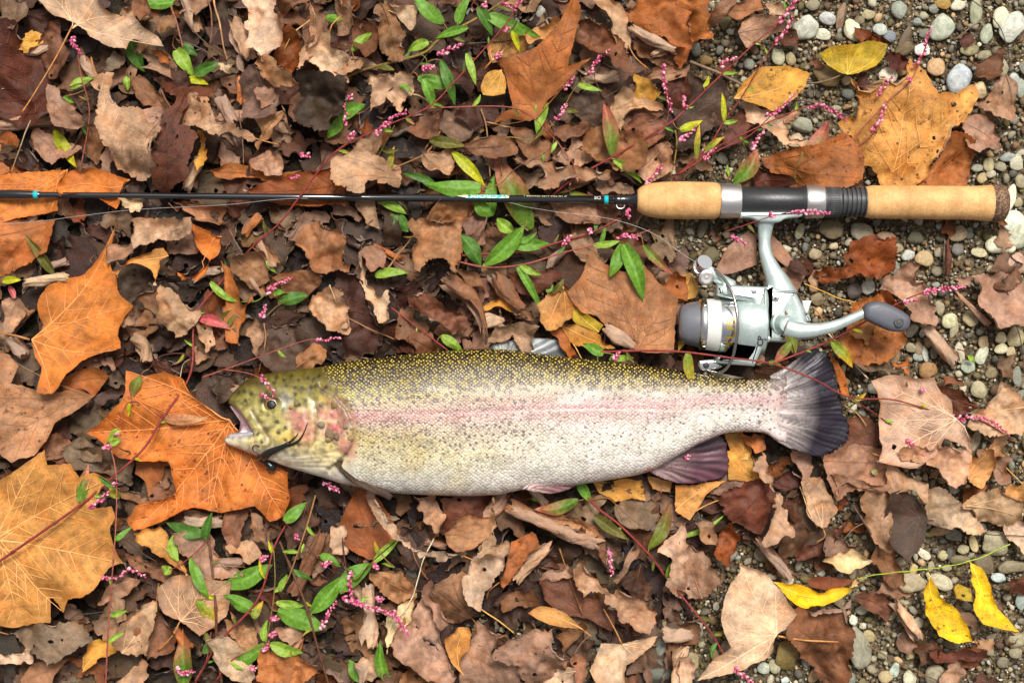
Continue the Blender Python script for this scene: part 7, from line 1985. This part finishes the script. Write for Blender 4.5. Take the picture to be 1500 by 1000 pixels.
def weed_leaf(q0, q1, w, ck, z0, z1, parent, org, seed):
    rr = np.random.default_rng(seed)
    ax = q1 - q0; Ln = np.hypot(*ax); ax = ax / Ln; nv = np.array([-ax[1], ax[0]])
    nu, nw = 16, 9
    bow = rr.normal(0, .05) * Ln; arch = rr.uniform(.04, .13) * Ln; fold = rr.uniform(.1, .75) * rr.choice([1, 1, -.5]); tw = rr.normal(0, .9); asy = rr.uniform(.72, 1.0, 2); fx = rr.uniform(.62, .95); wv_ = rr.uniform(.04, .13)
    A_, B_ = [np.array(lin(c)) for c in PC[ck]]
    P, Z, C_ = [], [], []
    for i in range(nu + 1):
        t = i / nu
        wd = w * .5 * (math.sin(math.pi * min(1, t * .96 + .04) ** fx) ** .9) * (1 if t < 1 else 0) + .2
        c = q0 + ax * Ln * t + nv * bow * math.sin(math.pi * t)
        for j in range(nw):
            v = (j / (nw - 1)) * 2 - 1
            wob = wv_ * w * math.sin(t * 11 + seed) * abs(v)
            P.append(c + nv * wd * v * asy[0 if v < 0 else 1] * (1 - .12 * abs(fold)))
            Z.append(z0 + (z1 - z0) * t + arch * math.sin(math.pi * t * .9) + wd * abs(v) * fold + wd * v * tw * .5 * (t - .3) + wob - .8 * (abs(math.sin((t * 9 - abs(v) * 2.2) * math.pi)) ** 3) * (w / 22) * (abs(v) > .1))
            m_ = 1.18 if j == nw // 2 else 1 - .10 * (abs(math.sin((t * 9 - abs(v) * 2.2) * math.pi)) > .93)
            k_ = np.clip((t - .35) * 1.6 + .35 * perlin(np.array([[t * 4, v * 2.0]]), seed)[0] + .25 * abs(v), 0, 1)
            cl = (A_ * (1 - k_) + B_ * k_) * m_ * (1 + .12 * perlin(np.array([[t * 9, v * 4.0]]), seed + 3)[0])
            if ck in 'RPyKB' and abs(v) > .9: cl = cl * .6 + np.array(lin((150, 60, 50))) * .4
            C_.append(cl)
    P = np.array(P); Z = np.maximum(np.array(Z), 3)
    F = [(i * nw + j, (i + 1) * nw + j, (i + 1) * nw + j + 1, i * nw + j + 1) for i in range(nu) for j in range(nw - 1)]
    return put("leaf", mesh_from("leaf", atn(P, Z, zs=z0) - org, F, True, {"col": np.clip(np.array(C_), 0, 1)}), M['plant'], parent)
k_ = 0
for line in PLEAVES.strip().splitlines():
    tile, rest = line.split(' ', 1)
    for j, item in enumerate(line.split('|')):
        w_ = item.split(); tl_, ck, wd = w_[0], w_[1], float(w_[2]) * KT
        q0 = np.array(tp(tl_, *map(float, w_[3].split(',')))); q1 = np.array(tp(tl_, *map(float, w_[4].split(','))))
        d, kp, sp_, sz = nearest_stem(q0); k_ += 1
        near_rod = abs(q0[1] - 290) < 45 and q0[0] < 1300
        if d < 34:
            z0 = min(sz, 90); z1 = max(14, z0 + r.uniform(-14, 6))
            if min(q0[1], q1[1]) < 292 < max(q0[1], q1[1]) and q0[0] < 930: z0 = 16; z1 = 16
            p = plants[kp]
            weed_leaf(q0, q1, wd * 1.08, ck, z0, z1, p['o'], p['org'], 40 + k_)
            if d > 3:
                L_ = resample([tuple(sp_), tuple((sp_ + q0) / 2 + r.normal(0, 1.5, 2)), tuple(q0)], 4)
                V, F = tube_arrays(atn(L_, np.linspace(sz, z0, len(L_))), .8 * S, 6)
                put("leaf_stalk", mesh_from("leaf_stalk", np.array(V) - p['org'], F, True, {"col": np.tile(np.array(lin((150, 110, 66))), (len(V), 1))}), M['plant'], p['o'])
        else:
            z0 = 26 + r.uniform(-6, 10)
            if min(q0[1], q1[1]) < 294 < max(q0[1], q1[1]) and q0[0] < 930: z0 = 16
            t_ = empty("smartweed_leaf", at(*((q0 + q1) / 2), z0)); og = np.array(t_.location)
            weed_leaf(q0, q1, wd * 1.08, ck, z0, z0 + r.uniform(-8, 6), t_, og, 40 + k_)
            ax = (q0 - q1) / np.hypot(*(q0 - q1))
            L_ = resample([tuple(q0), tuple(q0 + ax * 8 + r.normal(0, 2, 2)), tuple(q0 + ax * 18 + r.normal(0, 4, 2))], 4)
            V, F = tube_arrays(atn(L_, np.linspace(z0, 12, len(L_))), .9 * S, 6)
            put("leaf_stalk", mesh_from("leaf_stalk", np.array(V) - og, F, True, {"col": np.tile(np.array(lin((140, 96, 66))), (len(V), 1))}), M['plant'], t_)
            tag(t_, None, "leaf", "single smartweed leaves")
            cn = {'G': 'green', 'D': 'dark green', 'L': 'light green', 'Y': 'yellow green', 'y': 'green and yellow', 'R': 'green and pink', 'P': 'green and pink', 'O': 'olive', 'K': 'pink', 'B': 'green and brown', 'T': 'pinkish tan'}[ck]
            c_ = np.clip((q0 + q1) / 2, 5, [1495, 995]); later_label(t_, c_[0], c_[1], "narrow %s smartweed leaf" % cn)
# small leaves at the joints of the stems
for kp, p in enumerate(plants):
    for n_, (L_, z_, r0, r1, ck) in enumerate(p['stems']):
        i = int(r.integers(6, 14))
        while i < len(L_) - 6:
            q0 = L_[i]; tg = L_[min(i + 2, len(L_) - 1)] - L_[i - 1]; a = math.atan2(tg[1], tg[0]) + r.choice([-1, 1]) * r.uniform(.5, 1.25)
            over = (330 < q0[0] < 1240 and 515 < q0[1] < 725) or (abs(q0[1] - 290) < 24)
            if not over and -20 < q0[0] < 1520 and q0[0] + q0[1] * .0 < 1260:
                ln = r.uniform(11, 30) * (1.25 if kp in (4, 5, 6, 10, 11, 12, 15) else .8); k_ += 1
                q1 = q0 + ln * np.array([math.cos(a), math.sin(a)])
                weed_leaf(q0, q1, ln * r.uniform(.26, .36), str(r.choice(list("GGLLDYyRO"))), float(z_[i]), float(max(14, z_[i] + r.uniform(-10, 8))), p['o'], p['org'], 900 + k_)
            i += int(r.integers(8, 17))
V_I, F_I = ico(1)
SPK = {}
for line in SPIKES.strip().splitlines():
    tile0 = line.split(' ', 1)[0]
    for item in line.split('|'):
        w_ = item.split()
        if not w_[0].isalpha(): w_ = [tile0] + w_
        n_ = int(float(w_[1]) * 1.25) + 2
        ax = np.array([tp(w_[0], *map(float, q.split(','))) for q in w_[2:]])
        L_ = resample(ax, 1.5)
        d, kp, sp_, sz = min((nearest_stem(q) for q in (L_[0], L_[len(L_) // 2], L_[-1])), key=lambda q: q[0])
        z0 = min(sz, 112) + 3
        V, F, C_ = [], [], []
        ln = len(L_)
        for m_ in range(n_):
            t = (m_ + r.uniform(-.3, .3)) / max(1, n_ - 1); t = min(max(t, 0), 1); q = L_[int(t * (ln - 1))]
            tgd = L_[min(ln - 1, int(t * (ln - 1)) + 1)] - L_[max(0, int(t * (ln - 1)) - 1)]; tgd = tgd / (np.hypot(*tgd) + 1e-9)
            taper = 1 - .35 * t; th = r.uniform(0, 6.28); rad = r.uniform(1.6, 4.0) * taper
            nv_ = np.array([-tgd[1], tgd[0]])
            c = np.array([*(q + nv_ * rad * math.cos(th)), z0 + 2 + rad * math.sin(th) + 3 * t])
            sz_ = r.uniform(1.9, 2.9) * taper
            dirv = np.array([*(tgd * .8 + nv_ * math.cos(th) * .8), .8 * math.sin(th)]); dirv /= np.linalg.norm(dirv)
            B_ = V_I + (V_I @ dirv)[:, None] * dirv * .55
            n0 = len(V); base_c = [(196, 66, 112), (214, 104, 140), (176, 40, 92), (232, 166, 182), (200, 84, 120)][r.integers(5)]
            P3 = c + B_ * sz_
            V += [tuple(v) for v in P3]; F += [tuple(f + n0) for f in F_I]
            tipk = np.clip((V_I @ dirv), 0, 1)[:, None]
            C_ += list(np.array(lin(base_c)) * (1 - .35 * tipk) + .35 * tipk * np.array(lin((246, 210, 214))))
        # the little axis that carries the blossoms
        Vt, Ft = tube_arrays(np.column_stack([L_, z0 + 2 + 3 * np.linspace(0, 1, ln)]), .7, 5)
        n0 = len(V); V += [tuple(v) for v in Vt]; F += [tuple(i + n0 for i in f) for f in Ft]; C_ += [np.array(lin((150, 52, 66)))] * len(Vt)
        V = np.array(V); W = atn(V[:, :2], V[:, 2], zs=z0)
        if d < 40: par, org = plants[kp]['o'], plants[kp]['org']
        else:
            par = empty("smartweed_flower", at(*L_[ln // 2], z0)); org = np.array(par.location)
            tag(par, None, "flower", "loose smartweed flower heads"); c_ = np.clip(L_[ln // 2], 5, [1495, 995]); later_label(par, c_[0], c_[1], "pink smartweed flower head")
            st_ = resample([tuple(L_[0]), tuple(L_[0] + np.array([r.normal(0, 8), 14])), tuple(L_[0] + np.array([r.normal(0, 12), 34]))], 4)
            V2, F2 = tube_arrays(atn(st_, np.linspace(z0 + 2, 8, len(st_))), .8 * S, 6)
            put("stem", mesh_from("stem", np.array(V2) - org, F2, True, {"col": np.tile(np.array(lin((150, 84, 74))), (len(V2), 1))}), M['plant'], par)
        put("flower_spike", mesh_from("flower_spike", W - org, F, True, {"col": np.array(C_)}), M['flower'], par)

# ---------------------------------------------------------------- twigs and loose stalks
TWIGS = """
c 4.2,3.0 20,24,20 (122,100,78) 30,265 140,310 270,372|c 3.0,1.6 16,30,24 (110,86,66) 520,360 600,355 690,320 720,305|c 2.2,1.0 30,24 (104,84,62) 1175,172 1240,120 1330,65|c 1.3,1.0 26,34,24 (70,56,46) 1235,-10 1340,80 1390,170 1410,290 1390,390|c 3.0,2.0 16,22 (92,74,60) 470,430 560,440 650,470 740,520
f 1.3,1.0 24,36,26 (64,52,44) 1380,220 1430,400 1460,520 1471,640|f 1.6,1.2 30,34,34 (196,150,58) 525,252 640,300 755,338|f 1.8,1.4 26,30 (214,190,160) 600,440 650,490 740,600 800,660|f 1.6,1.2 26,26 (196,150,92) 700,778 750,810 790,862|f 1.8,1.2 28,30 (150,110,78) 560,350 610,410 655,490
a 2.4,1.6 40,54,40 (176,130,86) 920,-10 950,130 978,262|a 1.4,1.0 46,40 (96,72,58) 785,75 870,170 970,250|a 2.2,1.6 40,30 (120,82,60) 895,-10 915,90 905,195|a 2.6,1.8 36,40 (140,86,70) 740,30 765,110 788,205|a 2.0,1.2 44,50,40 (148,128,96) 155,460 115,560 45,745|a 1.8,1.2 40,52,40 (186,142,84) 1345,80 1265,145 1220,225|a 1.3,.9 38,36 (90,70,56) 760,170 880,220 1000,310|a 2.2,1.8 40,36 (120,78,54) 695,385 720,440 785,505|a 1.4,1.0 36,42 (110,84,66) 1030,480 1045,600 1050,710
h 1.5,1.1 40,54,40 (206,190,160) 400,378 350,480 300,640 215,760 198,870|h 2.0,1.4 34,30 (204,160,84) 600,680 680,735 750,790|h 1.8,1.2 30,34 (132,86,62) 300,410 330,490 372,555|h 1.6,1.1 40,34 (126,96,74) 1070,790 1020,850 1000,880
i 1.8,1.4 20,24,20 (112,86,58) 795,838 930,912 1095,988|i 1.6,1.2 42,48,40 (150,168,52) 1410,402 1270,465 1150,495 1000,515 850,530 750,552|i 1.5,1.0 36,40,30 (66,50,42) 1030,290 1200,325 1330,360 1480,368|i 2.0,1.2 22,28 (188,142,78) 1305,-10 1390,70 1480,158|i 3.0,2.2 34,38,28 (104,70,50) 735,235 790,320 830,400 850,450|i 1.5,1.0 34,36 (118,88,68) 695,385 740,335 800,300|i 1.4,1.0 22,22 (70,58,48) 1035,870 1020,930 1005,1000|i 1.4,1.0 30,34 (210,180,120) 505,155 540,250 580,330|i 1.4,1.0 32,30 (196,148,78) 30,280 100,235 200,200|i 1.2,.9 30,30 (60,44,38) 560,945 620,975 660,1010
e 1.6,1.1 36,32 (150,106,68) 30,400 130,450 240,495|e 1.6,1.2 46,50 (196,148,88) 940,420 990,500 1040,578|e 2.4,1.6 34,44 (160,116,76) 195,195 250,120 305,55|e 1.5,1.0 44,50 (160,112,64) 870,370 900,400 870,430
b 1.8,1.4 26,30 (76,62,50) 540,190 660,182 768,172|b 1.3,1.0 34,30 (84,66,56) 1130,422 1190,390 1272,370|b 1.2,.9 34,36 (78,62,52) 1270,400 1300,480 1340,600 1385,710|b 2.0,1.5 30,34 (138,98,66) 600,470 625,560 640,760|b 1.6,1.2 30,34 (186,140,90) 625,525 680,540 735,550|b 2.2,1.6 34,34 (170,140,104) 290,405 340,415 378,440|b 2.4,1.6 40,44 (120,96,40) 1440,560 1445,650 1420,760|b 1.8,1.2 34,30 (120,84,64) 900,520 930,600 980,690
g 1.5,1.1 40,36 (70,52,44) 500,350 600,430 680,480|g 1.4,1.0 30,30 (70,54,46) 290,740 330,710 450,690
d 1.8,1.2 36,44,30 (140,96,70) 1140,420 1145,500 1115,640|d 1.4,1.0 40,40 (186,160,120) 770,690 790,600 825,575|d 1.4,1.0 30,34 (110,90,70) 990,20 1020,80 1045,120
"""
import re
for line in TWIGS.strip().splitlines():
    tile0 = line.split(' ', 1)[0]
    for item in line.split('|'):
        w_ = item.split()
        tl_ = w_[0]; r0, r1 = map(float, w_[1].split(',')); hh = [float(q) for q in w_[2].split(',')]
        c = tuple(map(float, w_[3].strip('()').split(',')))
        L_ = resample(np.array([tp(tl_, *map(float, q.split(','))) for q in w_[4:]]), 5)
        L_ = L_ + np.stack([perlin(np.stack([np.arange(len(L_)) / 5, np.zeros(len(L_))], 1), int(c[0])), perlin(np.stack([np.arange(len(L_)) / 5, np.zeros(len(L_)) + 5], 1), int(c[1]))], 1) * 1.2
        z_ = np.interp(np.linspace(0, 1, len(L_)), np.linspace(0, 1, len(hh)), hh)
        V, F = tube_arrays(atn(L_, z_), np.linspace(r0, r1, len(L_)) * .62 * S * (1 + .15 * perlin(np.stack([np.arange(len(L_)) / 2, np.zeros(len(L_))], 1), 4)), 8)
        og = np.array([*at(*L_[len(L_) // 2], 10)])
        o = put("twig", mesh_from("twig", np.array(V) - og, F), M['stalk'], None, lin(c), loc=og)
        tag(o, None, "twig", "twigs and loose leaf stalks")
        lum = sum(c) / 3; cn = "pale" if lum > 165 else "yellowish" if c[0] > 185 else "green" if c[1] > c[0] else "dark" if lum < 72 else "brown" if lum < 100 else "tan"
        c_ = np.clip(L_[len(L_) // 2], 5, [1495, 995]); later_label(o, c_[0], c_[1], "%s %s %s" % ("thick" if r0 > 2.5 else "thin", cn, "twig" if lum < 110 else "stalk"))
# a white chip of shell and one sliver
for (x, y, rx, ry, c, nm, lb) in ((1222, 674, 5, 4, (236, 234, 226), "shell_chip", "tiny white shell chip on the mauve brown leaf below the tail fin"), (1281, 691, 6, 5, (150, 140, 84), "seed", "small olive seed on the mauve brown leaf")):
    o = put(nm, STONES[5], None, None, lin(c)); o.location = at(x, y, 34); o.scale = (rx * S, ry * S, 2.2 * S); tag(o, lb, "chip" if nm != "seed" else "seed")
mb = MB(); V = [at(1226, 1001, 30), at(1234, 971, 33), (at(1249, 1001, 30))]
sl_ = slab([(1225, 1004), (1233, 972), (1238, 975), (1250, 1004)], 24, 29, 1.2).build("shell_sliver", mat_plain("white_shell", lin((226, 226, 222)), .4, 0, .5, 300, .1), None, (0, 0, 0), auto=60)
tag(sl_, "white pointed shell sliver at the bottom edge under the brown crinkled leaf", "shell")
finish_labels()
